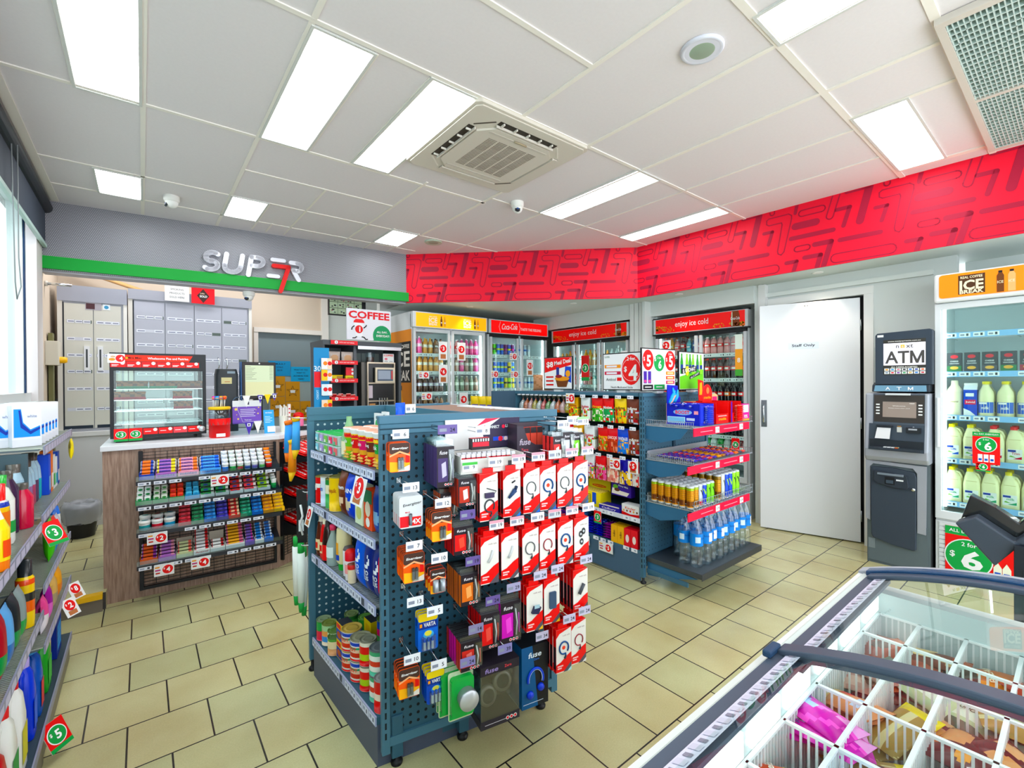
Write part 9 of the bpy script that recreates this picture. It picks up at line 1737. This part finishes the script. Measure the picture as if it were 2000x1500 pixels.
# ---------------------------------------------------------------- household shelving under the window
def build_left_unit():
 g = empty('household_shelving', (0, 0, 0), 0, 'grey shelving of household goods along the window wall at the left', 'shelving'); st = mat('#5d6a70', .45); lip = mat('#8f92a6', .4)
 b = MB(); b.box(-.675, 1.2, 0, -.66, 3.56, 1.3, mat('#46525a')); b.box(-.66, 1.2, 0, -.318, 2.6, .125, mat('#7c7868')); b.box(-.66, 2.6, 0, -.322, 3.5, .125, mat('#848070')); b.box(-.66, 1.2, .125, -.315, 3.5, .14, mat('#36464f')); b.box(-.66, 2.60, .14, -.64, 2.63, 1.24, st); b.box(-.66, 3.5, 0, -.63, 3.53, 1.26, st); b.obj('back_and_base', g)
 b = MB(); b.box(-.66, 2.66, .9, -.36, 2.675, 1.225, mat('#4a5e66')); b.obj('side_bracket', g); b = MB(); b.box(-.66, 3.49, .62, -.36, 3.5, .96, mat('#d8c4a0')); b.obj('side_bracket', g)
 for z, y0, y1 in ((1.245, 2.66, 3.6), (.975, 2.6, 3.5), (.69, 2.62, 3.5), (.45, 2.62, 3.5), (.955, 1.2, 2.58), (.60, 1.2, 2.6)):
  b = MB(); b.box(-.66, y0, z-.012, -.33, y1, z-.006, st); wc = mat('#b9c0b4', .3, .5)
  for i in range(int((y1-y0)/.0125)): b.box(-.65, y0+i*.0125, z-.005, -.318, y0+i*.0125+.004, z, wc)
  b.obj('wire_shelf', g); b = MB(); b.box(-.316, y0, z-.03, -.311, y1, z+.006, lip)
  for i in range(int((y1-y0)/.08)): b.add([(-.3106, y0+.01+i*.08, z-.026), (-.3106, y0+.075+i*.08, z-.026), (-.3106, y0+.075+i*.08, z+.002), (-.3106, y0+.01+i*.08, z+.002)], [(0, 1, 2, 3)], '#c4c2d8')
  b.obj('price_strip', g)
 b = MB(); b.box(-.316, 1.2, .11, -.311, 3.5, .146, lip); b.obj('price_strip', g)
 def pl(me, nm, y, x, z, lab, cat, grp=None, dr=0): return inst(me, nm, (x, y, z+.002), R(90)+dr, lab, cat, grp)
 def B_(prof, nm, y, x, z, lab, cat='bottle', wr=(), n=14):
  b = MB(); b.lathe([(q[0], q[1], mat(q[2], .2) if len(q) > 2 else WHITE) for q in prof], WHITE, n)
  for r, z0, z1, a0, a1, c in wr: wrapf(b, r, 0, z0, z1, a0, a1, c)
  return pl(b.mesh(nm), nm, y, x, z, lab, cat)
 # top shelf: toothpaste
 b = MB(); b.box(-.045, 0, 0, .045, .04, .17, '#eef0f4'); b.pf([(-.04, .04), (.04, .04), (.04, .085), (.01, .07), (-.012, .10), (-.018, .155), (-.04, .155)], -.0008, '#2f9af0'); b.pf([(.04, .08), (.01, .064), (-.014, .095), (-.02, .15), (-.026, .15), (-.02, .08), (.01, .05), (.04, .07)], -.0014, '#1c40a8'); b.tf('white', .015, .125, .012, -.001, '#8a94b8', .03); b.rf(-.045, 0, .045, .03, -.001, '#e4e6ec'); tp = b.mesh('toothpaste_carton')
 for i in range(6):
  for j in range(2): pl(tp, 'toothpaste_carton', 2.73+i*.098, -.37-j*.07, 1.245, 'blue and white toothpaste carton, %s from near end, %s row' % (onum(i), ('front', 'back')[j]), 'toothpaste', 'toothpaste cartons on the top shelf', R(-62))
 for i, (c, c2) in enumerate((('#e8e4e4', '#e86a6a'), ('#d8ece8', '#2a9a9a'), ('#f0ece8', '#d84848'), ('#5a48c8', '#e03ab0'))):
  b = MB(); b.box(-.018, 0, 0, .018, .03, .14, c); b.rf(-.015, .03, .012, .09, -.001, c2); b.rf(-.004, .09, .004, .135, -.001, c2)
  for j in range(2): pl(b.mesh('toothbrush_pack'), 'toothbrush_pack', 3.345+i*.055, -.36-j*.06, 1.245, 'upright toothbrush pack, %s past the cartons, %s row' % (onum(i), ('front', 'back')[j]), 'toothbrush', 'toothbrush packs on the top shelf')
 # second far shelf: mouthwash, boxes
 for i, (c, h, cap) in enumerate((('#7ab8d8', .21, '#5a5650'), ('#8a98c0', .22, '#4e4a46'), ('#9a6a98', .21, '#545048'), ('#b04a68', .20, '#54504a'), ('#5a3a5a', .22, '#4a4640'), ('#38b0c0', .21, '#504c46'))):
  B_([(.03, 0, c), (.034, .01, c), (.034, h*.45, '#a8c8dc'), (.03, h*.7, '#b0d0e0'), (.02, h*.84, cap), (.021, h, cap), (0, h)], 'mouthwash_bottle', 2.66+i*.075, -.40, .975, '%s mouthwash bottle with dark grey cap, %s from the near end' % (('pale blue', 'slate blue', 'mauve', 'crimson', 'dark purple', 'turquoise')[i], onum(i)))
 for i, (c, c2, h, l) in enumerate((('#2a58d8', '#8ac0f0', .19, 'blue'), ('#f08028', '#f4e8d8', .20, 'orange'), ('#e8ecec', '#30b040', .17, 'white and green'), ('#f0f0f4', '#38b8c8', .15, 'white and aqua'), ('#2a50b8', '#e8ecf4', .17, 'dark blue'))):
  b = MB(); b.box(-.03, 0, 0, .03, .04, h, c); b.rf(-.024, h*.1, .024, h*.45, -.001, c2); pl(b.mesh('hygiene_box'), 'hygiene_box', 3.13+i*.075, -.35, .975, '%s upright box past the mouthwash bottles' % l, 'box')
 for i in range(4): b = MB(); b.box(-.09, 0, 0, .09, .12, .08, '#2a70d0'); b.rf(-.085, .02, .085, .06, -.001, '#88c4f0'); b.rf(-.05, .055, .05, .065, -.0015, WHITE); pl(b.mesh('tissue_pack'), 'tissue_pack', 2.78+(i//2)*.5, -.53, .975+(i % 2)*.085, 'blue tissue pack at the back, %s pair, %s one' % (('near', 'far')[i//2], ('lower', 'upper')[i % 2]), 'pack')
 # near bay, waist-height shelf
 B_([(.032, 0, '#9aa0a4'), (.033, .08, '#9aa0a4'), (.033, .14, '#f0c020'), (.033, .165, '#2440a8'), (.03, .18, '#d8d8dc'), (.024, .185, '#e81430'), (.024, .235, '#e01028'), (0, .237)], 'spray_can', 2.12, -.36, .955, 'silver spray can with blue-yellow band and red cap', 'spray', ((.0332, .085, .15, -60, 20, '#e87a28'),))
 B_([(.042, 0, '#eceee8'), (.045, .01, '#eceee8'), (.045, .15, '#dfe6dc'), (.03, .19, '#dfe6dc'), (.024, .195, '#28a838'), (.026, .235, '#28a838'), (0, .236)], 'detergent_bottle', 2.32, -.39, .955, 'white detergent bottle with green cap behind the spray can', 'bottle', ((.0452, .04, .08, -60, 60, '#2a9a48'), (.0452, .01, .13, -80, -55, '#e84838')))
 B_([(.03, 0, '#f08018'), (.032, .03, '#f4d818'), (.032, .12, '#f4e040'), (.02, .15, '#f0f0ec'), (.01, .18, '#f0f0ec'), (0, .181)], 'glue_bottle', 2.0, -.34, .955, 'yellow and orange squeeze bottle at the left picture edge', 'bottle', ((.0322, .04, .09, -50, 50, '#e85828'),))
 for i, (c, h) in enumerate((('#8a1c38', .21), ('#3a2040', .23), ('#c82848', .17))): B_([(.03, 0, c), (.032, .01, c), (.032, h*.7, c), (.016, h*.86, '#4a4640'), (.017, h, '#4a4640'), (0, h)], 'mouthwash_bottle', 2.42+i*.06, -.42+.03*i, .955, '%s bottle at the join of the two bays' % ('wine red', 'dark plum', 'short crimson')[i])
 # mid shelves
 B_([(.03, 0, '#e8e8e4'), (.03, .12, '#e8ecec'), (.028, .15, '#2a78e0'), (.02, .19, '#2a78e0'), (0, .195)], 'roll_on_bottle', 3.30, -.36, .69, 'white bottle with rounded blue top on the far middle shelf')
 for i, (y, z, w, h, c, c2, l) in enumerate(((3.0, .69, .07, .19, '#58c828', '#48b820', 'lime green pack hanging at the middle shelf'), (3.1, .69, .08, .18, '#f04818', '#3a98e0', 'orange and blue pack on the middle shelf'), (3.2, .69, .07, .17, '#c8c8d4', '#6a4a8a', 'silver and purple pack on the middle shelf'), (2.78, .45, .06, .15, '#e85a98', '#e8e0e8', 'pink pack on the lower far shelf'), (2.9, .45, .06, .16, '#a01898', '#e070c8', 'magenta pack on the lower far shelf'), (3.05, .45, .1, .15, '#d8b068', '#a89878', 'straw-coloured packet on the lower far shelf'), (3.2, .45, .11, .14, '#f0a838', '#e88a20', 'amber packet sticking out over the aisle'))):
  T, Lw = mat(c, .3), mat(c2, .3); pl(pouch(w, h, .04, lambda u, v: T if v > .45 else Lw, (), 8, 10).mesh('household_packet'), 'household_packet', y, -.34, z, l, 'packet')
 for i, (y, c, c2, h, l) in enumerate(((1.93, '#d01428', '#b01020', .21, 'red sponge bag nearest the camera'), (2.04, '#a81c30', '#1c9048', .22, 'wine red bag with green band'), (2.14, '#6aa8e0', '#3a70b8', .20, 'blue ribbed cloth pack'), (2.24, '#20242a', '#1a8a48', .20, 'black and green bottle-shaped pack'), (2.34, '#8a9898', '#28984a', .19, 'grey pack with green label'))):
  T, Lw = mat(c, .3), mat(c2, .3); pl(pouch(.09, h, .05, lambda u, v: Lw if .2 < v < .38 else T, (), 8, 12).mesh('sponge_bag'), 'sponge_bag', y, -.35, .60, l + ' on the near middle shelf', 'bag')
 B_([(.024, 0, '#f0c818'), (.026, .03, '#f0c818'), (.026, .06, '#e86a20'), (.026, .10, '#282828'), (.026, .13, '#f0c818'), (.026, .16, '#e85818'), (.026, .18, '#f4d020'), (.02, .19, '#202428'), (.02, .25, '#202428'), (0, .252)], 'polish_bottle', 2.47, -.345, .60, 'yellow and orange bottle with tall black cap')
 # floor shelf
 def jugb(c, cap, lab_, y, l, h=.26, w=.11, x=-.37):
  b = MB(); m = mat(c, .3); loft(b, [(0, w*.9, .07, .015), (.01, w, .075, .02), (h*.6, w, .075, .025), (h*.82, w*.6, .06, .02, w*.15, 0), (h*.9, .035, .035, .015, w*.2, 0)], m); b.lathe([(.02, h*.88), (.02, h), (0, h)], mat(cap, .4), 12, c=(w*.2, 0)); b.tube([(w*.1, 0, h*.86), (-w*.3, 0, h*.8), (-w*.42, 0, h*.55)], .011, m, 7); b.rf(-w*.38, h*.12, w*.38, h*.5, -.0385, lab_); pl(b.mesh('cleaner_jug'), 'cleaner_jug', y, x, .14, l, 'bottle')
 jugb('#28b040', '#e8e8e8', '#58687a', 1.93, 'green jug at the bottom left picture corner', .24); jugb('#c01030', '#e8203a', '#e04858', 2.06, 'deep red jug on the floor shelf'); jugb('#eceee8', '#d83a3a', '#2a9a48', 2.2, 'white jug with green label, nearer of two', .30); jugb('#f0f0ec', '#c83038', '#d8d030', 2.35, 'white jug with green and yellow label, further of two', .32)
 jugb('#1c48d8', '#b8a8e0', '#2a68e8', 2.56, 'bright blue bottle on the floor shelf', .30, .08); jugb('#1c5ab8', '#58a8e8', '#d83a48', 2.72, 'sea blue bottle with red label panel', .28, .08); jugb('#2a9a30', '#48b048', '#3ab848', 2.92, 'grass green jug past the blue bottles', .28, .11)
 b = MB(); b.box(-.03, 0, 0, .03, .05, .24, '#5a2c1a'); b.rf(-.02, .06, .02, .22, -.001, '#e8d8a8'); pl(b.mesh('brown_carton'), 'brown_carton', 3.08, -.35, .14, 'narrow brown carton between green jug and navy box', 'box')
 b = MB(); b.box(-.08, 0, 0, .08, .07, .25, '#18389a'); b.rf(-.06, .03, .06, .15, -.001, '#2a98e8'); [b.rf(-.06, .06+i*.03, .06, .063+i*.03, -.0015, '#18389a') for i in range(3)]; b.rf(-.05, .19, .05, .2, -.001, '#e8c040'); pl(b.mesh('navy_box'), 'navy_box', 3.28, -.34, .14, 'navy blue box with light blue panel at the far end of the floor shelf', 'box')
 for y, z, k, p, l, w in ((3.40, .44, 'red', '8', 'curled white and red ticket sticking out at the far end, upper', .07), (3.16, .44, 'red', '2', 'curled white and red ticket sticking out, lower and nearer', .07), (2.62, .95, 'green', '3', 'faded red and green ticket where the two bays meet', .08), (2.62, .14, 'green', '5', 'curled red and green ticket low over the floor', .09)):
  ticket('price_ticket', (-.30, y, z), R(52), w, w*1.25, l, k, p, rx=R(-28))
 pl(pouch(.05, .11, .02, lambda u, v: mat('#f0dc18', .3), (), 5, 6).mesh('yellow_packet'), 'yellow_packet', 3.42, -.30, 1.10, 'small yellow packet dangling below the top shelf', 'packet')
room(); fixtures()
for f in [k for k in list(globals()) if k.startswith('build_')]: globals()[f]()
